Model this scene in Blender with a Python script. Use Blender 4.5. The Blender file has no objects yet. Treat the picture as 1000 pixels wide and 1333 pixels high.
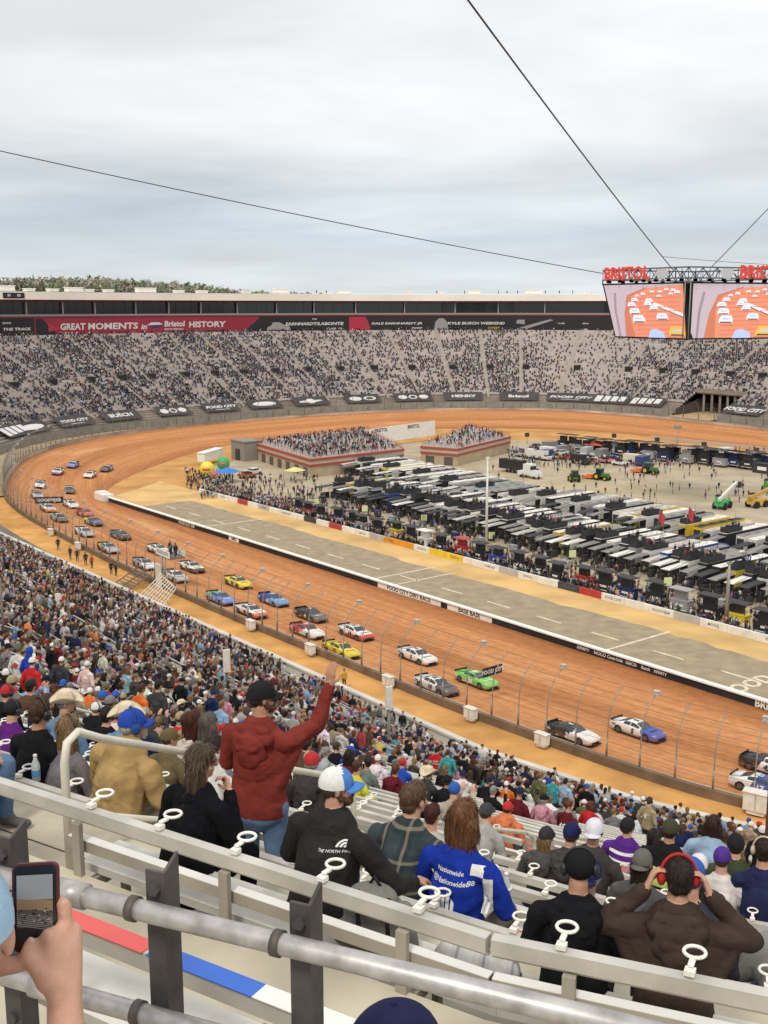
import bpy, bmesh, math, random
import numpy as np
from mathutils import Vector, Matrix, Euler
random.seed(7); RNG = np.random.default_rng(7)
SC = bpy.context.scene
COL = SC.collection
R = math.radians
# ------------------------------------------------------------------ camera numbers
FPX, EYE = 1430.0, 42.0
TH = math.atan(267 / FPX)
CT, ST_ = math.cos(TH), math.sin(TH)

def at(px, py, z=0.0):
    """point of the world at height z seen at photograph pixel px,py"""
    x = (px - 500) / FPX; y = -(py - 666.5) / FPX
    d = (x, CT + y * ST_, -ST_ + y * CT)
    t = (z - EYE) / d[2]
    return Vector((t * d[0], t * d[1], z))

def at_depth(px, py, zc):
    x = (px - 500) / FPX; y = -(py - 666.5) / FPX
    return Vector((zc * x, zc * (CT + y * ST_), EYE + zc * (-ST_ + y * CT)))

def proj(p):
    vx, vy, vz = p[0], p[1], p[2] - EYE
    zc = vy * CT - vz * ST_; yc = vy * ST_ + vz * CT
    if zc < 0.05: return (-9999, -9999, zc)
    return (500 + FPX * vx / zc, 666.5 - FPX * yc / zc, zc)

# ------------------------------------------------------------------ materials
MATS = {}
def mat(name, col, rough=0.7, metal=0.0, var=0.0, scale=3.0, bump=0.0, bscale=40.0, spec=0.4, emit=0.0, objcol=False, coord='Object', detail=4.0, stretch=None, wr=0.0):
    if name in MATS: return MATS[name]
    m = bpy.data.materials.new(name); m.use_nodes = True
    nt = m.node_tree; N = nt.nodes; L = nt.links
    b = N['Principled BSDF']
    b.inputs['Roughness'].default_value = rough; b.inputs['Metallic'].default_value = metal
    b.inputs['Specular IOR Level'].default_value = spec
    c4 = (col[0], col[1], col[2], 1)
    b.inputs['Base Color'].default_value = c4
    src = None
    if objcol:
        oi = N.new('ShaderNodeObjectInfo'); src = oi.outputs['Color']
    tc = None
    if var > 0 or bump > 0:
        tc = N.new('ShaderNodeTexCoord'); vec = tc.outputs[coord]
        if stretch:
            mp = N.new('ShaderNodeMapping'); mp.inputs['Scale'].default_value = stretch
            L.new(vec, mp.inputs['Vector']); vec = mp.outputs['Vector']
    if var > 0:
        no = N.new('ShaderNodeTexNoise'); no.inputs['Scale'].default_value = scale; no.inputs['Detail'].default_value = detail
        L.new(vec, no.inputs['Vector'])
        mr = N.new('ShaderNodeMapRange'); mr.inputs['From Min'].default_value = 0.3; mr.inputs['From Max'].default_value = 0.7
        mr.inputs['To Min'].default_value = 1 - var; mr.inputs['To Max'].default_value = 1 + var
        L.new(no.outputs['Fac'], mr.inputs['Value'])
        mx = N.new('ShaderNodeVectorMath'); mx.operation = 'SCALE'
        if src: L.new(src, mx.inputs[0])
        else: mx.inputs[0].default_value = col[:3]
        L.new(mr.outputs['Result'], mx.inputs['Scale'])
        src = mx.outputs['Vector']
    if src: L.new(src, b.inputs['Base Color'])
    if bump > 0:
        n2 = N.new('ShaderNodeTexNoise'); n2.inputs['Scale'].default_value = bscale; n2.inputs['Detail'].default_value = 3
        L.new(vec, n2.inputs['Vector'])
        bp_ = N.new('ShaderNodeBump'); bp_.inputs['Strength'].default_value = bump; bp_.inputs['Distance'].default_value = 0.02
        L.new(n2.outputs['Fac'], bp_.inputs['Height']); L.new(bp_.outputs['Normal'], b.inputs['Normal'])
        if wr > 0:                                        # wrinkles of cloth
            n3 = N.new('ShaderNodeTexNoise'); n3.inputs['Scale'].default_value = 6; n3.inputs['Detail'].default_value = 4; n3.inputs['Distortion'].default_value = 1.2; n3.inputs['Roughness'].default_value = .45
            L.new(vec, n3.inputs['Vector']); b3 = N.new('ShaderNodeBump'); b3.inputs['Strength'].default_value = wr; b3.inputs['Distance'].default_value = .06
            L.new(n3.outputs['Fac'], b3.inputs['Height']); L.new(b3.outputs['Normal'], bp_.inputs['Normal'])
    if emit > 0:
        b.inputs['Emission Color'].default_value = c4; b.inputs['Emission Strength'].default_value = emit
    MATS[name] = m
    return m

def attr_mat(name, attr='Col', rough=0.85, var=0.0, scale=20):
    m = bpy.data.materials.new(name); m.use_nodes = True
    N = m.node_tree.nodes; L = m.node_tree.links; b = N['Principled BSDF']
    b.inputs['Roughness'].default_value = rough; b.inputs['Specular IOR Level'].default_value = 0.2
    a = N.new('ShaderNodeVertexColor'); a.layer_name = attr
    L.new(a.outputs['Color'], b.inputs['Base Color'])
    MATS[name] = m
    return m

# ------------------------------------------------------------------ objects
def link(name, me, m=None, parent=None):
    o = bpy.data.objects.new(name, me); COL.objects.link(o)
    if m is not None and me is not None:
        for q in (m if isinstance(m, (list, tuple)) else [m]): me.materials.append(q)
    if parent is not None: o.parent = parent
    return o

def tag(o, label, cat=None, group=None, kind=None):
    if label: o['label'] = label
    if cat: o['category'] = cat; o['kind'] = 'thing'
    if group: o['group'] = group
    if kind: o['kind'] = kind
    return o

def empty(name, loc=(0, 0, 0), rz=0.0):
    o = bpy.data.objects.new(name, None); COL.objects.link(o)
    o.location = loc; o.rotation_euler = (0, 0, rz); o.empty_display_size = 0.2
    return o

def copy_tree(o, parent=None):
    c = o.copy(); COL.objects.link(c)
    if parent is not None: c.parent = parent
    for ch in o.children: copy_tree(ch, c)
    return c

class MB:
    """collects faces for ONE mesh"""
    def __init__(s): s.v = []; s.f = []; s.mi = []; s.uv = None; s.sm = []
    def add(s, verts, faces, mi=0, sm=False):
        n = len(s.v); s.v.extend([tuple(p) for p in verts])
        for f in faces: s.f.append(tuple(i + n for i in f)); s.mi.append(mi); s.sm.append(sm)
    def quad(s, a, b, c, d, mi=0): s.add([a, b, c, d], [(0, 1, 2, 3)], mi)
    def box(s, c, size, rz=0.0, mi=0, M=None):
        hx, hy, hz = size[0] / 2, size[1] / 2, size[2] / 2
        P = [Vector((x, y, z)) for x in (-hx, hx) for y in (-hy, hy) for z in (-hz, hz)]
        if M is None: M = Matrix.Rotation(rz, 3, 'Z')
        P = [M @ p + Vector(c) for p in P]
        s.add(P, [(0, 1, 3, 2), (4, 6, 7, 5), (0, 4, 5, 1), (2, 3, 7, 6), (0, 2, 6, 4), (1, 5, 7, 3)], mi)
    def beam(s, a, b, w, h, up=(0, 0, 1), mi=0):
        a = Vector(a); b = Vector(b); d = b - a; L = d.length
        if L < 1e-6: return
        d.normalize(); sd = d.cross(Vector(up))
        if sd.length < 1e-4: sd = d.cross(Vector((1, 0, 0)))
        sd.normalize(); u = sd.cross(d)
        P = []
        for e in (a, b):
            for i, j in ((-1, -1), (1, -1), (1, 1), (-1, 1)):
                P.append(e + sd * (i * w / 2) + u * (j * h / 2))
        s.add(P, [(0, 3, 2, 1), (4, 5, 6, 7), (0, 1, 5, 4), (1, 2, 6, 5), (2, 3, 7, 6), (3, 0, 4, 7)], mi)
    def tube(s, pts, r, n=8, mi=0, closed=False, caps=True, sm=True):
        pts = [Vector(p) for p in pts]; k = len(pts)
        rr = r if isinstance(r, (list, tuple)) else [r] * k
        rings = []; prev = None
        for i, p in enumerate(pts):
            if closed: t = pts[(i + 1) % k] - pts[i - 1]
            else: t = pts[min(i + 1, k - 1)] - pts[max(i - 1, 0)]
            t.normalize()
            if prev is None:
                u = t.cross(Vector((0, 0, 1)))
                if u.length < 0.05: u = t.cross(Vector((1, 0, 0)))
            else: u = prev - t * prev.dot(t)
            u.normalize(); prev = u; w = t.cross(u)
            rings.append([p + (u * math.cos(2 * math.pi * j / n) + w * math.sin(2 * math.pi * j / n)) * rr[i] for j in range(n)])
        V = [q for ring in rings for q in ring]; F = []
        m = k if closed else k - 1
        for i in range(m):
            a = i * n; b = ((i + 1) % k) * n
            for j in range(n): F.append((a + j, a + (j + 1) % n, b + (j + 1) % n, b + j))
        if caps and not closed:
            F.append(tuple(range(n - 1, -1, -1))); F.append(tuple((k - 1) * n + j for j in range(n)))
        s.add(V, F, mi, sm)
    def ball(s, c, r, nu=12, nv=8, M=None, mi=0, v0=0.0, v1=math.pi, sm=True):
        rx, ry, rz = r if isinstance(r, (list, tuple)) else (r, r, r)
        V = []; F = []
        for i in range(nv + 1):
            a = v0 + (v1 - v0) * i / nv
            for j in range(nu):
                b = 2 * math.pi * j / nu
                p = Vector((rx * math.sin(a) * math.cos(b), ry * math.sin(a) * math.sin(b), rz * math.cos(a)))
                if M is not None: p = M @ p
                V.append(p + Vector(c))
        for i in range(nv):
            for j in range(nu):
                F.append((i * nu + j, (i + 1) * nu + j, (i + 1) * nu + (j + 1) % nu, i * nu + (j + 1) % nu))
        s.add(V, F, mi, sm)
    def prism(s, poly, z0, z1, mi=0):
        n = len(poly)
        V = [(p[0], p[1], z0) for p in poly] + [(p[0], p[1], z1) for p in poly]
        F = [tuple(range(n - 1, -1, -1)), tuple(range(n, 2 * n))] + [(i, (i + 1) % n, n + (i + 1) % n, n + i) for i in range(n)]
        s.add(V, F, mi)
    def mesh(s, name='m'):
        me = bpy.data.meshes.new(name); me.from_pydata(s.v, [], s.f)
        me.polygons.foreach_set('material_index', s.mi)
        me.polygons.foreach_set('use_smooth', s.sm)
        me.update(); return me
    def build(s, name, m, parent=None): return link(name, s.mesh(name), m, parent)

_TXT = {}
def text_geo(txt, size=1.0, bold=0.0, ext=0.0, align='CENTER', shear=0.0, space=1.0):
    key = (txt, size, bold, ext, align, shear, space)
    if key in _TXT: return _TXT[key]
    c = bpy.data.curves.new('t', 'FONT'); c.body = txt; c.size = size; c.offset = bold * size; c.extrude = ext
    c.align_x = align; c.align_y = 'CENTER'; c.shear = shear; c.space_character = space; c.resolution_u = 2
    o = bpy.data.objects.new('t', c); COL.objects.link(o)
    dg = bpy.context.evaluated_depsgraph_get()
    me = bpy.data.meshes.new_from_object(o.evaluated_get(dg))
    V = [tuple(v.co) for v in me.vertices]; F = [tuple(p.vertices) for p in me.polygons]
    bpy.data.objects.remove(o); bpy.data.curves.remove(c); bpy.data.meshes.remove(me)
    _TXT[key] = (V, F); return V, F

def put_text(mb, txt, O, X, Y, size, mi=0, **kw):
    """text on the plane through O with axes X (reading direction) and Y (up)"""
    V, F = text_geo(txt, size, **kw)
    X = Vector(X).normalized(); Y = Vector(Y).normalized(); Z = X.cross(Y); O = Vector(O)
    mb.add([O + X * v[0] + Y * v[1] + Z * v[2] for v in V], F, mi)

def np_mesh(name, verts, faces_flat, nv_per, cols=None, m=None, smooth=False):
    """verts (N,3); faces all with nv_per corners; cols (N,3) per vertex"""
    me = bpy.data.meshes.new(name)
    verts = np.asarray(verts, np.float32); ff = np.asarray(faces_flat, np.int32).reshape(-1)
    nf = len(ff) // nv_per
    me.vertices.add(len(verts)); me.vertices.foreach_set('co', verts.ravel())
    me.loops.add(len(ff)); me.loops.foreach_set('vertex_index', ff)
    me.polygons.add(nf)
    me.polygons.foreach_set('loop_start', np.arange(0, nf * nv_per, nv_per, dtype=np.int32))
    me.polygons.foreach_set('loop_total', np.full(nf, nv_per, np.int32))
    if smooth: me.polygons.foreach_set('use_smooth', np.ones(nf, bool))
    if cols is not None:
        a = me.color_attributes.new('Col', 'FLOAT_COLOR', 'POINT')
        c4 = np.ones((len(verts), 4), np.float32); c4[:, :3] = cols
        a.data.foreach_set('color', c4.ravel())
    me.update(calc_edges=True); me.validate()
    return link(name, me, m)

# ------------------------------------------------------------------ curves
class Path:
    def __init__(s, pts, step=2.0, smooth=0, zs=None):
        P = np.array([tuple(p)[:3] for p in pts], float)
        # catmull-rom
        Q = []
        n = len(P)
        for i in range(n - 1):
            p0, p1, p2, p3 = P[max(i - 1, 0)], P[i], P[i + 1], P[min(i + 2, n - 1)]
            k = max(2, int(np.linalg.norm(p2 - p1) / step))
            for j in range(k):
                t = j / k
                Q.append(0.5 * ((2 * p1) + (-p0 + p2) * t + (2 * p0 - 5 * p1 + 4 * p2 - p3) * t * t + (-p0 + 3 * p1 - 3 * p2 + p3) * t ** 3))
        Q.append(P[-1]); Q = np.array(Q)
        Q = s._re(Q, step)
        for _ in range(smooth):
            Q[1:-1] = 0.5 * Q[1:-1] + 0.25 * (Q[:-2] + Q[2:])
        s.P = s._re(Q, step); d = np.linalg.norm(np.diff(s.P[:, :2], axis=0), axis=1)
        s.S = np.concatenate([[0], np.cumsum(d)]); s.L = s.S[-1]
        T = np.gradient(s.P[:, :2], axis=0); T /= np.linalg.norm(T, axis=1)[:, None]
        s.T = T
    def _re(s, Q, step):
        d = np.linalg.norm(np.diff(Q, axis=0), axis=1); S = np.concatenate([[0], np.cumsum(d)])
        k = int(S[-1] / step) + 1; t = np.linspace(0, S[-1], k)
        return np.stack([np.interp(t, S, Q[:, i]) for i in range(3)], 1)
    def at(s, u, off=0.0, z=None):
        """off > 0: to the right of the direction of travel"""
        x = np.interp(u, s.S, s.P[:, 0]); y = np.interp(u, s.S, s.P[:, 1]); zz = np.interp(u, s.S, s.P[:, 2])
        tx = np.interp(u, s.S, s.T[:, 0]); ty = np.interp(u, s.S, s.T[:, 1]); l = math.hypot(tx, ty); tx /= l; ty /= l
        return Vector((x + ty * off, y - tx * off, zz if z is None else z))
    def tan(s, u):
        tx = np.interp(u, s.S, s.T[:, 0]); ty = np.interp(u, s.S, s.T[:, 1]); l = math.hypot(tx, ty)
        return Vector((tx / l, ty / l, 0))
    def find_px(s, px, off=0.0, z=3.0, lo=0, hi=None):
        hi = s.L if hi is None else hi
        us = np.arange(lo, hi, 0.5); best = None
        for u in us:
            q = proj(s.at(u, off, z))
            if q[2] < 1: continue
            e = abs(q[0] - px)
            if best is None or e < best[0]: best = (e, u)
        return best[1]
    def dist(s, x, y):
        d = np.hypot(s.P[:, 0] - x, s.P[:, 1] - y); i = int(np.argmin(d))
        return float(d[i]), i

def ribbon(mb, path, o0, z0, o1, z1, u0=0, u1=None, step=3.0, mi=0, flip=False):
    """strip between two offsets of a path; z as numbers or functions of u"""
    u1 = path.L if u1 is None else u1
    n = max(1, int((u1 - u0) / step)); V = []; F = []
    for i in range(n + 1):
        u = u0 + (u1 - u0) * i / n
        V.append(path.at(u, o0, z0(u) if callable(z0) else z0)); V.append(path.at(u, o1, z1(u) if callable(z1) else z1))
    for i in range(n):
        a = 2 * i; F.append((a, a + 2, a + 3, a + 1) if flip else (a, a + 1, a + 3, a + 2))
    mb.add(V, F, mi)
# ------------------------------------------------------------------ the shape of the speedway
C0 = Vector((70.9, 150.3, 0))                       # centre of the near turn
def azv(a): return Vector((math.sin(R(a)), math.cos(R(a)), 0))
SEG_AZ = [51.5, 41.2, 30.9, 20.6, 10.3]               # normals of the stand sections, straight first
N51, S51 = azv(51.5), azv(141.5)                     # infield direction / along the straight (cars run this way)
def sn(s, n, z=0.0): return S51 * s + N51 * n + Vector((0, 0, z))

wp = [C0 - azv(a) * 78.5 for a in (-38, -24, -10, 4, 18)]
wp = [Vector((p.x, p.y, 1.5)) for p in wp]
for px, py, z in [(977, 1057, 1.5), (873, 1027, 1.5), (785, 997, 1.5), (673, 957, 1.5), (553, 912, 1.5), (479, 880, 1.5), (378, 839, 1.5), (265, 791, 1.5),
                  (192, 757, 1.5), (120, 722, 1.6), (62, 691, 1.8), (24, 668, 2), (4, 647, 2.4), (6, 625, 2.8), (19, 607, 3), (40, 593, 3), (75, 581, 3), (117, 571.5, 3), (175, 562.5, 3),
                  (250, 554.5, 3), (325, 547.5, 3), (450, 538.5, 3), (575, 533.5, 3), (700, 533.5, 3), (760, 536, 3), (850, 543, 3), (925, 551, 3), (1000, 559.5, 3), (1120, 574, 3), (1300, 600, 3)]:
    wp.append(at(px, py, z))
WALL = Path(wp, 2.0, smooth=12)
ip = [C0 + Vector((-20, -46, 0)), C0 + Vector((-2, -49, 0))][::-1]
ip = []
for px, py in [(1230, 998), (1000, 925), (800, 861.5), (600, 798), (400, 734.5), (240, 683.5), (150, 653), (138, 643), (150, 630), (190, 611), (255, 589), (330, 574.5), (480, 561), (640, 557.5), (760, 561), (850, 568), (1000, 583), (1200, 609)]:
    ip.append(at(px, py, 0))
INNER = Path(ip, 2.0, smooth=2)

def track_h(x, y):
    dw, iw = WALL.dist(x, y); di, ii = INNER.dist(x, y)
    v = di / max(di + dw, 1e-6)
    return WALL.P[iw, 2] * v ** 1.5
def on_track(px, py):
    z = 0.5
    for _ in range(8):
        p = at(px, py, z); z = track_h(p.x, p.y)
    return at(px, py, z)

# ------------------------------------------------------------------ ground materials
def dirt_mat(name, c1, c2, c3, streak=1.0):
    m = bpy.data.materials.new(name); m.use_nodes = True
    N = m.node_tree.nodes; L = m.node_tree.links; b = N['Principled BSDF']
    b.inputs['Roughness'].default_value = 0.9; b.inputs['Specular IOR Level'].default_value = 0.15
    uv = N.new('ShaderNodeUVMap'); mp = N.new('ShaderNodeMapping'); mp.inputs['Scale'].default_value = (0.012, 0.55, 1)
    L.new(uv.outputs['UV'], mp.inputs['Vector'])
    n1 = N.new('ShaderNodeTexNoise'); n1.inputs['Scale'].default_value = 1.0; n1.inputs['Detail'].default_value = 8; n1.inputs['Roughness'].default_value = 0.62
    L.new(mp.outputs['Vector'], n1.inputs['Vector'])
    r1 = N.new('ShaderNodeValToRGB'); r1.color_ramp.elements[0].position = 0.36; r1.color_ramp.elements[1].position = 0.64
    r1.color_ramp.elements[0].color = (*c2, 1); r1.color_ramp.elements[1].color = (*c1, 1)
    L.new(n1.outputs['Fac'], r1.inputs['Fac'])
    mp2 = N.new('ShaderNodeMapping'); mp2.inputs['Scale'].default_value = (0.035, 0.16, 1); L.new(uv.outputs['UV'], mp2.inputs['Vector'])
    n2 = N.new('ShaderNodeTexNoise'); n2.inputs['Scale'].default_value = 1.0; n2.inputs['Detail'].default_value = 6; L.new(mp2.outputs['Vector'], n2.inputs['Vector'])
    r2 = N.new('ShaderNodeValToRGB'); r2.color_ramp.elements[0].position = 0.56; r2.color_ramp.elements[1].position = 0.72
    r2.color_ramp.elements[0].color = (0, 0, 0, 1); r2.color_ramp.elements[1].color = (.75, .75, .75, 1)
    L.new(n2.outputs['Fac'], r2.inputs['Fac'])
    mx = N.new('ShaderNodeMix'); mx.data_type = 'RGBA'; L.new(r2.outputs['Color'], mx.inputs['Factor']); L.new(r1.outputs['Color'], mx.inputs['A']); mx.inputs['B'].default_value = (*c3, 1)  # pale polished patches; puddle highlights are painted in with this colour too
    # fine tyre lines
    mp3 = N.new('ShaderNodeMapping'); mp3.inputs['Scale'].default_value = (0.05, 3.2, 1); L.new(uv.outputs['UV'], mp3.inputs['Vector'])
    n3 = N.new('ShaderNodeTexNoise'); n3.inputs['Scale'].default_value = 1.0; n3.inputs['Detail'].default_value = 4; L.new(mp3.outputs['Vector'], n3.inputs['Vector'])
    mr = N.new('ShaderNodeMapRange'); mr.inputs['From Min'].default_value = 0.3; mr.inputs['From Max'].default_value = 0.7; mr.inputs['To Min'].default_value = 0.86; mr.inputs['To Max'].default_value = 1.10
    L.new(n3.outputs['Fac'], mr.inputs['Value'])
    sc = N.new('ShaderNodeVectorMath'); sc.operation = 'SCALE'; L.new(mx.outputs['Result'], sc.inputs[0]); L.new(mr.outputs['Result'], sc.inputs['Scale'])
    # clods
    n4 = N.new('ShaderNodeTexNoise'); n4.inputs['Scale'].default_value = 0.9; n4.inputs['Detail'].default_value = 8; L.new(uv.outputs['UV'], n4.inputs['Vector'])
    mr4 = N.new('ShaderNodeMapRange'); mr4.inputs['From Min'].default_value = 0.3; mr4.inputs['From Max'].default_value = 0.7; mr4.inputs['To Min'].default_value = 0.86; mr4.inputs['To Max'].default_value = 1.14
    L.new(n4.outputs['Fac'], mr4.inputs['Value'])
    s2 = N.new('ShaderNodeVectorMath'); s2.operation = 'SCALE'; L.new(sc.outputs['Vector'], s2.inputs[0]); L.new(mr4.outputs['Result'], s2.inputs['Scale'])
    # worn groove, moist outer lane and the loose berm along the inside, by the fraction across the track
    ua = N.new('ShaderNodeUVMap'); ua.uv_map = 'Across'; su = N.new('ShaderNodeSeparateXYZ'); L.new(ua.outputs['UV'], su.inputs[0])
    wob = N.new('ShaderNodeMath'); wob.operation = 'MULTIPLY_ADD'; wob.inputs[1].default_value = .16; L.new(n2.outputs['Fac'], wob.inputs[0]); ad_ = N.new('ShaderNodeMath'); ad_.operation = 'ADD'; ad_.inputs[1].default_value = -.08; L.new(su.outputs['Y'], ad_.inputs[0]); L.new(ad_.outputs[0], wob.inputs[2])
    rl = N.new('ShaderNodeValToRGB'); e_ = rl.color_ramp.elements; e_[0].position = 0; e_[0].color = (.78, .74, .70, 1); e_[1].position = 1; e_[1].color = (.74, .66, .58, 1)
    for pos, c in ((.10, (1.0, 1.0, 1.0)), (.28, (1.04, 1.05, 1.06)), (.42, (.84, .80, .76)), (.52, (.90, .87, .84)), (.62, (1.08, 1.10, 1.12)), (.80, (.98, .96, .94)), (.90, (.80, .74, .68))): q_ = e_.new(pos); q_.color = (*c, 1)
    L.new(wob.outputs[0], rl.inputs['Fac']); mm_ = N.new('ShaderNodeVectorMath'); mm_.operation = 'MULTIPLY'; L.new(s2.outputs['Vector'], mm_.inputs[0]); L.new(rl.outputs['Color'], mm_.inputs[1])
    L.new(mm_.outputs['Vector'], b.inputs['Base Color'])
    bm_ = N.new('ShaderNodeBump'); bm_.inputs['Strength'].default_value = 0.5; bm_.inputs['Distance'].default_value = 0.15
    L.new(n3.outputs['Fac'], bm_.inputs['Height']); L.new(bm_.outputs['Normal'], b.inputs['Normal'])
    return m

def uv_grid(name, rows, uvs, m, kind='structure', uv2=None):
    """rows: list of rows of points (same count); uvs the same"""
    nr, ncol = len(rows), len(rows[0])
    V = [tuple(p) for r in rows for p in r]; F = []
    for i in range(nr - 1):
        for j in range(ncol - 1):
            a = i * ncol + j; F.append((a, a + 1, a + ncol + 1, a + ncol))
    me = bpy.data.meshes.new(name); me.from_pydata(V, [], F)
    ul = me.uv_layers.new(name='UVMap'); U = [q for r in uvs for q in r]
    for l in me.loops: ul.data[l.index].uv = U[l.vertex_index]
    if uv2:
        u2 = me.uv_layers.new(name='Across'); U2 = [q for r in uv2 for q in r]
        for l in me.loops: u2.data[l.index].uv = U2[l.vertex_index]
    me.polygons.foreach_set('use_smooth', [True] * len(F))
    o = link(name, me, m); o['kind'] = kind
    return o

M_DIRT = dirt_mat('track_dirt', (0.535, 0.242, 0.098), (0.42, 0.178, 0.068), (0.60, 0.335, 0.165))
M_SAND = mat('loose_sand', (0.585, 0.385, 0.165), 0.95, var=0.22, scale=0.12, bump=0.3, bscale=1.5, spec=0.1, detail=9, coord='Object')
M_STRIP = mat('orange_sand', (0.54, 0.285, 0.095), 0.95, var=0.25, scale=0.25, bump=0.3, bscale=2, spec=0.1, detail=8)
M_INF = mat('infield_earth', (0.50, 0.27, 0.10), 0.95, var=0.25, scale=0.1, spec=0.1, detail=8)
M_CONC = mat('concrete_paving', (0.40, 0.335, 0.235), 0.9, var=0.16, scale=0.15, spec=0.15, detail=9)
M_PIT = mat('pit_asphalt', (0.315, 0.255, 0.17), 0.9, var=0.18, scale=0.5, spec=0.15, detail=10)
M_WHITE = mat('white_paint', (0.78, 0.76, 0.70), 0.7, var=0.08, scale=1.0)
M_BLACK = mat('black_panel', (0.022, 0.022, 0.025), 0.6, var=0.3, scale=0.6)
M_STEP = mat('stand_concrete', (0.46, 0.415, 0.32), 0.9, var=0.30, scale=1.3, spec=0.15, detail=8)

# ------------------------------------------------------------------ ground sheets
mb = MB(); g = 4000
mb.quad((-g, -g, -0.6), (g, -g, -0.6), (g, g, -0.6), (-g, g, -0.6))
tag(mb.build('ground', mat('outer_ground', (0.16, 0.17, 0.09), 0.95, var=0.3, scale=0.01)), None, kind='structure')

# dirt track: loft from wall to inner edge
nW = len(WALL.P); near = [INNER.dist(p[0], p[1])[1] for p in WALL.P]
near = np.maximum.accumulate(np.array(near, float))
for _ in range(60): near[1:-1] = 0.5 * near[1:-1] + 0.25 * (near[:-2] + near[2:])
rows, uvs, uv2 = [], [], []
NV = 24
for i in range(nW):
    a = Vector(WALL.P[i]); j = near[i]; j0 = int(j); fr = j - j0; j1 = min(j0 + 1, len(INNER.P) - 1)
    b = Vector(INNER.P[j0] * (1 - fr) + INNER.P[j1] * fr)
    wd = (a - b).length; r, q, q2 = [], [], []
    for k in range(NV + 1):
        v = k / NV; p = a.lerp(b, v); p.z = a.z * (1 - v) ** 1.5
        r.append(p); q.append((WALL.S[i], v * wd)); q2.append((WALL.S[i] / WALL.L, v))
    # skirt outward under the wall
    rows.append(r); uvs.append(q); uv2.append(q2)
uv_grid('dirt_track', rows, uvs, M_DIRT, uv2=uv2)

# inside of the oval
mb = MB(); pts = [tuple(INNER.P[i][:2]) for i in range(0, len(INNER.P), 3)] + [tuple(INNER.P[-1][:2])]
bm = bmesh.new(); vs = [bm.verts.new((p[0], p[1], -0.02)) for p in pts]; bm.faces.new(vs); bmesh.ops.triangulate(bm, faces=bm.faces[:])
bmesh.ops.recalc_face_normals(bm, faces=bm.faces[:])
me = bpy.data.meshes.new('infield_earth'); bm.to_mesh(me); bm.free()
tag(link('infield_earth', me, M_INF), None, kind='structure')

def sheet(name, poly, z, m, step=None):
    bm = bmesh.new(); vs = [bm.verts.new((p[0], p[1], z)) for p in poly]; f = bm.faces.new(vs)
    bmesh.ops.triangulate(bm, faces=[f]); bmesh.ops.recalc_face_normals(bm, faces=bm.faces[:])
    for f in bm.faces:
        if f.normal.z < 0: f.normal_flip()
    me = bpy.data.meshes.new(name); bm.to_mesh(me); bm.free()
    return tag(link(name, me, m), None, kind='structure')

SI = at(600, 798, 0).dot(N51)                  # inner wall line n (about 100)
NP = at(633, 740, 0).dot(N51)                  # pit wall line n
S_L = at(150, 652, 0).dot(S51); S_PL = at(265, 641, 0).dot(S51)
S_R = S_L + 245
# sand apron of the pit lane, then asphalt on it
sheet('sand', [tuple(sn(S_L - 4, SI + 0.2)[:2]), tuple(sn(S_R, SI + 0.2)[:2]), tuple(sn(S_R, NP + 1)[:2]), tuple(sn(S_PL - 22, NP + 1)[:2]), tuple(at(205, 628)[:2]), tuple(at(168, 640)[:2])], 0.004, M_SAND)
NA = at(600, 750, 0).dot(N51)
mb = MB(); rn = random.Random(3); prev = None
for i in range(120):
    s_ = S_L + 10 + i * 2; q = (sn(s_, SI + .3, .012), sn(s_, NA + .25 * math.sin(i * .43) + .3 * math.sin(i * .11) + rn.uniform(-.35, .35), .012))
    if prev: mb.quad(prev[0], q[0], q[1], prev[1])
    prev = q
tag(mb.build('pit_lane', M_PIT), None, kind='structure')
# painted dashes and cross lines
mb = MB()
def stripe(mb, a, b, w, z):
    a = Vector(a); b = Vector(b); d = (b - a).normalized(); s = Vector((d.y, -d.x, 0)) * (w / 2)
    mb.quad((a - s).to_3d() * 1, (b - s), (b + s), (a + s))
for i in range(20):
    s0 = at(575, 765, 0.02).dot(S51) + (i - 12) * 9.9
    n0 = at(575, 765, 0.02).dot(N51)
    if s0 > S_L + 12: stripe(mb, sn(s0, n0, 0.016), sn(s0 + 4.6, n0, 0.016), 0.35, 0)
for px in (780, 468, 252):
    pa = at(px, {780: 849, 468: 757, 252: 688}[px], 0)
    s0 = pa.dot(S51); stripe(mb, sn(s0, SI + 1, 0.016), sn(s0, NA + 1, 0.016), 0.4, 0)
    if px == 468: stripe(mb, sn(s0 + 5, SI + 1, 0.016), sn(s0 + 5, NA + 1, 0.016), 0.3, 0)
o = mb.build('road_marking', mat('worn_white_line', (0.62, 0.56, 0.42), 0.85, var=0.25, scale=1.2)); tag(o, None, kind='structure')
# lettering painted across the pit lane at right
pa = at(944, 903, 0); mb = MB()
put_text(mb, 'FOOD CITY', (pa.x, pa.y, 0.018), N51, -S51, 3.0, bold=0.03, shear=0.2, align='LEFT')
tag(mb.build('painted_lettering', MATS['worn_white_line']), None, kind='structure')

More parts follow.
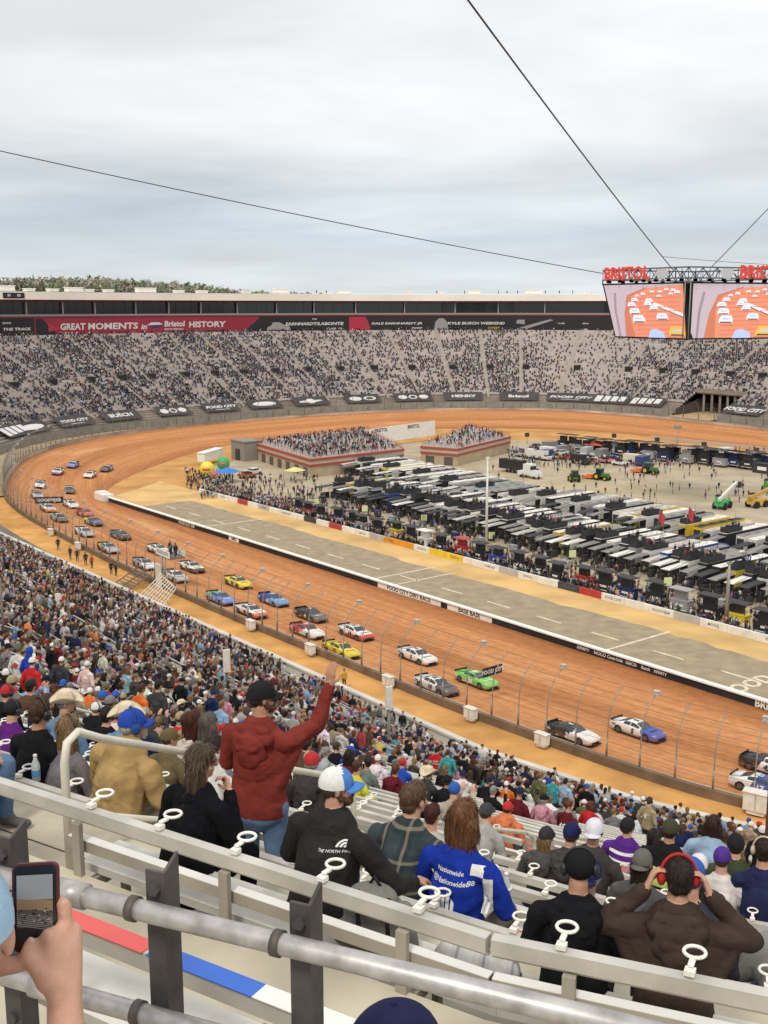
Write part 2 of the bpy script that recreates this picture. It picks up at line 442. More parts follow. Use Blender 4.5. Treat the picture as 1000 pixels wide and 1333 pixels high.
# concrete of the garage area
PAVE = [at(262, 641), sn(S_R, NP), at(1250, 640), at(1000, 601), at(900, 590), at(800, 580), at(700, 573), at(560, 574), at(430, 583), at(330, 592), at(262, 612)]
sheet('paving', [tuple(p[:2]) for p in PAVE], 0.006, M_CONC)
mb = MB()
for i in range(15):                                      # bay lines of the open yard
    a = at(742 + i * 17, 655 - i * 0.2, 0.02); a.z = 0.012
    stripe(mb, Vector((a.x, a.y, 0.012)), Vector((a.x, a.y, 0.012)) + S51 * 46 * -1, 0.5, 0)
s0 = at(900, 790, 0)
for dn in (12, 21):
    stripe(mb, sn(S_PL + 70, NP + dn, 0.012), sn(S_R, NP + dn, 0.012), 0.35, 0)
tag(mb.build('bay_line', mat('yellow_line', (0.55, 0.44, 0.22), 0.9)), None, kind='structure')

# strip of orange earth outside the near fence
UB0, UB1 = 0.0, WALL.find_px(20, 0, 2.0, hi=330)
mb = MB(); ribbon(mb, WALL, 0.0, lambda u: WALL.at(u).z + 0.004, -5.6, 1.75, 0, UB1 + 40)
o = mb.build('earth_strip', M_STRIP); o['kind'] = 'structure'

mb = MB(); ribbon(mb, WALL, -5.6, 1.74, -34, 1.74, 0, UB1 - 20)
o = mb.build('path', mat('grey_path', (0.15, 0.135, 0.115), .9, var=.25, scale=.4)); o['kind'] = 'structure'
# ------------------------------------------------------------------ outer wall and catch fence
M_WALL = mat('dirty_wall', (0.17, 0.115, 0.07), 0.9, var=0.3, scale=0.5)
M_WALLIN = mat('barrier_face', (0.42, 0.36, 0.31), 0.8, var=0.45, scale=0.08, detail=5)
M_STEEL = mat('galvanised', (0.30, 0.28, 0.25), 0.55, metal=0.4, var=0.15, scale=2)
M_RAILM = mat('old_steel', (0.17, 0.14, 0.115), 0.7, var=0.2, scale=2)
mb = MB()
def zb(d): return lambda u: float(np.interp(u, WALL.S, WALL.P[:, 2])) + d
ribbon(mb, WALL, 0.0, zb(-0.8), 0.0, zb(.85)); ribbon(mb, WALL, 0.0, zb(.85), 0.5, zb(.85))
ow = mb.build('track_wall', M_WALL)
tag(ow, 'low dark concrete wall running right round the outside of the dirt track', 'wall')
mb = MB(); ribbon(mb, WALL, 0.504, zb(.85), 0.51, zb(-0.5)); ribbon(mb, WALL, 0.5, zb(.854), 0.62, zb(.854))
mb.build('barrier_face', M_WALLIN, ow)

fence = empty('catch_fence', WALL.at(120))
tag(fence, 'tall wire catch fence with inward curving posts on top of the outer wall', 'fence')
inv = Matrix.Translation(fence.location).inverted()
def child(mb, name, m, par):
    o = mb.build(name, m, par); o.matrix_parent_inverse = Matrix.Translation(par.location).inverted(); return o
PROFILE = [(0, 1.0), (0, 3.2), (0.08, 4.4), (0.45, 5.5), (1.2, 6.4), (2.2, 7.0)]
def prof_pt(u, k, dz=0): return WALL.at(u, 0.25 + k[0], zb(k[1] + dz)(u))
u0 = WALL.find_px(745, 0, 1.5, hi=250); POST_U = []
u = u0 - 3.4 * 14
while u < WALL.L: POST_U.append(u); u += 3.4
stuffp = MB(); npost = 0; dgap = 3.4
for i, u in enumerate(POST_U):
    near_p = u < 250 + 1e9 and npost < 96 and proj(WALL.at(u))[0] < 1080 and u < 420
    if u > 420 and i % 2: continue
    m_ = MB() if near_p else stuffp
    r = 0.055 if u < 420 else 0.09
    m_.tube([prof_pt(u, k) for k in PROFILE], r, n=6)
    m_.tube([prof_pt(u, (-0.1, 1.0)), prof_pt(u, (-0.1, 2.6))], r * 1.5, n=6)
    if near_p:
        npost += 1; child(m_, 'post', M_STEEL, fence)
        if i % 3 == 0:
            b_ = MB(); p = prof_pt(u, (2.3, 7.05)); t = WALL.tan(u)
            b_.box(p, (0.48, 0.4, 0.36), math.atan2(t.y, t.x)); b_.box(p + Vector((0, 0, 0.25)), (0.58, 0.48, 0.04), math.atan2(t.y, t.x))
            child(b_, 'light_box', mat('light_box', (0.45, 0.43, 0.38), 0.5, var=0.2), fence)
ps = child(stuffp, 'post', M_RAILM, fence); ps['kind'] = 'stuff'
mb = MB()
for k, (a, h) in enumerate([(0, 1.6), (0, 2.3), (0, 3.0), (0.02, 3.7), (0.08, 4.4), (0.25, 5.0), (0.45, 5.5), (0.8, 6.0), (1.2, 6.4), (2.2, 7.0)]):
    uu = np.arange(u0 - 48, WALL.L, 3.4)
    mb.tube([prof_pt(x, (a, h)) for x in uu], 0.018, n=3, caps=False)
child(mb, 'wire', M_RAILM, fence)
# woven mesh of the far side of the fence, seen edge on
mb = MB()
for j in range(26):
    h = 1.1 + j * 0.17
    mb.tube([prof_pt(x, (0.0, h)) for x in np.arange(WALL.find_px(60, 0, 1.6, hi=330), WALL.L, 3.4)], 0.012, n=3, caps=False)
child(mb, 'mesh_panel', M_RAILM, fence)

# ------------------------------------------------------------------ inner wall along pit lane
iw = empty('inner_wall', sn(S_L + 100, SI, 0)); tag(iw, 'low black wall with white top and white lettering between dirt track and pit lane', 'wall')
mb = MB(); mb.beam(sn(S_L, SI, 0.45), sn(S_R, SI, 0.45), 0.35, 0.9); child(mb, 'wall_body', M_BLACK, iw)
mb = MB(); mb.beam(sn(S_L, SI, 0.99), sn(S_R, SI, 0.99), 0.75, 0.18); child(mb, 'wall_cap', M_WHITE, iw)
mb = MB(); p = sn(S_L - 2.5, SI, 0); mb.box(p + Vector((0, 0, .75)), (4.6, 2.6, 1.5), math.atan2(S51.y, S51.x)); mb.box(p + Vector((0, 0, 1.55)) - S51 * 1.2, (2.6, 2.2, .5), math.atan2(S51.y, S51.x))
child(mb, 'wall_end_barrels', mat('white_plastic', (.74, .72, .66), .5, var=.1), iw)
def wall_text(px, py, txt, size, bold=0.02):
    s0 = at(px, py, 0.5).dot(S51); mb = MB()
    put_text(mb, txt, sn(s0, SI - 0.18, 0.45), S51, (0, 0, 1), size, bold=bold); child(mb, 'lettering', M_WHITE, iw)
wall_text(998, 925, 'BRISTOL', 1.15, .04);
wall_text(752, 846, 'XFINITY', .55); wall_text(774, 853, 'NOCO', .6); wall_text(794, 859, 'Coca-Cola', .55); wall_text(814, 866, 'GEICO', .55); wall_text(833, 872, 'Busch', .55); wall_text(852, 878, 'XFINITY', .5)
wall_text(235, 683, 'FOOD CITY 500', .9, .03)
for px, w in ((300, 3.5), (520, 14.5), (600, 9)):
    mb = MB()
    s0 = at(px, {300: 702, 520: 775, 600: 800}[px], .5).dot(S51)
    mb.beam(sn(s0 - w / 2, SI - 0.178, 0.45), sn(s0 + w / 2, SI - 0.178, 0.45), 0.004, 0.86); child(mb, 'sponsor_board', M_WHITE, iw)
# white boards carry dark lettering: the words above stand on these
def wall_text2(px, py, txt, size, bold=0.02):
    s0 = at(px, py, 0.5).dot(S51); mb = MB(); put_text(mb, txt, sn(s0, SI - 0.186, 0.45), S51, (0, 0, 1), size, bold=bold); child(mb, 'lettering', M_BLACK, iw)
wall_text2(520, 775, 'FOOD CITY DIRT RACE', .95, .03); wall_text2(600, 800, 'BASE BASE', .95, .03); wall_text2(300, 702, 'BMS', .9, .03)

# pit wall with painted sponsor panels
pw = empty('pit_wall', sn(S_PL + 90, NP, 0)); tag(pw, 'white pit wall with coloured sponsor panels in front of the pit crews', 'wall')
pal = {'w': (.74, .71, .64), 'g': (.45, .43, .40), 'y': (.72, .52, .03), 'o': (.66, .28, .03), 'n': (.03, .03, .10), 'b': (.05, .05, .055), 'r': (.45, .05, .04)}
sq = 'wgwwrwgwwwbwrwwgoowyywwgwwbrwwwgwwwwwnwwwgwwwbbbwwyyyywww'
L_ = (S_R - S_PL) / len(sq); groups = {}
for i, c in enumerate(sq):
    m_ = MB(); m_.beam(sn(S_PL + i * L_, NP, 0.5), sn(S_PL + (i + 1) * L_ - 0.04, NP, 0.5), 0.4, 1.0)
    child(m_, 'wall_panel', mat('pitwall_' + {'w': 'white', 'g': 'grey', 'y': 'yellow', 'o': 'orange', 'n': 'navy', 'b': 'black', 'r': 'red'}[c], pal[c], .7, var=.12, scale=.8), pw)
words = ['SUNOCO', 'FOOD CITY', 'TOYOTA', 'GOODYEAR', 'COMCAST', 'MOOG', 'BUSCH', 'FORD', 'CHEVROLET']
for i, c in enumerate(sq):
    if i % 2 == 0: mb = MB(); put_text(mb, words[i % 9], sn(S_PL + (i + .5) * L_, NP - 0.206, .5), S51, (0, 0, 1), .55, bold=.02); child(mb, 'lettering', mat('letter_grey', (.10, .10, .13), .7), pw)
# ------------------------------------------------------------------ the near grandstand (where the photograph was taken)
PITCH, NROW = 1.08, 48
CS = Vector((48.97, 104.85, 0)); RHO0, Z1 = 115.1, 38.55
BIS = [(SEG_AZ[i] + SEG_AZ[i + 1]) / 2 for i in range(len(SEG_AZ) - 1)]
HALF = math.cos(R(5.15))
def row_rad(k): return 2.45 if k == 0 else 3.85 if k == 1 else 5.05 + PITCH * (k - 2)
def row_z(k): return 39.0 if k == 0 else Z1 if k == 1 else 37.8 - .52 * (k - 2) + .00015 * (k - 2) ** 2
def seg_vertex(i, rho): return CS - azv(BIS[i]) * (rho / HALF)
def seg_frame(i): return azv(SEG_AZ[i]), azv(SEG_AZ[i] - 90)          # forward (down to the track), left
def seg_pt(i, t, rad, z=0.0):
    """t metres to the left of the right-hand corner of section i"""
    p = seg_vertex(i, RHO0 - rad) + seg_frame(i)[1] * t; p.z = z; return p
def seg_len(i, rad): return 235.0 if i == 0 else 2 * (RHO0 - rad) * math.tan(R(5.15))

SEGS = (0, 1, 2, 3)
M_ALU = mat('worn_aluminium', (0.53, 0.505, 0.455), 0.55, metal=0.3, var=0.22, scale=2.5, spec=0.35, bump=0.05, bscale=60)
M_ALUD = mat('dull_aluminium', (0.34, 0.31, 0.255), 0.65, metal=0.15, var=0.2, scale=2.0)
M_SEAT = mat('pale_plank', (0.60, 0.575, 0.515), 0.6, metal=.15, var=0.18, scale=3)
M_RED = mat('red_strip', (0.62, 0.10, 0.09), 0.55, var=0.1, scale=4)
M_BLUE = mat('blue_strip', (0.035, 0.12, 0.48), 0.55, var=0.1, scale=4)
M_STRW = mat('white_strip', (0.72, 0.70, 0.66), 0.55, var=0.06, scale=4)
M_CUP = mat('white_ring', (0.80, 0.77, 0.69), 0.4, var=0.05, scale=6)
M_PIPE = mat('galvanised_pipe', (0.42, 0.395, 0.38), 0.42, metal=0.5, var=0.32, scale=22, bump=0.02, bscale=40)
M_RAILW = mat('cream_rail', (0.62, 0.575, 0.48), 0.5, var=0.12, scale=4)

mb = MB()
for i in SEGS:
    prev = None
    for k in range(0, NROW + 1):
        r0 = row_rad(k); r1 = row_rad(k + 1); z = row_z(k)
        if k == NROW: r1 = r0 + 1.6
        a0, a1 = seg_pt(i, 0, r0 - .02, z), seg_pt(i, seg_len(i, r0 - .02), r0 - .02, z)
        b0, b1 = seg_pt(i, 0, r1 - .02, z), seg_pt(i, seg_len(i, r1 - .02), r1 - .02, z)
        mb.quad(a0, a1, b1, b0)
        c0, c1 = b0.copy(), b1.copy(); c0.z = c1.z = (row_z(k + 1) if k < NROW else 0.0)
        mb.quad(b0, b1, c1, c0)
    a0, a1 = seg_pt(i, 0, -6, 40.2), seg_pt(i, seg_len(i, -6), -6, 40.2)
    b0, b1 = seg_pt(i, 0, 1.75, 40.2), seg_pt(i, seg_len(i, 1.75), 1.75, 40.2)
    c0, c1 = seg_pt(i, 0, 1.75, 39.0), seg_pt(i, seg_len(i, 1.75), 1.75, 39.0)
    d0, d1 = seg_pt(i, 0, 2.43, 39.0), seg_pt(i, seg_len(i, 2.43), 2.43, 39.0)
    mb.quad(a0, a1, b1, b0); mb.quad(b0, b1, c1, c0); mb.quad(c0, c1, d1, d0)
    e0, e1 = a0.copy(), a1.copy(); e0.z = e1.z = -0.6; mb.quad(e0, e1, a1, a0)
gs = mb.build('grandstand', M_STEP)
tag(gs, 'steep concrete grandstand dropping from the camera to the orange earth strip beside the track', 'grandstand')
mb = MB()
RB = row_rad(NROW) + 1.6; ZB = row_z(NROW)
for i in SEGS:
    a, b = seg_pt(i, -0.0, RB + .1, ZB + .75), seg_pt(i, seg_len(i, RB + .1), RB + .1, ZB + .75)
    mb.beam(a, b, .45, 0.16); a.z = b.z = ZB + .1; mb.beam(a, b, 0.22, 1.1)
mb.build('parapet', mat('parapet_grey', (.52, .49, .43), .8, var=.15, scale=.5), gs)

mb = MB()
for i in (2, 3):                                       # open joints between the tread planks
    for rad, z in ((2.72, 39.0), (3.05, 39.0), (3.08, 39.0), (3.42, 39.0), (4.2, Z1), (4.55, Z1), (5.5, row_z(2)), (6.6, row_z(3))):
        a, b = seg_pt(i, 0, rad, z + .0015), seg_pt(i, min(14, seg_len(i, rad)), rad, z + .0015); mb.beam(a, b, .011, .003)
mb.build('plank_joint', mat('joint_dark', (.05, .04, .03), .95), gs)
# aisles: t positions per section, running straight down the stand
AISLE = {}
def find_t(i, px, py, z, rad):
    best = None
    for t in np.arange(-2.5, 60, 0.02):
        q = proj(seg_pt(i, t, rad, z)); e = abs(q[0] - px)
        if best is None or e < best[0]: best = (e, t)
    return best[1]
TA = find_t(2, 92, 1100, Z1, 4.35)
AISLE[2] = [TA, TA + 9.2]
AISLE[1] = [1.5, 11.0]
AISLE[0] = [4 + 10.0 * j for j in range(22)]
AISLE[3] = []
def aisle_off(i, t, rad):
    """distance to the nearest aisle; the corner moves sideways with rad, so measure from a fixed line"""
    base = (RHO0 - 4.35) * math.tan(R(5.15)); now = (RHO0 - rad) * math.tan(R(5.15))
    tt = t + (base - now) if i else t
    return min([abs(tt - a) for a in AISLE[i]] or [99])
def aisle_t(i, a, rad):
    base = (RHO0 - 4.35) * math.tan(R(5.15)); now = (RHO0 - rad) * math.tan(R(5.15))
    return a - (base - now) if i else a

def in_view(p, m=90):
    q = proj(p); return q[2] > 0.3 and -m < q[0] < 1000 + m and -m < q[1] < 1333 + m

# ---- cup ring, one mesh for all
mb = MB()
mb.tube([(0.043 * math.cos(a), 0.043 * math.sin(a), 0) for a in np.linspace(0, 2 * math.pi, 25)[:-1]], 0.0082, n=6, closed=True)
mb.box((0, -0.066, -0.010), (0.024, 0.05, 0.010)); mb.box((0, -0.098, -0.03), (0.042, 0.04, 0.022))
ME_RING = mb.mesh('cup_holder'); ME_RING.materials.append(M_CUP)

def spans(i, k, z, step=0.25):
    """stretch of row k of section i that the frame (with a margin) can show"""
    rad = row_rad(k); ts = []
    L_ = seg_len(i, rad + .1)
    for t in np.arange(0, L_, step):
        if in_view(seg_pt(i, t, rad, z), 170): ts.append(t)
    return (max(0, min(ts) - 1.2), min(L_, max(ts) + 1.2)) if ts else None

def to_local(o, f):   # frame matrix for children given in (left?, forward) coords is not needed: all geometry in world
    pass

BENCH = {}
ROWWORD = {0: 'closest to the camera just below the pipe railing', 1: 'behind the standing man in the red hoodie', 2: 'behind the woman in the blue lettered jacket'}
nb = 0
for k in range(0, NROW + 1):
    for i in SEGS:
        z = row_z(k); rad = row_rad(k)
        sp = spans(i, k, z + 0.8)
        if not sp: continue
        t0, t1 = sp
        if k == 0 and i == 3: continue
        if k == 0 and i == 2: t0 = -2.2
        f, l = seg_frame(i); BENCH[(k, i)] = sp
        root = empty('bleacher_bench', seg_pt(i, (t0 + t1) / 2, rad, z)); nb += 1
        # cut at aisles
        cuts = [t0] ; near = k < 40
        for a in sorted(AISLE[i]):
            ta = aisle_t(i, a, rad)
            if t0 + .6 < ta < t1 - .6 and k > 0: cuts += [ta - .55, ta + .55]
        cuts.append(t1)
        pieces = [(cuts[j], cuts[j + 1]) for j in range(0, len(cuts), 2) if cuts[j + 1] - cuts[j] > .5]
        if k == 1:
            back0 = MB(); Pk = lambda t, df, dz: seg_pt(i, t, rad, z + dz) + f * df
            back0.beam(Pk(t0, 0, .80), Pk(t1, 0, .80), .058, .07); back0.beam(Pk(t0, .012, .748), Pk(t1, .012, .748), .022, .02)
        back = MB(); low = MB(); seat = MB(); posts = []; strips = {'r': MB(), 'b': MB(), 'w': MB()}
        top = 0.80 if k else 0.857
        for (ta, tb) in pieces:
            P = lambda t, df, dz: seg_pt(i, t, rad, z + dz) + f * df
            if k != 1:
                back.beam(P(ta, 0, top), P(tb, 0, top), 0.058, 0.066)
                back.beam(P(ta, .012, top - .042), P(tb, .012, top - .042), 0.022, 0.02)
            if k: low.beam(P(ta, .03, .60), P(tb, .03, .60), 0.055, 0.062)
            seat.beam(P(ta, .235, .42), P(tb, .235, .42), 0.285, 0.045)
            if k < 14:
                # painted lengths on the lower beam
                rr = random.Random(k * 31 + i * 7 + int(ta * 3)); x = ta
                if k == 0: seq = []
                else:
                    while x < tb:
                        n_ = rr.uniform(1.2, 3.2); c = rr.choice('wwwwrb'); e = min(tb, x + n_)
                        strips[c].beam(P(x, .03, .633), P(e, .03, .633), 0.055, 0.004); x = e
                for t in np.arange(ta + .4, tb, 1.5 if k > 1 else 1.0):
                    pm = MB(); pm.beam(P(t, -.035, top - .05), P(t, -.035, .38), 0.055, 0.03, up=f)
                    pm.beam(P(t, .0, .36), P(t, .37, .36), 0.04, 0.06); pm.beam(P(t, .30, .36), P(t, .30, 0), 0.035, 0.045, up=f)
                    posts.append(pm)
        if k == 0:
            P = lambda t, df, dz: seg_pt(i, t, rad, z + dz) + f * df
            if i == 2:
                def tz(px): return find_t(2, px, 0, z + .89, rad)
                for c, x0, x1 in (('r', 60, 196), ('b', 200, 336), ('w', 340, 470), ('w', 480, 640)):
                    a_, b_ = tz(x1), tz(x0); strips[c].beam(P(a_, 0, .8925), P(b_, 0, .8925), 0.075, 0.004)
            else:
                for c, x0, x1 in (('w', 0.1, 1.1), ('b', 1.15, 2.2)):
                    L3 = seg_len(i, rad); strips[c].beam(P(L3 - x1, 0, .7645), P(L3 - x0, 0, .7645), 0.075, 0.004)
        inv = Matrix.Translation(root.location).inverted()
        def ch(mb_, nm, m_):
            if not mb_.v: return None
            o = mb_.build(nm, m_, root); o.matrix_parent_inverse = inv; return o
        ch(back0 if k == 1 else back, 'backrest', M_ALU); ch(low, 'lower_rail', M_ALUD); ch(seat, 'seat', M_SEAT)
        for c_, nm_, mm_ in (('r', 'red_strip', M_RED), ('b', 'blue_strip', M_BLUE), ('w', 'white_strip', M_STRW)):
            for j_ in range(0, len(strips[c_].v), 8): m1 = MB(); m1.add(strips[c_].v[j_:j_ + 8], strips[c_].f[:6]); ch(m1, nm_, mm_)
        if k < 7:
            for pm in posts: ch(pm, 'post', M_ALUD)
        elif posts:
            allp = MB()
            for pm in posts: allp.add(pm.v, pm.f)
            ch(allp, 'post_row', M_ALUD)
        if 1 <= k <= 9:
            if k == 1 and i == 2:
                ts = []
                for px in (50, 135, 222, 322, 437, 558): ts.append(find_t(2, px, 0, z + .9, rad + .1))
            elif k == 1 and i == 3:
                ts = [find_t(3, px, 0, z + .9, rad + .1) for px in (735, 900)]
            else: ts = np.arange(t0 + .3, t1, .49)
            for t in ts:
                if aisle_off(i, t, rad) < .7: continue
                if not in_view(seg_pt(i, t, rad, z + .85), 20): continue
                o = link('cup_holder', ME_RING, None, root)
                o.matrix_parent_inverse = inv
                p = seg_pt(i, t, rad, z + .885) + f * .10
                o.location = p; o.rotation_euler = (0, 0, math.atan2(f.y, f.x) - math.pi / 2 + random.uniform(-.1, .1))
        side = {0: 'on the straight part of the stand at left', 1: 'in the section left of the closest one', 2: 'in the section in front of the camera', 3: 'in the right-hand section'}[i]
        if k == 0: lab = 'aluminium bench with painted strips just below the pipe railing, %s' % {2: 'between the dark posts', 3: 'at right', 1: 'at left', 0: 'at far left'}[i]
        elif k == 1: lab = 'aluminium bench with cup rings behind the standing man, %s' % {2: 'left of the bend', 3: 'right of the bend', 1: 'far left part', 0: 'straight part'}[i]
        elif k == 2: lab = 'aluminium bench backing the woman in blue lettered jacket, %s' % {2: 'left of the bend', 3: 'right of the bend', 1: 'far left part', 0: 'straight part'}[i]
        else: lab = {0: 'aluminium bench row among the packed crowd on the straight part of the stand', 1: 'aluminium bench row in the middle section of the curved stand',
                     2: 'aluminium bench row with white backrest below the blue lettered jacket', 3: 'aluminium bench row in the right-hand section of the curved stand'}[i]
        tag(root, lab, 'bench', 'benches ' + side)
print('benches', nb)

# ---- hand rails of the aisles: one loop, copied
def rail_mesh(n):
    mb = MB(); L_ = PITCH * n; dz = .52 * n; s = dz / L_; h = .92
    P = [Vector((0, 0, -0.25)), Vector((0, 0, h - .18)), Vector((0, .03, h - .06)), Vector((0, .12, h - .02)), Vector((0, .3, h - .3 * s + .02))]
    Q = [Vector((0, L_ - .3, h - dz + .3 * s + .02)), Vector((0, L_ - .1, h - dz + .03)), Vector((0, L_ - .02, h - dz - .08)), Vector((0, L_, h - dz - .2)), Vector((0, L_, -dz - .25))]
    mb.tube(P + Q, .026, n=10)
    mb2 = MB(); mb2.tube([(0, 0, .42), (0, L_, .42 - dz)], .021, n=8)
    return mb.mesh('hand_rail'), mb2.mesh('mid_rail')
hr, mr_ = rail_mesh(3); hr.materials.append(M_RAILW); mr_.materials.append(M_RAILW)
nh = 0
for i in (0, 1, 2):
    for a in AISLE[i]:
        for k in range(1, NROW - 3, 4):
            rad = row_rad(k) + (.2 if k > 1 else .5); p = seg_pt(i, aisle_t(i, a, rad), rad, row_z(k))
            if not in_view(p, 60) or proj(p)[2] > 70: continue
            f, l = seg_frame(i)
            o = link('aisle_rail', hr); c = link('mid_rail', mr_, None, o); nh += 1
            o.location = p; o.rotation_euler = (0, 0, math.atan2(f.y, f.x) - math.pi / 2)
            lab = 'cream tube handrail in the aisle beside the man in the tan jacket' if (i == 2 and a == TA and k == 1) else 'cream tube handrail in an aisle among the seated crowd'
            tag(o, lab, 'handrail', 'aisle handrails')
print('rails', nh)

# ---- foreground pipe railing
ZP = 41.0
pa, pb = at(80, 1160, ZP), at(700, 1309, ZP); pd = (pb - pa).normalized()
pr_ = empty('pipe_railing', pa); tag(pr_, 'thick galvanised two pipe railing on dark steel angle posts right in front of the camera', 'railing')
inv = Matrix.Translation(pa).inverted()
def chp(mb_, nm, m_):
    o = mb_.build(nm, m_, pr_); o.matrix_parent_inverse = inv; return o
def along(px):
    best = None
    for t in np.arange(-1.5, 2, .002):
        q = proj(pa + pd * t); e = abs(q[0] - px)
        if best is None or e < best[0]: best = (e, t)
    return pa + pd * best[1]
mb = MB(); mb.tube([pa - pd * 1.0, pb + pd * 1.2], .0178, n=20); chp(mb, 'top_pipe', M_PIPE)
pl = along(215); dzl = min(np.arange(.1, .6, .002), key=lambda d: abs(proj(pl - Vector((0, 0, d)))[1] - 1329))
lo = Vector((0, 0, dzl)); mb = MB(); mb.tube([pa - pd * 1.0 - lo, pb + pd * 1.2 - lo], .0178, n=20); chp(mb, 'lower_pipe', M_PIPE)
M_ANG = mat('dark_angle_steel', (0.085, 0.075, 0.072), 0.55, metal=0.35, var=0.3, scale=12, bump=.1, bscale=50)
M_CLAMP = mat('clamp_iron', (0.10, 0.085, 0.07), 0.6, metal=0.3, var=0.2, scale=10)
fw = Vector((-pd.y, pd.x, 0))                      # away from the camera
for px in (191, 381, -8):
    c = along(px) + fw * .026
    mb = MB(); w = .037; hgt = .072
    a, b = c - pd * (w / 2), c + pd * (w / 2)
    th = .006
    # angle iron: one plate faces the camera, the other goes back from its right edge; tops cut at a slant
    def plate(o, d, w_, n_, z0, z1):
        V = []
        for q in (0, th):
            V += [o + n_ * q + Vector((0, 0, -1.4)), o + d * w_ + n_ * q + Vector((0, 0, -1.4)), o + d * w_ + n_ * q + Vector((0, 0, z1)), o + n_ * q + Vector((0, 0, z0))]
        mb.add(V, [(0, 1, 2, 3), (7, 6, 5, 4)] + [(j, 4 + j, 4 + (j + 1) % 4, (j + 1) % 4) for j in range(4)])
    plate(a, pd, w, fw, hgt - .012, hgt - .012); plate(b - pd * th + fw * th, fw, .04, pd, hgt - .012, hgt + .006)
    chp(mb, 'post', M_ANG)
    mb = MB()
    mb.tube([along(px) + pd * .0 - fw * .0 + Vector((0, 0, 0)) - pd * .034, along(px) - pd * .019], .0216, n=18)
    mb.tube([along(px) - lo - pd * .034, along(px) - lo - pd * .019], .0216, n=18)
    chp(mb, 'pipe_clamp', M_CLAMP)
    mb = MB(); mb.tube([c + Vector((0, 0, .028)) - fw * .009, c + Vector((0, 0, .028)) + fw * .02], .011, n=6, sm=False); chp(mb, 'bolt', M_ANG); mb = MB()
    mb.tube([c + Vector((0, 0, -.30)) - fw * .009, c + Vector((0, 0, -.30)) + fw * .02], .011, n=6, sm=False)
    chp(mb, 'bolt', M_ANG)
mb = MB(); q = along(93); mb.tube([q - pd * .03, q + pd * .03], .0225, n=18); q = along(60) - lo; mb.tube([q - pd * .04, q + pd * .04], .0235, n=18); chp(mb, 'pipe_sleeve', M_PIPE)
# ------------------------------------------------------------------ people
def rotm(rx=0, ry=0, rz=0): return Euler((R(rx), R(ry), R(rz)), 'XYZ').to_matrix()
SKIN, TOP, PANT, SHOE, HAIR, EXTRA = range(6)

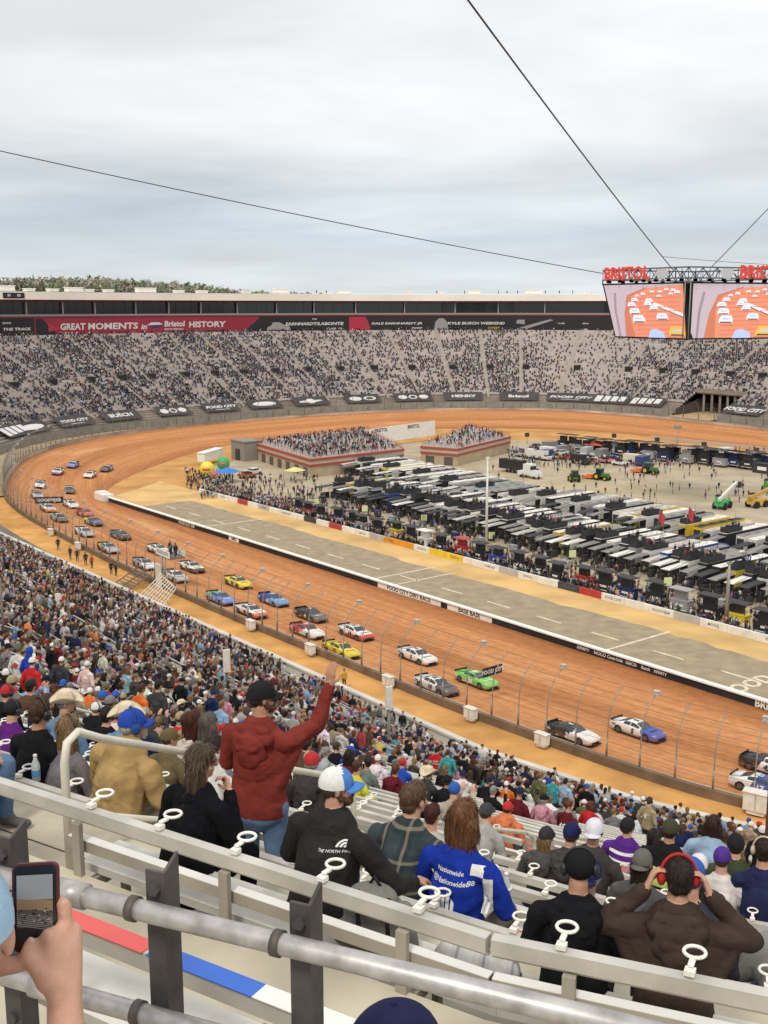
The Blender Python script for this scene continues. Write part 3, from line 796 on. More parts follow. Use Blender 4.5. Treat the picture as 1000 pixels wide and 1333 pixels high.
class Body:
    """solid pieces that are fused into one continuous surface; the label of the closest piece colours each face"""
    def __init__(s): s.pr = []; s.hem = None
    def cone(s, a, b, r0, r1, lab, flat=1.0, fd=(0, 1, 0)): s.pr.append(('c', Vector(a), Vector(b), r0, r1, lab, flat, Vector(fd)))
    def ell(s, c, r, lab, M=None): s.pr.append(('e', Vector(c), Vector(r), M if M is not None else Matrix.Identity(3), lab))
    def raw(s):
        mb = MB()
        for p in s.pr:
            if p[0] == 'e':
                _, c, r, M, lab = p; mb.ball(c, tuple(r), 16, 10, M)
            else:
                _, a, b, r0, r1, lab, flat, fd = p
                d = b - a; L_ = max(d.length, 1e-4); d = d / L_
                v = fd - d * fd.dot(d)
                if v.length < .05: v = Vector((1, 0, 0)) - d * d.x
                v.normalize(); u = v.cross(d); rings = []; n = 14
                st = [(-math.cos(t) * r0, math.sin(t) * r0) for t in np.linspace(.12, math.pi / 2, 4)] + [(L_ + math.sin(t) * r1, math.cos(t) * r1) for t in np.linspace(0, math.pi / 2 - .12, 4)]
                V = []
                for (x, rr) in st:
                    for j in range(n):
                        q = 2 * math.pi * j / n; V.append(a + d * x + u * (rr * math.cos(q)) + v * (rr * flat * math.sin(q)))
                F = [(i * n + j, i * n + (j + 1) % n, (i + 1) * n + (j + 1) % n, (i + 1) * n + j) for i in range(len(st) - 1) for j in range(n)]
                F += [tuple(range(n - 1, -1, -1)), tuple((len(st) - 1) * n + j for j in range(n))]
                mb.add(V, F)
        return mb
    def dist(s, P):
        out = []
        for p in s.pr:
            if p[0] == 'e':
                _, c, r, M, lab = p
                Q = (P - np.array(c)) @ np.array(M)          # M^T applied
                k = np.linalg.norm(Q / np.array(r), axis=1); out.append((k - 1) * min(r))
            else:
                _, a, b, r0, r1, lab, flat, fd = p
                a_ = np.array(a); d = np.array(b) - a_; L2 = max(d @ d, 1e-8)
                v = np.array(fd) - d * (np.array(fd) @ d) / L2
                n_ = np.linalg.norm(v); v = v / n_ if n_ > .05 else np.zeros(3)
                W = P - a_; t = np.clip(W @ d / L2, 0, 1); W = W - t[:, None] * d
                if flat != 1: W = W + np.outer((W @ v) * (1 / flat - 1), v)
                rr = r0 + (r1 - r0) * t; out.append((np.linalg.norm(W, axis=1) - rr) * min(1, flat + .15))
        return np.array(out)
    def build(s, name, voxel, smooth=2, folds=0.0, seed=0, decim=None):
        me0 = s.raw().mesh('raw'); o = bpy.data.objects.new('tmp', me0); COL.objects.link(o)
        m = o.modifiers.new('r', 'REMESH'); m.mode = 'VOXEL'; m.voxel_size = voxel; m.use_smooth_shade = True
        if smooth: q = o.modifiers.new('s', 'SMOOTH'); q.factor = .5; q.iterations = smooth
        if decim: q = o.modifiers.new('d', 'DECIMATE'); q.ratio = decim
        me = bpy.data.meshes.new_from_object(o.evaluated_get(bpy.context.evaluated_depsgraph_get()))
        bpy.data.objects.remove(o); bpy.data.meshes.remove(me0); me.name = name
        nv = len(me.vertices); V = np.zeros(nv * 3, np.float32); me.vertices.foreach_get('co', V); V = V.reshape(-1, 3).astype(float)
        labs = np.array([p[5] if p[0] == 'c' else p[4] for p in s.pr])
        vl = labs[np.argmin(s.dist(V), axis=0)]
        if folds > 0:
            N_ = np.zeros(nv * 3, np.float32); me.vertices.foreach_get('normal', N_); N_ = N_.reshape(-1, 3)
            from mathutils import noise
            off = Vector((seed * 3.1, seed * 1.7, 0)); D = np.zeros(nv)
            cloth = (vl == TOP) | (vl == PANT) | (vl == EXTRA)
            for i in np.nonzero(cloth)[0]:
                p = Vector(V[i]); w = p + noise.noise_vector(p * 3 + off) * .12
                a = noise.noise(Vector((w.x * 9 + w.z * 4, w.y * 9, w.z * 8 - w.x * 5)) + off); b = noise.noise(Vector((w.x * 22, w.y * 22, w.z * 22)) + off)
                D[i] = ((1 - abs(a) * 2.4) * folds + b * folds * .35) * (1 if vl[i] == TOP else .45)
            V += N_ * D[:, None]; me.vertices.foreach_set('co', V.astype(np.float32).ravel())
        nf = len(me.polygons); C = np.zeros(nf * 3, np.float32); me.polygons.foreach_get('center', C)
        fl = labs[np.argmin(s.dist(C.reshape(-1, 3).astype(float)), axis=0)]
        if s.hem is not None:
            Q = C.reshape(-1, 3); z0, ymax = s.hem
            m_ = (np.abs(Q[:, 0]) < .2) & (np.abs(Q[:, 1]) < .2) & (Q[:, 1] < ymax) & (np.abs(Q[:, 2] - z0) < .22) & ((fl == TOP) | (fl == PANT))
            fl[m_] = np.where(Q[m_, 2] > z0, TOP, PANT)
        me.polygons.foreach_set('material_index', fl.astype(np.int32)); me.polygons.foreach_set('use_smooth', np.ones(nf, bool))
        me.update(); return me, vl

def hand(b, wrist, fdir, pdir, side, curl=.4, lab=SKIN, sc=1.0, thumb=.6):
    """palm and five bent fingers; fdir = where the fingers point, pdir = out of the palm, side = +1 thumb on fdir x pdir"""
    w = Vector(wrist); f = Vector(fdir).normalized(); p = Vector(pdir); p = (p - f * p.dot(f)).normalized(); t = f.cross(p) * side
    pc = w + f * .085 * sc
    for k in (-1, -.33, .33, 1): b.cone(w + t * .016 * k * sc + f * .01, pc + t * .029 * k * sc, .015 * sc, .0125 * sc, lab)
    for k, ln in ((1, .072), (.33, .081), (-.33, .075), (-1, .058)):
        a0 = pc + t * .029 * k * sc; ang = curl; d = f; q = a0
        for j, fr in enumerate((.45, .32, .25)):
            d = (f * math.cos(ang) + p * math.sin(ang)); e = q + d * ln * fr * sc
            b.cone(q, e, (.0095 - .0009 * j) * sc, (.0088 - .0009 * j) * sc, lab); q = e; ang += curl * 1.0
    a0 = w + f * .03 * sc + t * .026 * sc; d = (f * .55 + t * .75 + p * thumb * .6).normalized(); m = a0 + d * .038 * sc
    d2 = (f * .9 + t * .2 + p * thumb).normalized()
    b.cone(a0, m, .0135 * sc, .0115 * sc, lab); b.cone(m, m + d2 * .03 * sc, .0115 * sc, .009 * sc, lab)

def head_prims(b, c, M, lab=SKIN, beard=False, neck=None, k=.91):
    c = Vector(c)
    def e(p, r, l=lab): b.ell(c + M @ (Vector(p) * k), Vector(r) * k, l, M)
    e((0, -.012, .03), (.076, .094, .085)); e((0, .022, -.04), (.060, .066, .072)); e((0, .052, -.085), (.034, .032, .026))
    e((0, .068, .03), (.05, .028, .022)); b.cone(c + M @ Vector((0, .086, .008)) * k, c + M @ Vector((0, .104, -.022)) * k, .009 * k, .014 * k, lab)
    for s in (-1, 1):
        e((s * .078, -.004, -.008), (.011, .021, .032)); e((s * .036, .062, -.03), (.026, .024, .024)); b.cone(c + M @ Vector((s * .013, .079, -.058)) * k, c + M @ Vector((0, .083, -.058)) * k, .008 * k, .008 * k, lab)

def rig(pose='seat', lean=8, sit=.43, wide=1.0, thick=1.0, yaw=0, pitch=0, roll=0, headk=1.0, twist=0, armL=None, armR=None, fem=False, hood=False, legs=None, height=1.0, hands=True, long=0.0, headoff=(0, 0, 0), lod=False, cuff=True):
    """person facing +Y, feet on z = 0. armL / armR: (elbow, wrist, fingers direction, palm direction, curl)"""
    b = Body(); k = height
    hp = (sit + .10) if pose == 'seat' else .93 * k
    Lm = rotm(-lean); up = lambda y, z, x=0: Vector((0, 0, hp)) + Lm @ Vector((x, y, z * k))
    Tm = rotm(0, 0, twist)
    def tw(v): return Tm @ v
    wS = (.165 if fem else .185) * wide; wc = (.150 if fem else .168) * wide; wb = (.155 if fem else .158) * thick
    # trunk
    b.cone(up(0, -.02), up(.0, .16), wb * 1.04, wb * .98, TOP, .72); b.cone(up(0, .13), up(.01, .34), wb * .97, wc * 1.0, TOP, .70); b.cone(up(.01, .32), up(.005, .44), wc, wc * .86, TOP, .66)
    sh = {s: tw(up(.0, .435, s * wS)) for s in (-1, 1)}
    b.cone(sh[-1], sh[1], .062, .062, TOP); b.cone(up(0, .45), up(.012, .515), .10, .062, TOP, .85)
    for s in (-1, 1): b.cone(up(.0, .495, s * .05), sh[s], .055, .060, TOP)
    b.hem = (hp - .08, .3) if pose != 'seat' else (hp - .05, .10)
    b.cone(up(-.02, .20), up(-.03, .40), .12 * wide, .13 * wide, TOP, .5)
    b.ell(up(-.025, .27), (.145 * wide, .105 * thick, .20), TOP, Lm)
    if fem: 
        for s in (-1, 1): b.ell(up(.085, .31, s * .06), (.07, .07, .07), TOP)
    hc = up(.0, .455) + Lm @ Vector((0, .045, 0)) * 1 + Vector((0, .01, .255 * headk)) + Vector(headoff)
    if lean > 15: hc += Vector((0, .03, -.02))
    nb = up(.008, .49)
    b.cone(nb, hc + Vector((0, -.022, -.07)), .058, .052, SKIN)
    HM = rotm(pitch, roll, yaw)
    head_prims(b, hc, HM, k=headk * .91)
    if hood:
        HMt = Lm @ rotm(28)
        b.cone(up(-.10, .525, -.085), up(-.10, .525, .085), .034, .034, TOP)
        for s in (-1, 1): b.cone(up(-.09, .52, s * .09), up(.065, .475, s * .062), .040, .032, TOP); b.cone(up(-.10, .47, s * .10), up(-.03, .47, s * .11), .05, .045, TOP)
        b.cone(up(-.02, .50), up(-.005, .53), .074, .068, TOP)
    else:
        for s in (-1, 1): b.cone(up(-.045, .51, s * .045), up(.045, .50, s * .05), .026, .022, TOP)
        b.cone(up(-.05, .515, -.045), up(-.05, .515, .045), .026, .026, TOP); b.cone(up(-.005, .49), up(.008, .525), .072, .066, TOP)
    # arms
    for s, arm in ((-1, armL), (1, armR)):
        if arm is None:
            if pose == 'seat': arm = (Vector((s * .25 * wide, .07 + hp * 0 + math.sin(R(lean)) * .25, hp + .20)), Vector((s * .11, .34, hp + .10)), (-s * .4, .8, -.25), (-s * .2, 0, -1), .35)
            else: arm = (Vector((s * .27 * wide, -.03, hp + .17)), Vector((s * .25 * wide, .07, hp - .07)), (0, .25, -1), (-s, 0, 0), .4)
        el, wr, fd, pd_, cu = arm; el = Vector(el); wr = Vector(wr); ft = thick ** .5
        b.cone(sh[s], el, .063 * ft, .052 * ft, TOP); b.cone(el, wr.lerp(el, .08), .052 * ft, .040, TOP)
        if cuff: b.cone(wr.lerp(el, .16), wr.lerp(el, .05), .043, .040, TOP)
        b.cone(wr.lerp(el, .08), wr, .027, .026, SKIN)
        if el.z > hp + .24: b.cone(sh[s].lerp(el, .45), up(.0, .12, s * .105), .055, .085, TOP); b.cone(sh[s].lerp(el, .2), up(.0, .25, s * .12), .055, .08, TOP)
        if hands and not lod: hand(b, wr, fd, pd_, -s, cu)
        else: b.cone(wr, wr + Vector(fd).normalized() * .12, .035, .03, SKIN, .6)
    # legs
    for s in (-1, 1):
        hip = Vector((s * .088 * thick, .02, hp - .02))
        if legs: kn, an, tdir = legs[0 if s < 0 else 1]; kn = Vector(kn); an = Vector(an); tdir = Vector(tdir)
        elif pose == 'seat': kn = Vector((s * .14, .44, hp - .01)); an = Vector((s * .13, .42, .10)); tdir = Vector((s * .15, 1, 0))
        else: kn = Vector((s * .10, .035, .50 * k)); an = Vector((s * .105, -.01, .10)); tdir = Vector((s * .2, 1, 0))
        tdir.normalize()
        b.cone(hip, kn, .092 * thick ** .5, .064, PANT); b.cone(kn, an, .064, .05, PANT)
        b.cone(an + Vector((0, 0, -.02)), an + Vector((0, 0, -.045)) + tdir * .03, .045, .045, SHOE)
        b.cone(an + Vector((0, 0, -.055)) - tdir * .04, an + Vector((0, 0, -.062)) + tdir * .15, .043, .036, SHOE, .8, (0, 0, 1))
    b.cone((-.07, .0, hp - .03), (.07, .0, hp - .03), .115 * thick, .115 * thick, PANT, .95)
    if long: b.cone(up(0, -.02), up(0, -.12 - long), wb * 1.06, wb * 1.1, TOP, .78)
    b.head = (hc, HM); b.sh = sh; b.up = up; b.lm = Lm; b.is_hood = hood
    return b

def hood_mesh(b, voxel=.009, seed=0):
    h = Body(); up = b.up; Q = b.lm @ rotm(18)
    h.ell(up(-.135, .40), (.128, .042, .115), TOP, Q); h.ell(up(-.15, .345), (.080, .040, .085), TOP, Q); h.cone(up(-.165, .42, -.055), up(-.165, .42, .055), .030, .030, TOP)
    arc = [up(.07, .452, -.070), up(.0, .495, -.098), up(-.065, .515, -.092), up(-.115, .512, -.045), up(-.122, .510, 0), up(-.115, .512, .045), up(-.065, .515, .092), up(.0, .495, .098), up(.07, .452, .070)]
    for p, q in zip(arc, arc[1:]): h.cone(p, q, .026, .026, TOP)
    arc = [up(-.055, .47, -.115), up(-.115, .47, -.09), up(-.15, .46, -.04), up(-.152, .46, .04), up(-.115, .47, .09), up(-.055, .47, .115)]
    for p, q in zip(arc, arc[1:]): h.cone(p, q, .036, .036, TOP)
    me, _ = h.build('hood_of_jacket', voxel, 2, .006, seed)
    for p in me.polygons: p.material_index = 0
    me.materials.append(M_TOP); return me
# ---- clothing materials
def skin_mat():
    m = bpy.data.materials.new('skin'); m.use_nodes = True; N = m.node_tree.nodes; L = m.node_tree.links; b = N['Principled BSDF']
    b.inputs['Roughness'].default_value = .55; b.inputs['Specular IOR Level'].default_value = .3
    oi = N.new('ShaderNodeObjectInfo'); rp = N.new('ShaderNodeValToRGB'); rp.color_ramp.elements[0].color = (.50, .27, .18, 1); rp.color_ramp.elements[1].color = (.36, .18, .11, 1)
    e = rp.color_ramp.elements.new(.5); e.color = (.56, .32, .23, 1)
    tc = N.new('ShaderNodeTexCoord'); no = N.new('ShaderNodeTexNoise'); no.inputs['Scale'].default_value = 22; no.inputs['Detail'].default_value = 5; L.new(tc.outputs['Object'], no.inputs['Vector'])
    mr = N.new('ShaderNodeMapRange'); mr.inputs['From Min'].default_value = .3; mr.inputs['From Max'].default_value = .7; mr.inputs['To Min'].default_value = .86; mr.inputs['To Max'].default_value = 1.12; L.new(no.outputs['Fac'], mr.inputs['Value'])
    L.new(oi.outputs['Random'], rp.inputs['Fac']); s = N.new('ShaderNodeVectorMath'); s.operation = 'SCALE'; L.new(rp.outputs['Color'], s.inputs[0]); L.new(mr.outputs[0], s.inputs['Scale']); L.new(s.outputs[0], b.inputs['Base Color'])
    n2 = N.new('ShaderNodeTexNoise'); n2.inputs['Scale'].default_value = 260; n2.inputs['Detail'].default_value = 3; L.new(tc.outputs['Object'], n2.inputs['Vector']); bb = N.new('ShaderNodeBump'); bb.inputs['Strength'].default_value = .25; bb.inputs['Distance'].default_value = .004; L.new(n2.outputs['Fac'], bb.inputs['Height']); L.new(bb.outputs['Normal'], b.inputs['Normal'])
    MATS['skin'] = m; return m
M_SKIN = skin_mat()
def rand_mat(name, cols, rough=.85, var=.15, scale=30):
    m = bpy.data.materials.new(name); m.use_nodes = True; N = m.node_tree.nodes; L = m.node_tree.links; b = N['Principled BSDF']
    b.inputs['Roughness'].default_value = rough; b.inputs['Specular IOR Level'].default_value = .2
    oi = N.new('ShaderNodeObjectInfo'); rp = N.new('ShaderNodeValToRGB'); rp.color_ramp.interpolation = 'CONSTANT'
    for i, c in enumerate(cols):
        e = rp.color_ramp.elements[i] if i < 2 else rp.color_ramp.elements.new(i / len(cols)); e.position = i / len(cols); e.color = (*c, 1)
    mu = N.new('ShaderNodeMath'); mu.operation = 'MULTIPLY'; mu.inputs[1].default_value = 7.31; fr = N.new('ShaderNodeMath'); fr.operation = 'FRACT'
    L.new(oi.outputs['Random'], mu.inputs[0]); L.new(mu.outputs[0], fr.inputs[0]); L.new(fr.outputs[0], rp.inputs['Fac']); L.new(rp.outputs['Color'], b.inputs['Base Color'])
    MATS[name] = m; return m
M_TOP = mat('cloth_top', (.2, .2, .2), .9, var=.2, scale=9, bump=.3, bscale=170, spec=.08, objcol=True, wr=.35)
M_PANT = rand_mat('cloth_trousers', [(.05, .075, .14), (.03, .03, .035), (.09, .12, .19), (.20, .17, .12), (.06, .06, .065), (.13, .17, .25)])
M_SHOE = rand_mat('shoe', [(.03, .03, .03), (.5, .5, .48), (.10, .09, .08), (.06, .05, .05)])
M_HAT = mat('cloth_cap', (.2, .2, .2), .85, var=.1, scale=20, bump=.15, bscale=200, spec=.15, objcol=True)
M_HAIR = mat('hair', (.05, .03, .02), .6, var=.45, scale=60, bump=.5, bscale=120, spec=.3, objcol=True, stretch=(1, 1, .12))
M_HSET = mat('headset_black', (.02, .02, .022), .4, var=.1, scale=9)
M_EYE = mat('eye_dark', (.03, .02, .015), .3)
BODY_M = [M_SKIN, M_TOP, M_PANT, M_SHOE]

# ---- things worn on the head, in head space (origin = head centre)
def cap_mesh(back=False, trucker=False):
    mb = MB()
    V = []; nu, nv = 28, 9
    for i in range(nv + 1):
        a = (math.pi / 2 + .12) * i / nv
        for j in range(nu):
            q = 2 * math.pi * j / nu; V.append((.089 * math.sin(a) * math.cos(q) * (1 + .008 * math.cos(6 * q)), .109 * math.sin(a) * math.sin(q) - .008, .022 + .108 * math.cos(a)))
    F = [(i * nu + j, (i + 1) * nu + j, (i + 1) * nu + (j + 1) % nu, i * nu + (j + 1) % nu) for i in range(nv) for j in range(nu)]
    F = [tuple(f) for f in F]
    n0 = len(mb.v); mb.add(V, F, 0, True)
    # front panel in the second material for trucker caps
    if trucker:
        for q, f in enumerate(mb.f):
            y = sum(mb.v[i][1] for i in f) / 4
            mb.mi[q] = 1 if y < .03 else 0
    # brim
    sg = -1 if back else 1; B = []; m = 13
    for dz in (0, -.006):
        for e in (0, 1, 2):
            for j in range(m):
                x = -1 + 2 * j / (m - 1); rr = (.075, .082, .083)[e]
                xx = x * rr; base = .097 * math.sqrt(max(0, 1 - (xx / .0905) ** 2))
                y = base + (0, .045, .078)[e] * math.sqrt(max(.0, 1 - x * x * (.0, .35, .80)[e]))
                B.append((xx, sg * y - .006, .020 - .022 * x * x - (.0, .004, .012)[e] + dz))
    F = []
    for e in (0, 1):
        for j in range(m - 1):
            a = e * m + j; F.append((a, a + 1, a + m + 1, a + m)); c = a + 3 * m; F.append((c, c + m, c + m + 1, c + 1))
    for j in range(m - 1): a = 2 * m + j; F.append((a, a + 1, a + 1 + 3 * m, a + 3 * m))
    mb.add(B, F, 0, True); mb.ball((0, -.008, .130), .007, 8, 5)
    return mb.mesh('cap')
def fused(fn, voxel=.009, smooth=2, rough=0.0, sx=(30, 30, 6), name='hair'):
    b = Body(); fn(b); me, vl = b.build(name, voxel, smooth)
    if rough:
        from mathutils import noise
        for v in me.vertices:
            p = v.co; v.co = p + v.normal * (noise.noise(Vector((p.x * sx[0], p.y * sx[1], p.z * sx[2]))) * rough)
    for p in me.polygons: p.material_index = 0
    return me
def f_short(b):
    b.ell((0, -.017, .038), (.081, .098, .086), 0); b.ell((0, .03, .085), (.06, .05, .035), 0); b.ell((0, -.06, -.02), (.066, .045, .055), 0)
    for s in (-1, 1): b.ell((s * .066, .004, .015), (.014, .03, .045), 0)
def f_long(b):
    b.ell((0, -.02, .04), (.087, .104, .090), 0); b.ell((0, .03, .09), (.06, .055, .034), 0)
    for x in (-.06, -.03, 0, .03, .06): b.cone((x, -.075 + abs(x) * .4, .0), (x * 1.25, -.095 + abs(x) * .3, -.25 - .03 * math.cos(x * 70)), .042, .022, 0)
    for s in (-1, 1): b.cone((s * .078, -.01, .02), (s * .088, .01, -.17), .026, .02, 0); b.cone((s * .082, -.04, .0), (s * .10, -.04, -.23), .034, .02, 0)
def f_bob(b):
    b.ell((0, -.02, .04), (.089, .106, .092), 0); b.ell((0, .03, .09), (.06, .055, .034), 0)
    for x in (-.06, -.03, 0, .03, .06): b.cone((x, -.075 + abs(x) * .4, .0), (x * 1.2, -.085 + abs(x) * .3, -.135), .044, .026, 0)
    for s in (-1, 1): b.cone((s * .08, -.01, .02), (s * .088, .02, -.11), .03, .02, 0); b.cone((s * .084, -.04, .0), (s * .095, -.035, -.13), .034, .022, 0)
def f_pony(b):
    f_short(b); b.cone((0, -.115, .04), (0, -.15, .0), .025, .032, 0); b.cone((0, -.15, .0), (0, -.14, -.19), .032, .012, 0)
def f_tail(b):                                       # hair hanging out below a cap
    b.ell((0, -.045, -.01), (.072, .06, .05), 0)
    for x in (-.045, 0, .045): b.cone((x, -.085 + abs(x) * .4, -.01), (x * 1.2, -.10, -.21), .034, .016, 0)
def f_under(b):                                      # hair showing below a cap
    b.ell((0, -.052, -.012), (.070, .052, .052), 0)
    for s in (-1, 1): b.ell((s * .070, -.012, -.0), (.013, .036, .036), 0)
def f_beanie(b):
    b.ell((0, -.012, .04), (.087, .105, .095), 0); b.cone((-.0, .0, .02), (0, 0, .03), .089, .089, 0, 1.16)
def f_hoodup(b):
    b.ell((0, -.03, .02), (.105, .115, .125), 0); b.cone((0, -.06, -.06), (0, -.06, -.16), .10, .11, 0, .8)
def f_beard(b):
    b.ell((0, .052, -.085), (.045, .045, .040), 0); b.cone((-.062, .02, -.05), (-.03, .07, -.085), .02, .022, 0); b.cone((.062, .02, -.05), (.03, .07, -.085), .02, .022, 0)
    b.cone((-.02, .095, -.048), (.02, .095, -.048), .009, .009, 0)
    for s in (-1, 1): b.cone((s * .069, .005, -.01), (s * .062, .02, -.06), .012, .018, 0)
def f_bald(b):
    b.ell((0, -.055, -.015), (.074, .055, .045), 0)
    for s in (-1, 1): b.ell((s * .07, -.01, .0), (.013, .035, .03), 0)
def cowboy_mesh():
    mb = MB(); nu = 32; prof = [(.0, .135), (.03, .128), (.055, .135), (.072, .118), (.080, .07), (.085, .03), (.088, .015), (.115, .010), (.15, .012), (.18, .018), (.178, .010), (.15, .003), (.10, .002), (.084, .004)]
    V = []
    for r, z in prof:
        for j in range(nu):
            q = 2 * math.pi * j / nu; x, y = math.cos(q), math.sin(q); curl = max(0, r - .1) * 1.0 * (abs(x) ** 2.2) * 1.0 - max(0, r - .1) * .35 * abs(y) ** 2
            crease = -.022 * math.exp(-(x * r / .02) ** 2) * (1 if z > .11 else 0)
            V.append((r * x * (1.0 if r < .1 else .95), r * y * 1.16 - .004, z + .02 + curl + crease))
    F = [(i * nu + j, (i + 1) * nu + j, (i + 1) * nu + (j + 1) % nu, i * nu + (j + 1) % nu) for i in range(len(prof) - 1) for j in range(nu)]
    mb.add(V, F, 0, True); mb2 = MB(); mb2.tube([(.0875 * math.cos(q), .1015 * math.sin(q) - .004, .042) for q in np.linspace(0, 2 * math.pi, 25)[:-1]], .006, n=6, closed=True)
    return mb.mesh('cowboy_hat'), mb2.mesh('hat_band')
def headset_mesh():
    mb = MB()
    for s in (-1, 1):
        mb.ball((s * .092, -.004, -.008), (.026, .038, .045), 14, 10); mb.tube([(s * .078, -.004, -.008), (s * .098, -.004, -.008)], .036, n=14)
    mb.tube([(.098 * math.cos(a), -.004, .01 + .128 * math.sin(a)) for a in np.linspace(0, math.pi, 17)], .009, n=6)
    return mb.mesh('headset')
def eyes_mesh():
    mb = MB()
    for s in (-1, 1): mb.ball((s * .031, .0835, .008), (.011, .007, .0065), 8, 6)
    for s in (-1, 1): mb.tube([(s * .048, .085, .026), (s * .03, .094, .031), (s * .014, .093, .028)], .0035, n=5)
    return mb.mesh('eyes')
WEAR = {}
def strands(me, n, L0, L1, wd, rnd):
    """thin locks lying along the surface so that hair reads as hair"""
    from mathutils import noise
    ar = np.array([p.area for p in me.polygons]); r_ = np.random.default_rng(n); pick = r_.choice(len(ar), n, p=ar / ar.sum())
    V = [tuple(v.co) for v in me.vertices]; F = [tuple(p.vertices) for p in me.polygons]
    for i in pick:
        p = me.polygons[i]; c = Vector(p.center); N_ = Vector(p.normal); g = Vector((c.x * .5, c.y * .9 - .02, -1 + max(0, N_.z) * .5)); g += Vector(r_.normal(0, rnd, 3)); d = g - N_ * g.dot(N_)
        if d.length < .05: continue
        d.normalize(); L_ = r_.uniform(L0, L1); s = d.cross(N_) * (wd * r_.uniform(.6, 1.3)); b0 = c + N_ * .001; b1 = b0 + d * L_ * .5 + N_ * .004; b2 = b0 + d * L_ + N_ * r_.uniform(-.002, .006) + Vector((0, 0, -.15 * L_)); k = len(V)
        V += [tuple(b0 - s), tuple(b0 + s), tuple(b1 + s), tuple(b1 - s), tuple(b2)]; F += [(k, k + 1, k + 2, k + 3), (k + 3, k + 2, k + 4)]
    m2 = bpy.data.meshes.new(me.name); m2.from_pydata(V, [], F); m2.polygons.foreach_set('use_smooth', [True] * len(F)); m2.update(); return m2
for nm, fn, rg in (('short_hair', f_short, .006), ('long_hair', f_long, .009), ('bob_hair', f_bob, .008), ('ponytail', f_pony, .007), ('hanging_hair', f_tail, .008), ('cropped_hair', f_under, .004), ('beanie', f_beanie, .002), ('hood', f_hoodup, .004), ('beard', f_beard, .005), ('hair_fringe', f_bald, .005)):
    WEAR[nm] = fused(fn, .009 if nm != 'hood' else .012, 2, rg, name=nm); 
    if nm not in ('beanie', 'hood'): WEAR[nm].materials.clear(); WEAR[nm] = strands(WEAR[nm], *{'short_hair': (900, .018, .035, .0022, .5), 'long_hair': (1500, .05, .11, .0026, .18), 'bob_hair': (1300, .04, .08, .0026, .2), 'ponytail': (1000, .02, .06, .0022, .35), 'hanging_hair': (900, .04, .10, .0024, .2), 'beard': (500, .010, .02, .0016, .5), 'hair_fringe': (500, .012, .028, .0018, .5), 'cropped_hair': (500, .010, .022, .0018, .5)}[nm])
    WEAR[nm].materials.append(M_HAT if nm in ('beanie', 'hood') else M_HAIR)
M_MESHW = mat('white_cap_mesh', (.66, .65, .62), .8, var=.12, scale=120)
WEAR['cap'] = cap_mesh(); WEAR['cap'].materials.append(M_HAT)
WEAR['backward_cap'] = cap_mesh(back=True); WEAR['backward_cap'].materials.append(M_HAT)
WEAR['trucker_cap'] = cap_mesh(trucker=True); WEAR['trucker_cap'].materials.append(M_HAT); WEAR['trucker_cap'].materials.append(M_MESHW)
ch_, cb_ = cowboy_mesh(); ch_.materials.append(mat('straw', (.62, .52, .36), .8, var=.15, scale=40, bump=.3, bscale=180)); cb_.materials.append(mat('hat_band_brown', (.12, .06, .03), .7)); WEAR['cowboy_hat'] = ch_; WEAR['hat_band'] = cb_
WEAR['headset'] = headset_mesh(); WEAR['headset'].materials.append(M_HSET)
ME_EYES = eyes_mesh(); ME_EYES.materials.append(M_EYE)

def wear(o, head, item, col=None, name=None, k=1.0, eyes=False):
    if item == 'under': item = 'cropped_hair'
    c = link(name or item, WEAR[item], None, o); hc, HM = head
    c.matrix_local = Matrix.Translation(hc) @ (HM.to_4x4()) @ Matrix.Diagonal((k * .91, k * .91, k * .91, 1))
    if col: c.color = (*col, 1)
    return c
def add_eyes(o, head, k=1.0):
    k *= .91
    c = link('eyes', ME_EYES, None, o); c.matrix_local = Matrix.Translation(head[0]) @ head[1].to_4x4() @ Matrix.Diagonal((k, k, k, 1))

def on_row(k, px, i=None, df=.23, py=None, dz=1.2):
    """place on row k whose point dz above the tread shows at photograph column px"""
    rad = row_rad(k) + df; z = row_z(k); best = None
    for si in ([i] if i is not None else SEGS):
        L_ = seg_len(si, rad)
        for t in np.arange(0, min(L_, 80), .02):
            q = proj(seg_pt(si, t, rad, z + dz))
            if q[2] < .3: continue
            e = abs(q[0] - px)
            if best is None or e < best[0]: best = (e, si, t)
    _, si, t = best
    return seg_pt(si, t, rad, z), math.atan2(seg_frame(si)[0].y, seg_frame(si)[0].x) - math.pi / 2, si, t
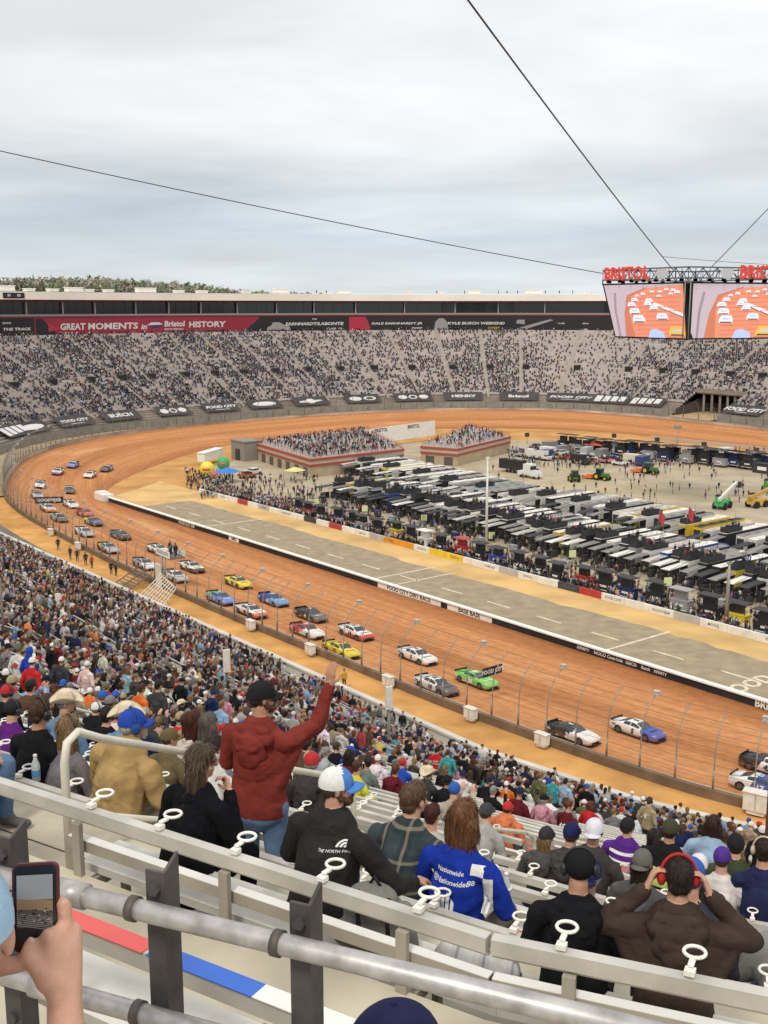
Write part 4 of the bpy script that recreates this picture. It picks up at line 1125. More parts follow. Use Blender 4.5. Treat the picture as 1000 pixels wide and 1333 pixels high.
# ------------------------------------------------------------------ the people closest to the camera
from mathutils.bvhtree import BVHTree
HEADS = []
TAKEN = []                                              # (section, row, t) already occupied
def hero(label, k, px, py, kw, top, wears=(), turn=0, df=None, slots=None, pants=None, voxel=.011, folds=.0055, eyes=True, decals=None, group='spectators sitting close to the camera', smin=.86, smax=1.1, hk=1.0, spot=None):
    if df is None: df = .36 if k == 1 else .23
    if k == 1 and kw['pose'] == 'seat': kw = dict(kw, sit=.36, armL=kw.get('armL') and tuple(list((Vector(kw['armL'][0]) - Vector((0, 0, .07)), Vector(kw['armL'][1]) - Vector((0, 0, .07)))) + list(kw['armL'][2:])), armR=kw.get('armR') and tuple(list((Vector(kw['armR'][0]) - Vector((0, 0, .07)), Vector(kw['armR'][1]) - Vector((0, 0, .07)))) + list(kw['armR'][2:]))); smin = .82
    if k in (1, 2) and spot is None: voxel = .0078
    b = rig(**kw); me, _ = b.build('person', voxel, 2, folds, len(TAKEN))
    for m in (slots or BODY_M): me.materials.append(m)
    o = link('person', me); o.color = (*top, 1)
    if b.is_hood: q = link('hood', hood_mesh(b, .008, len(TAKEN)), None, o); q.color = (*top, 1)
    hz = b.head[0].z
    if spot is None:
        p, rz, si, t = on_row(k, px, None, df, dz=hz)
        z = min(np.arange(p.z + .5, p.z + 2.4, .01), key=lambda q: abs(proj((p.x, p.y, q))[1] - py))
        s = (z - p.z) / hz; print('hero', label[:40], 'scale %.2f' % s, 'zc %.2f' % proj(p)[2]); s = min(smax, max(smin, s))
        TAKEN.append((si, k, t, .30)); HEADS.append((px, py, proj(p)[2]))
    else: p, rz, s = spot
    if decals: decals(o, me, b)
    for w_ in wears:
        c = wear(o, b.head, w_[0], w_[1] if len(w_) > 1 else None, w_[2] if len(w_) > 2 else None, hk)
        if w_[0] == 'headset' and len(w_) > 1 and w_[1]:
            c.data = c.data.copy(); c.data.materials.clear(); c.data.materials.append(M_HAT)
    if eyes: add_eyes(o, b.head)
    o.location = p; o.rotation_euler = (0, 0, rz + R(turn)); o.scale = (s, s, s)
    tag(o, label, 'person', group)
    return o, b
def project_on(o, me, V, F, origin, X, Y, m, name, off=.004):
    """lay flat artwork (V in metres) on the clothing, following its folds"""
    bm = bmesh.new(); bm.from_mesh(me); T = BVHTree.FromBMesh(bm)
    X = Vector(X).normalized(); Y = Vector(Y).normalized(); Z = X.cross(Y); O = Vector(origin); Q = []
    bm2 = bmesh.new(); vs = [bm2.verts.new((v[0], v[1], 0)) for v in V]
    for f in F:
        try: bm2.faces.new([vs[i] for i in f])
        except ValueError: pass
    bmesh.ops.triangulate(bm2, faces=bm2.faces[:])
    big = [e for e in bm2.edges if e.calc_length() > .03]
    for _ in range(3):
        if not big: break
        bmesh.ops.subdivide_edges(bm2, edges=big, cuts=1); bmesh.ops.triangulate(bm2, faces=bm2.faces[:]); big = [e for e in bm2.edges if e.calc_length() > .03]
    for v in bm2.verts:
        s = O + X * v.co.x + Y * v.co.y + Z * .6; h = T.ray_cast(s, -Z, 1.2)
        v.co = (h[0] + Z * off) if h[0] is not None else (O + X * v.co.x + Y * v.co.y)
    bm2.normal_update(); mm = bpy.data.meshes.new(name); bm2.to_mesh(mm); bm2.free(); bm.free()
    return link(name, mm, m, o)
def rectgeo(x0, y0, x1, y1, V=None, F=None):
    V = [] if V is None else V; F = [] if F is None else F; n = len(V)
    V += [(x0, y0), (x1, y0), (x1, y1), (x0, y1)]; F.append((n, n + 1, n + 2, n + 3)); return V, F
M_DECW = mat('white_print', (.72, .71, .68), .8); M_DECB = mat('blue_print', (.02, .05, .30), .8)
def back(b, dz=0, dx=0):                                  # a point behind the shoulder blades
    return Vector((dx, -.2, (b.sh[-1].z + b.sh[1].z) / 2 + dz))
BX, BY = (1, 0, 0), (0, 0, 1)                           # seen from behind: x to the right, z up

# pattern cloths
def plaid_mat(name, base, c2, line, sc=26):
    m = bpy.data.materials.new(name); m.use_nodes = True; N = m.node_tree.nodes; L = m.node_tree.links; b = N['Principled BSDF']; b.inputs['Roughness'].default_value = .9
    tc = N.new('ShaderNodeTexCoord'); sep = N.new('ShaderNodeSeparateXYZ'); L.new(tc.outputs['Object'], sep.inputs[0]); cur = None
    def wave(axis, s, lo, hi):
        a = N.new('ShaderNodeMath'); a.operation = 'MULTIPLY'; a.inputs[1].default_value = s; L.new(sep.outputs[axis], a.inputs[0])
        q = N.new('ShaderNodeMath'); q.operation = 'SINE'; L.new(a.outputs[0], q.inputs[0]); r = N.new('ShaderNodeMapRange'); r.inputs['From Min'].default_value = lo; r.inputs['From Max'].default_value = hi; L.new(q.outputs[0], r.inputs['Value']); return r.outputs[0]
    col = None
    for axis, s, lo, hi, c in (('X', sc * 2.2, .1, .3, c2), ('Z', sc * 2.2, .1, .3, c2), ('X', sc * 2.2, .93, .97, line), ('Z', sc * 2.2, .93, .97, line)):
        mx = N.new('ShaderNodeMix'); mx.data_type = 'RGBA'; w = wave(axis, s, lo, hi); h = N.new('ShaderNodeMath'); h.operation = 'MULTIPLY'; h.inputs[1].default_value = .55; L.new(w, h.inputs[0]); L.new(h.outputs[0], mx.inputs['Factor'])
        if col is None: mx.inputs['A'].default_value = (*base, 1)
        else: L.new(col, mx.inputs['A'])
        mx.inputs['B'].default_value = (*c, 1); col = mx.outputs['Result']
    L.new(col, b.inputs['Base Color']); MATS[name] = m; return m
M_PLAID = plaid_mat('dark_plaid', (.028, .045, .048), (.012, .018, .022), (.26, .22, .16), 17)
M_BLANKET = plaid_mat('pale_plaid', (.55, .53, .49), (.42, .40, .38), (.12, .12, .13), 22)
M_JEAN = mat('blue_jeans', (.085, .15, .26), .85, var=.3, scale=9, bump=.2, bscale=200)
M_FLEECE = mat('black_fleece', (.008, .008, .010), .98, var=.2, scale=30, bump=.6, bscale=90, spec=.08, wr=.4)
M_BLKNYL = mat('black_shell', (.016, .015, .015), .75, var=.15, scale=10, bump=.12, bscale=60, spec=.2, wr=.4)
BROWN, DKBR, BLOND, RUST, GREY = (.06, .030, .014), (.022, .013, .008), (.20, .125, .055), (.13, .040, .015), (.25, .235, .22)

# 1 the standing man in the red hoodie
red, rb = hero('standing person in brick red hoodie and black cap raising the right hand', 2, 333, 912,
    dict(pose='stand', lean=3, wide=1.12, thick=1.22, yaw=-48, hood=True, armR=((.35, .19, 1.45), (.42, .25, 1.72), (.08, .05, 1), (.2, 1, 0), .16), armL=((-.27, .06, 1.14), (-.18, .26, 1.12), (.6, .6, 0), (0, 0, -1), .4)),
    (.185, .032, .025), [('cap', (.014, .013, .014)), ('under', DKBR), ('beard', (.10, .045, .018))], turn=8, df=.45, slots=[M_SKIN, M_TOP, M_JEAN, M_SHOE], voxel=.0095, folds=.0045)
# 2 woman in black fleece
wk, wb_ = hero('person with long fair hair in fuzzy black coat, hand raised to the mouth', 1, 236, 1002,
    dict(pose='seat', lean=14, fem=True, wide=1.22, thick=1.35, yaw=-42, pitch=-4, armR=((.29, .16, .72), (.13, .27, 1.00), (-.5, .2, .8), (-.4, -.6, .3), .8)),
    (.008, .008, .01), [('long_hair', (.075, .05, .028))], turn=-4, slots=[M_SKIN, M_FLEECE, M_FLEECE, M_SHOE], voxel=.0105, folds=.0055, smin=.8)
# 3 man in black jacket, white and blue cap
def jk(o, me, b):
    V, F = [], []
    for j, r in enumerate((.012, .024, .036)):
        n0 = len(V); m = 9
        for i in range(m): a = math.pi / 2 * i / (m - 1); V += [(.036 - r * math.cos(a) , r * math.sin(a) * .8), (.036 - (r - .008) * math.cos(a), (r - .008) * math.sin(a) * .8)]
        F += [(n0 + 2 * i, n0 + 2 * i + 1, n0 + 2 * i + 3, n0 + 2 * i + 2) for i in range(m - 1)]
    tv, tf = text_geo('THE NORTH FACE', .013, .01)
    n0 = len(V); V += [(v[0] + .0, v[1] - .014) for v in tv]; F += [tuple(i + n0 for i in f) for f in tf]
    project_on(o, me, [(v[0] * 1.5, v[1] * 1.5) for v in V], F, back(b, .0, .11), BX, BY, M_DECW, 'jacket_emblem')
bj, bjb = hero('person in black shell jacket and white mesh cap with blue front panel', 1, 416, 1036,
    dict(pose='seat', lean=14, wide=1.2, thick=1.28, yaw=-48, hood=False, armR=((.36, .20, .72), (.30, .48, .60), (.1, 1, -.2), (0, 0, -1), .5), armL=((-.32, .12, .74), (-.15, .36, .62), (.5, .8, 0), (0, 0, -1), .4)),
    (.02, .02, .02), [('trucker_cap', (.07, .20, .52)), ('under', (.05, .03, .018)), ('beard', (.09, .045, .02))], turn=-6, slots=[M_SKIN, M_BLKNYL, M_PANT, M_SHOE], voxel=.0095, folds=.0045, decals=jk)
# 4 plaid, 5 blue lettered jacket, and the head between them
hero('person with short sandy hair in dark green plaid shirt', 2, 515, 1060, dict(pose='seat', lean=20, wide=1.08, thick=1.1, yaw=-15), (.03, .05, .05), [('short_hair', (.10, .055, .028))], slots=[M_SKIN, M_PLAID, M_PANT, M_SHOE], df=.25)
def nw(o, me, b):
    for txt, s, dz in (('Nationwide', .036, .005), ('# @Nationwide88', .038, -.045)):
        V, F = text_geo(txt, s, .012); project_on(o, me, V, F, back(b, dz, -.01), BX, BY, M_DECW, 'printed_lettering')
    V, F = [], []
    for x, h in ((-.10, .10), (-.065, .125), (-.03, .145), (.0, .135), (.035, .15), (.07, .12)): 
        n = len(V); V += [(x * .8, -.08), (x * .8 + .02, -.08), (x * .8 + .02, h - .08), (x * .8, h - .055)]; F.append((n, n + 1, n + 2, n + 3))
    project_on(o, me, V, F, back(b, -.19, -.03), BX, BY, M_DECW, 'printed_emblem')
def nwall(o, me, b):
    nw(o, me, b)
    V, F = rectgeo(-.028, -.20, .03, .02); project_on(o, me, V, F, b.sh[1] + Vector((.035, -.1, -.02)), (.96, .25, 0), BY, M_DECW, 'sleeve_panel')
    V, F = rectgeo(-.05, -.03, .03, .03); project_on(o, me, V, F, b.sh[1] + Vector((-.03, -.1, .03)), BX, BY, M_DECW, 'shoulder_patch')
hero('person with long auburn hair in royal blue jacket with white lettering', 2, 594, 1076, dict(pose='seat', lean=8, fem=True, wide=1.12, thick=1.15, yaw=-10), (.012, .035, .30), [('bob_hair', (.13, .055, .022))], slots=[M_SKIN, M_TOP, M_PANT, M_SHOE], decals=nwall, folds=.0045)
hero('person with dark red hair half hidden behind the royal blue jacket', 4, 553, 1082, dict(pose='seat', lean=12, fem=True), (.45, .43, .40), [('short_hair', (.055, .012, .010))])
hero('person in pale grey shirt and dark grey cap right of the royal blue jacket', 6, 622, 1066, dict(pose='seat', lean=18, yaw=-10), (.34, .33, .31), [('cap', (.05, .05, .055)), ('under', BROWN)])
# 7 black hoodie with headset, 8 brown hoodie with arms up
hero('person in black hoodie and black headset with pale headband', 1, 752, 1146, dict(pose='seat', lean=10, wide=1.05, thick=1.15, hood=True, yaw=10), (.010, .010, .012), [('beanie', (.010, .010, .011)), ('headset', None)], slots=[M_SKIN, M_TOP, M_PANT, M_SHOE], folds=.0055, turn=4)
bh, bhb = hero('person in dark brown hoodie holding a red headset with both raised arms', 1, 884, 1160,
    dict(pose='seat', lean=10, wide=1.16, thick=1.25, hood=True, yaw=5, armL=((-.37, .12, .93), (-.155, .10, 1.16), (.35, .25, .9), (1, 0, 0), .5), armR=((.37, .12, .93), (.155, .10, 1.16), (-.35, .25, .9), (-1, 0, 0), .5)),
    (.052, .036, .028), [('short_hair', (.020, .012, .009)), ('headset', (.42, .03, .03))], folds=.0045, voxel=.0095, turn=8)
# left group
hero('person in tan canvas jacket and royal blue cap with blue headset', 2, 143, 955, dict(pose='seat', lean=16, wide=1.3, thick=1.45, yaw=-25), (.36, .24, .10), [('cap', (.02, .06, .33)), ('headset', (.02, .07, .22)), ('hair_fringe', (.4, .38, .35))], folds=.007, turn=-5)
hero('person with long blond hair and black headset in grey top', 2, 70, 958, dict(pose='seat', lean=14, fem=True, wide=1.0, yaw=-15), (.17, .15, .16), [('long_hair', BLOND), ('headset',)], turn=0)
hero('person with cropped brown hair and red lit headset in black top', 2, 36, 934, dict(pose='seat', lean=10, wide=1.1, thick=1.1, yaw=-5), (.012, .012, .014), [('short_hair', BROWN), ('headset',)])
hero('person in purple jacket and black headset at the left edge', 3, 2, 930, dict(pose='seat', lean=10, wide=1.1), (.11, .02, .17), [('beanie', (.02, .02, .02)), ('headset',)])
hero('person in pale cowboy hat and denim shirt at left', 4, 76, 918, dict(pose='seat', lean=6, yaw=-50), (.13, .22, .36), [('cowboy_hat',), ('hat_band',), ('under', GREY)])
hero('person in pale cowboy hat with grey beard behind the tan jacket', 4, 151, 938, dict(pose='seat', lean=12, yaw=-50), (.14, .26, .42), [('cowboy_hat',), ('hat_band',), ('beard', (.3, .25, .2))])
hero('person in olive cap and olive jacket right of the cowboy hats', 4, 206, 968, dict(pose='seat', lean=14, yaw=-30), (.13, .10, .05), [('cap', (.12, .085, .04)), ('under', BROWN)])
hero('person with long chestnut hair in cream knitted top', 5, 240, 945, dict(pose='seat', lean=10, fem=True), (.55, .50, .42), [('long_hair', (.07, .02, .012))])
hero('person with grey brown long hair next to the cream knitted top', 5, 262, 948, dict(pose='seat', lean=10, fem=True), (.22, .23, .25), [('long_hair', (.11, .09, .075))])
hero('person with short dark hair in white jersey beside the fuzzy black coat', 3, 262, 984, dict(pose='seat', lean=14, wide=1.1), (.62, .60, .57), [('short_hair', DKBR)])
# right group
hero('person in black cap with long fair hair and coral scarf', 5, 703, 1098, dict(pose='seat', lean=14, fem=True, wide=1.1, hood=True), (.075, .07, .068), [('cap', (.035, .03, .035)), ('hanging_hair', BLOND)])
hero('person in navy cap and grey hoodie beside the coral scarf', 5, 736, 1094, dict(pose='seat', lean=12, hood=True), (.06, .055, .055), [('cap', (.014, .018, .07)), ('under', BROWN)])
hero('person in white mesh backward cap and charcoal jacket', 5, 768, 1088, dict(pose='seat', lean=6, wide=1.1, yaw=8), (.05, .045, .042), [('backward_cap', (.62, .62, .66)), ('under', BROWN)])
def colts(o, me, b):
    for dz, c, h in ((.0, M_DECW, .035), (-.10, M_DECW, .045), (-.27, M_DECW, .06)):
        V, F = rectgeo(-.17, -h / 2, .17, h / 2); project_on(o, me, V, F, back(b, dz), BX, BY, c, 'jersey_stripe')
    V, F = rectgeo(-.15, -.035, .15, .035); project_on(o, me, V, F, back(b, -.16), BX, BY, mat('pink_print', (.55, .22, .24), .8), 'jersey_stripe')
hero('person in black headgear and purple jersey with white and pink bands', 8, 812, 1082, dict(pose='seat', lean=10, wide=1.15, yaw=-20), (.085, .025, .20), [('beanie', (.02, .018, .02)), ('hair_fringe', DKBR)], decals=colts)
hero('person in grey washed cap with dark hair and slate shirt', 4, 832, 1132, dict(pose='seat', lean=10, fem=True, wide=1.08), (.085, .080, .082), [('backward_cap', (.12, .115, .10)), ('hanging_hair', DKBR)])
hero('person in white backward mesh cap and black jacket beside the brown hoodie', 5, 908, 1136, dict(pose='seat', lean=10, yaw=-15), (.018, .018, .02), [('backward_cap', (.66, .60, .60)), ('under', BROWN)])
hero('person in purple cap and white shirt with red flecks', 6, 938, 1126, dict(pose='seat', lean=10, yaw=-10), (.62, .58, .55), [('cap', (.07, .03, .22)), ('under', BROWN)])
def rusty(o, me, b):
    V, F = text_geo('RUSTY', .095, .012); project_on(o, me, V, F, back(b, -.09), BX, BY, M_DECW, 'printed_lettering')
hero('person in olive green shirt lettered in white, hand raised', 7, 955, 1090, dict(pose='seat', lean=8, wide=1.15, armR=((.36, .10, .90), (.34, .22, 1.14), (0, .2, 1), (0, 1, 0), .3)), (.045, .055, .03), [('cap', (.015, .015, .016)), ('under', DKBR)], decals=rusty)
hero('person in navy top with yellow lit headset at the right edge', 6, 992, 1112, dict(pose='seat', lean=10), (.02, .025, .07), [('short_hair', DKBR), ('headset', (.55, .45, .30))])
hero('person with dark auburn hair in light blue denim jacket', 10, 921, 1084, dict(pose='seat', lean=16, fem=True, wide=1.2, thick=1.15), (.26, .36, .48), [('long_hair', (.035, .012, .008))], smax=1.3)
def yg(o, me, b):
    V, F = rectgeo(-.10, -.09, .10, .09); project_on(o, me, V, F, back(b, -.14), BX, BY, mat('lime_print', (.50, .55, .14), .8), 'printed_picture')
hero('person in olive cap and black shirt with lime green back print', 7, 866, 1086, dict(pose='seat', lean=10, wide=1.15), (.014, .014, .014), [('cap', (.05, .05, .03)), ('under', DKBR)], decals=yg)
hero('hunched person in coral orange hooded jacket with red cap', 9, 652, 1062, dict(pose='seat', lean=24, wide=1.25, thick=1.25, hood=True), (.55, .17, .075), [('cap', (.45, .03, .03)), ('under', DKBR)])
# leg of a person sitting sideways at the left edge: the whole person, mostly outside the frame
p_, rz_, _, _ = on_row(1, 6, 2, .55, dz=.5)
hero('person in faded jeans and grey sneakers sitting sideways at the left edge', 1, 0, 0, dict(pose='seat', lean=6, wide=1.05), (.10, .10, .12), [('cap', (.1, .1, .1)), ('under', BROWN)], slots=[M_SKIN, M_TOP, M_JEAN, mat('grey_sneaker', (.09, .085, .085), .8, var=.2, scale=20)],
     spot=(p_ + seg_frame(2)[1] * .66, rz_ - R(80), 1.0))

# close at the bottom edge: navy cap, and the person with the phone
pc = at_depth(484, 1339, 2.15)
nb_ = rig(pose='seat', lean=8, yaw=-35)
hz = nb_.head[0]
hero('person in navy cap sitting at the bottom edge below the railing', 0, 0, 0, dict(pose='seat', lean=8, yaw=-38), (.03, .03, .05), [('cap', (.014, .016, .055)), ('under', DKBR)],
     spot=(pc - Vector((hz.x, hz.y, hz.z + .055)), R(-25), 1.0))

def phone_person():
    zc = 1.55
    ph = at_depth(46, 1181, zc)                            # centre of the phone
    rgt = Vector((1, 0, 0)); upv = Vector((0, ST_ * .35 + .0, 1)).normalized()
    ty = Vector((0, -1, .30)).normalized()                  # screen looks back at its owner
    X = Vector((1, .05, 0.03)).normalized(); Y = (Vector((.04, .30, 1))); Y = (Y - X * Y.dot(X)).normalized(); Z = X.cross(Y)
    sc = zc / FPX; w, h, d = 54 * sc, 106 * sc, .0095
    t = empty('phone', ph); tag(t, 'black smartphone in dark red case held up to film the race', 'phone')
    inv = Matrix.Translation(ph).inverted()
    def ph_part(mb, nm, m):
        o = mb.build(nm, m, t); o.matrix_parent_inverse = inv; return o
    def rr(w, h, r, n=6):
        P = []
        for cx, cy, a0 in ((w / 2 - r, h / 2 - r, 0), (-w / 2 + r, h / 2 - r, 90), (-w / 2 + r, -h / 2 + r, 180), (w / 2 - r, -h / 2 + r, 270)):
            for i in range(n): a = R(a0 + 90 * i / (n - 1)); P.append((cx + r * math.cos(a), cy + r * math.sin(a)))
        return P
    def slab(w, h, r, z0, z1, nm, m):
        P = rr(w, h, r); n = len(P); V = [ph + X * p[0] + Y * p[1] + Z * z for z in (z0, z1) for p in P]
        mb = MB(); mb.add(V, [tuple(range(n - 1, -1, -1)), tuple(range(n, 2 * n))] + [(i, (i + 1) % n, n + (i + 1) % n, n + i) for i in range(n)]); return ph_part(mb, nm, m)
    slab(w + .006, h + .006, .010, -d, 0, 'case', mat('dark_red_case', (.07, .012, .016), .4))
    slab(w, h, .008, 0, .0012, 'front_glass', mat('phone_glass', (.006, .006, .008), .12, spec=.6))
    sw, sh_ = w * .86, h * .78
    mb = MB(); O = ph + Z * .0018 + Y * (h * .0)
    def patch(x0, y0, x1, y1, mi, dz=0.0, sk=0): 
        mb.quad(O + X * (x0 * sw) + Y * (y0 * sh_) + Z * dz, O + X * (x1 * sw) + Y * ((y0 - sk) * sh_) + Z * dz, O + X * (x1 * sw) + Y * ((y1 - sk) * sh_) + Z * dz, O + X * (x0 * sw) + Y * (y1 * sh_) + Z * dz, mi)
    patch(-.5, -.5, .5, .5, 0); patch(-.5, .12, .5, .5, 1, .0003); patch(-.5, -.02, .5, .14, 2, .0004, .04); patch(-.5, -.5, .5, -.30, 3, .0004)
    for i in range(7): patch(-.5, -.08 - i * .03, .5, -.072 - i * .03, 4, .0005, .1)
    for i in range(40):
        x = random.uniform(-.48, .42); y = random.uniform(-.29, -.03); patch(x, y, x + .05, y + .022, random.choice((3, 4, 5, 3)), .0006)
    scr = mb.mesh('screen')
    for nm, c, e in (('lcd_base', (.05, .043, .036), .4), ('lcd_sky', (.13, .14, .15), .5), ('lcd_track', (.13, .085, .05), .5), ('lcd_dark', (.010, .010, .013), .2), ('lcd_pale', (.16, .15, .14), .5), ('lcd_mid', (.05, .04, .05), .4)):
        scr.materials.append(mat(nm, c, .25, emit=e))
    so = link('screen', scr, None, t); so.matrix_parent_inverse = inv
    mb = MB(); c = ph - Y * (h * .445) + Z * .0016; mb.tube([c, c + Z * .0008], .0045, n=16); ph_part(mb, 'home_button', mat('button_grey', (.35, .34, .33), .4))
    # the two hands
    b = Body(); S = 1.0
    wr = ph + X * (w * .72) - Y * (h * 1.06) + Z * .012
    f = (ph + X * (w * .60) - Y * (h * .10) - wr).normalized()
    # palm
    pc_ = wr + f * .085
    tdir = -X
    for kx, q in ((-1, .0), (-.4, .0), (.4, 0), (1, 0)):
        sdir = (X * .8 - Z * .9).normalized()
        b.cone(wr + sdir * .011 * kx + f * .005, pc_ + sdir * .019 * kx, .0165, .0138, SKIN)
    b.cone(wr - f * .11 - Y * .01, wr + f * .01, .031, .024, SKIN, .8, Z)
    # thumb over the front of the phone
    tb = wr + f * .03 - X * .016 + Z * .018; tm = ph - Y * (h * .50) - X * (w * .06) + Z * .024; te = ph - Y * (h * .40) - X * (w * .02) + Z * .016
    b.cone(wr + f * .015, tb, .021, .019, SKIN); b.cone(tb, tm, .017, .0125, SKIN); b.cone(tm, te, .0125, .0105, SKIN)
    # fingers round the far edge and back
    for j, yy in enumerate((.0, -.13, -.26, -.38)):
        k0 = pc_ + Y * (.030 - j * .019) + X * .006; edge = ph + X * (w * .5 + .013) + Y * (h * yy) + Z * (.0 - .004 * j); tip = ph + X * (w * .36) + Y * (h * (yy + .05)) - Z * .021
        b.cone(k0, edge, .0105, .0095, SKIN); b.cone(edge, tip, .0095, .0085, SKIN)
        if j < 2: b.cone(edge, edge + Z * .006 + Y * .004, .009, .0085, SKIN)
    # left hand: fingertips behind the left edge, palm out of frame
    lw = ph - X * (w * 1.25) - Y * (h * .72) + Z * .02
    for j, yy in enumerate((.10, -.04, -.18, -.31)):
        e0 = ph - X * (w * .5 + .014) + Y * (h * yy); b.cone(lw + Y * (.06 - j * .016) - X * .01, e0, .0105, .0095, SKIN); b.cone(e0, ph - X * (w * .3) + Y * (h * (yy + .02)) - Z * .021, .0095, .0085, SKIN)
    b.cone(lw - Y * .04 - X * .03, lw + Y * .04, .030, .034, SKIN, .6, Z)
    b.cone(lw + Y * .01, ph - X * (w * .30) - Y * (h * .62) + Z * .02, .018, .012, SKIN)
    # arms, trunk and head of the owner, left of the frame and under it
    hd = at_depth(-66, 1222, 1.42)
    ew = wr - f * .080 - Y * .01
    b.cone(ew - Y * .005, ew + Vector((-.03, -.13, -.20)), .041, .055, TOP); b.cone(ew, ew + f * .005, .040, .039, TOP)
    sR = hd + Vector((.15, -.02, -.27)); sL = hd + Vector((-.19, -.02, -.27)); el = ew + Vector((-.03, -.13, -.20))
    b.cone(el, sR, .055, .068, TOP); lel = lw + Vector((-.10, -.12, -.20)); b.cone(lw - Y * .04 - X * .03, lel, .036, .05, TOP); b.cone(lel, sL, .055, .068, TOP)
    b.cone(sL, sR, .068, .068, TOP); ct = (sL + sR) / 2; b.cone(ct + Vector((0, 0, -.10)), ct + Vector((0, 0, -.55)), .16, .155, TOP, .7)
    b.cone(ct + Vector((0, 0, .02)), hd + Vector((0, -.01, -.06)), .06, .052, SKIN)
    HM = rotm(-8, 0, 20); head_prims(b, hd, HM); b.head = (hd, HM)
    me, _ = b.build('person', .0052, 2, .0, 3)
    for m in BODY_M: me.materials.append(m)
    o = link('person', me); o.color = (.30, .31, .34, 1)
    wear(o, b.head, 'cap', (.34, .50, .66))
    # finger nails
    mb = MB(); n_ = te + (te - tm).normalized() * .004 + Z * .0085; mb.ball(n_, (.0062, .0085, .002), 10, 6, Matrix((X, Y, Z)).transposed()); q = mb.build('thumb_nail', mat('nail', (.62, .40, .32), .35), o)
    tag(o, 'person in light blue cap filming with a phone at the lower left corner', 'person', 'spectators sitting close to the camera')
phone_person()

# ---- things lying on the benches
def row_pt(k, px, df, dz, i=2):
    rad = row_rad(k) + df; t = min(np.arange(-1, 12, .01), key=lambda t: abs(proj(seg_pt(i, t, rad, row_z(k) + dz))[0] - px)); p = seg_pt(i, t, rad, row_z(k) + dz); return p, seg_frame(i)
p, (f_, l_) = row_pt(1, 488, .25, .45)
b = Body(); b.ell((0, 0, .13), (.17, .12, .15), 0); b.ell((0, -.02, .24), (.13, .10, .06), 0); b.cone((-.10, -.10, .07), (.10, -.10, .07), .07, .07, 0); b.cone((.19, 0, .04), (.15, .02, .20), .045, .04, 0)
me, _ = b.build('backpack', .010, 2)
for q in me.polygons: q.material_index = 0
o = link('backpack', me, mat('grey_green_nylon', (.155, .155, .13), .8, var=.15, scale=14, bump=.2, bscale=150, wr=.4)); rz0 = math.atan2(f_.y, f_.x) - math.pi / 2; o.location = p; o.rotation_euler = (0, 0, rz0)
mb = MB()
for x in (-.05, .11): mb.tube([(x, -.06, .28), (x + .05, -.16, .22), (x + .07, -.17, .08), (x + .04, -.12, .01)], .011, n=6)
mb.tube([(-.03, 0, .29), (0, -.01, .34), (.03, 0, .29)], .008, n=6); mb.build('strap', M_BLKNYL, o); mb = MB(); mb.tube([(-.12, -.13, .20), (-.05, -.135, .23), (.05, -.135, .23), (.12, -.13, .20)], .004, n=5); mb.build('zip', M_BLKNYL, o)
tag(o, 'grey green backpack leaning on the bench beside the black shell jacket', 'backpack')
p, (f_, l_) = row_pt(1, 622, .27, .47)
b = Body(); b.ell((0, 0, 0), (.20, .15, .05), 0); b.ell((.06, -.05, .035), (.14, .11, .045), 0); b.ell((-.10, .03, .03), (.12, .11, .04), 0); me, _ = b.build('blanket', .010, 3)
for v in me.vertices: v.co.z += .012 * math.sin(v.co.x * 40 + v.co.y * 22)
for q in me.polygons: q.material_index = 0
o = link('blanket', me, M_BLANKET); o.location = p; o.rotation_euler = (R(6), 0, rz0 + .3); tag(o, 'pale plaid blanket folded on the bench beneath the royal blue jacket', 'blanket')
def bottle(k, px, label):
    p, _ = row_pt(k, px, .10, .86); mb = MB(); mb.tube([(0, 0, -.07), (0, 0, -.065), (0, 0, .03), (0, 0, .06), (0, 0, .10), (0, 0, .115)], [.026, .031, .031, .030, .014, .013], n=14); o = mb.build('water_bottle', mat('clear_plastic', (.55, .60, .62), .15, spec=.6)); o.location = p
    mb = MB(); mb.tube([(0, 0, .115), (0, 0, .135)], .015, n=10); mb.build('cap', M_CUP, o); mb = MB(); mb.tube([(0, 0, -.03), (0, 0, .02)], .0318, n=14, caps=False); mb.build('paper_label', mat('bottle_label', (.10, .30, .55), .5), o); tag(o, label, 'bottle')
bottle(2, 47, 'clear water bottle with a blue band standing in a cup ring at left'); bottle(3, 659, 'clear water bottle in a cup ring below the coral orange jacket')
def coat(k, px, df, dz, c, label, i=2, s=1.0):
    p, (f, l) = row_pt(k, px, df, dz, i); b = Body(); rr_ = random.Random(int(px))
    for _ in range(7): b.ell((rr_.uniform(-.17, .17), rr_.uniform(-.07, .07), rr_.uniform(0, .05)), (rr_.uniform(.08, .15), rr_.uniform(.07, .10), rr_.uniform(.035, .06)), 0)
    me, _ = b.build('coat', .010, 2)
    for q in me.polygons: q.material_index = 0
    o = link('coat', me, mat('coat_%d' % px, c, .9, var=.15, scale=12, bump=.2, bscale=140, wr=.6)); o.location = p; o.scale = (s, s, s); o.rotation_euler = (0, 0, math.atan2(f.y, f.x) - math.pi / 2); tag(o, label, 'coat')
coat(1, 985, .25, .46, (.15, .145, .135), 'crumpled grey coat on the bench right of the brown hoodie', 3, 1.1); coat(2, 455, .2, .46, (.40, .05, .05), 'red and pink coat on the bench beside the white mesh cap', 2); coat(1, 300, .62, .03, (.06, .02, .05), 'dark maroon bundle on the concrete under the front bench', 2, .7)
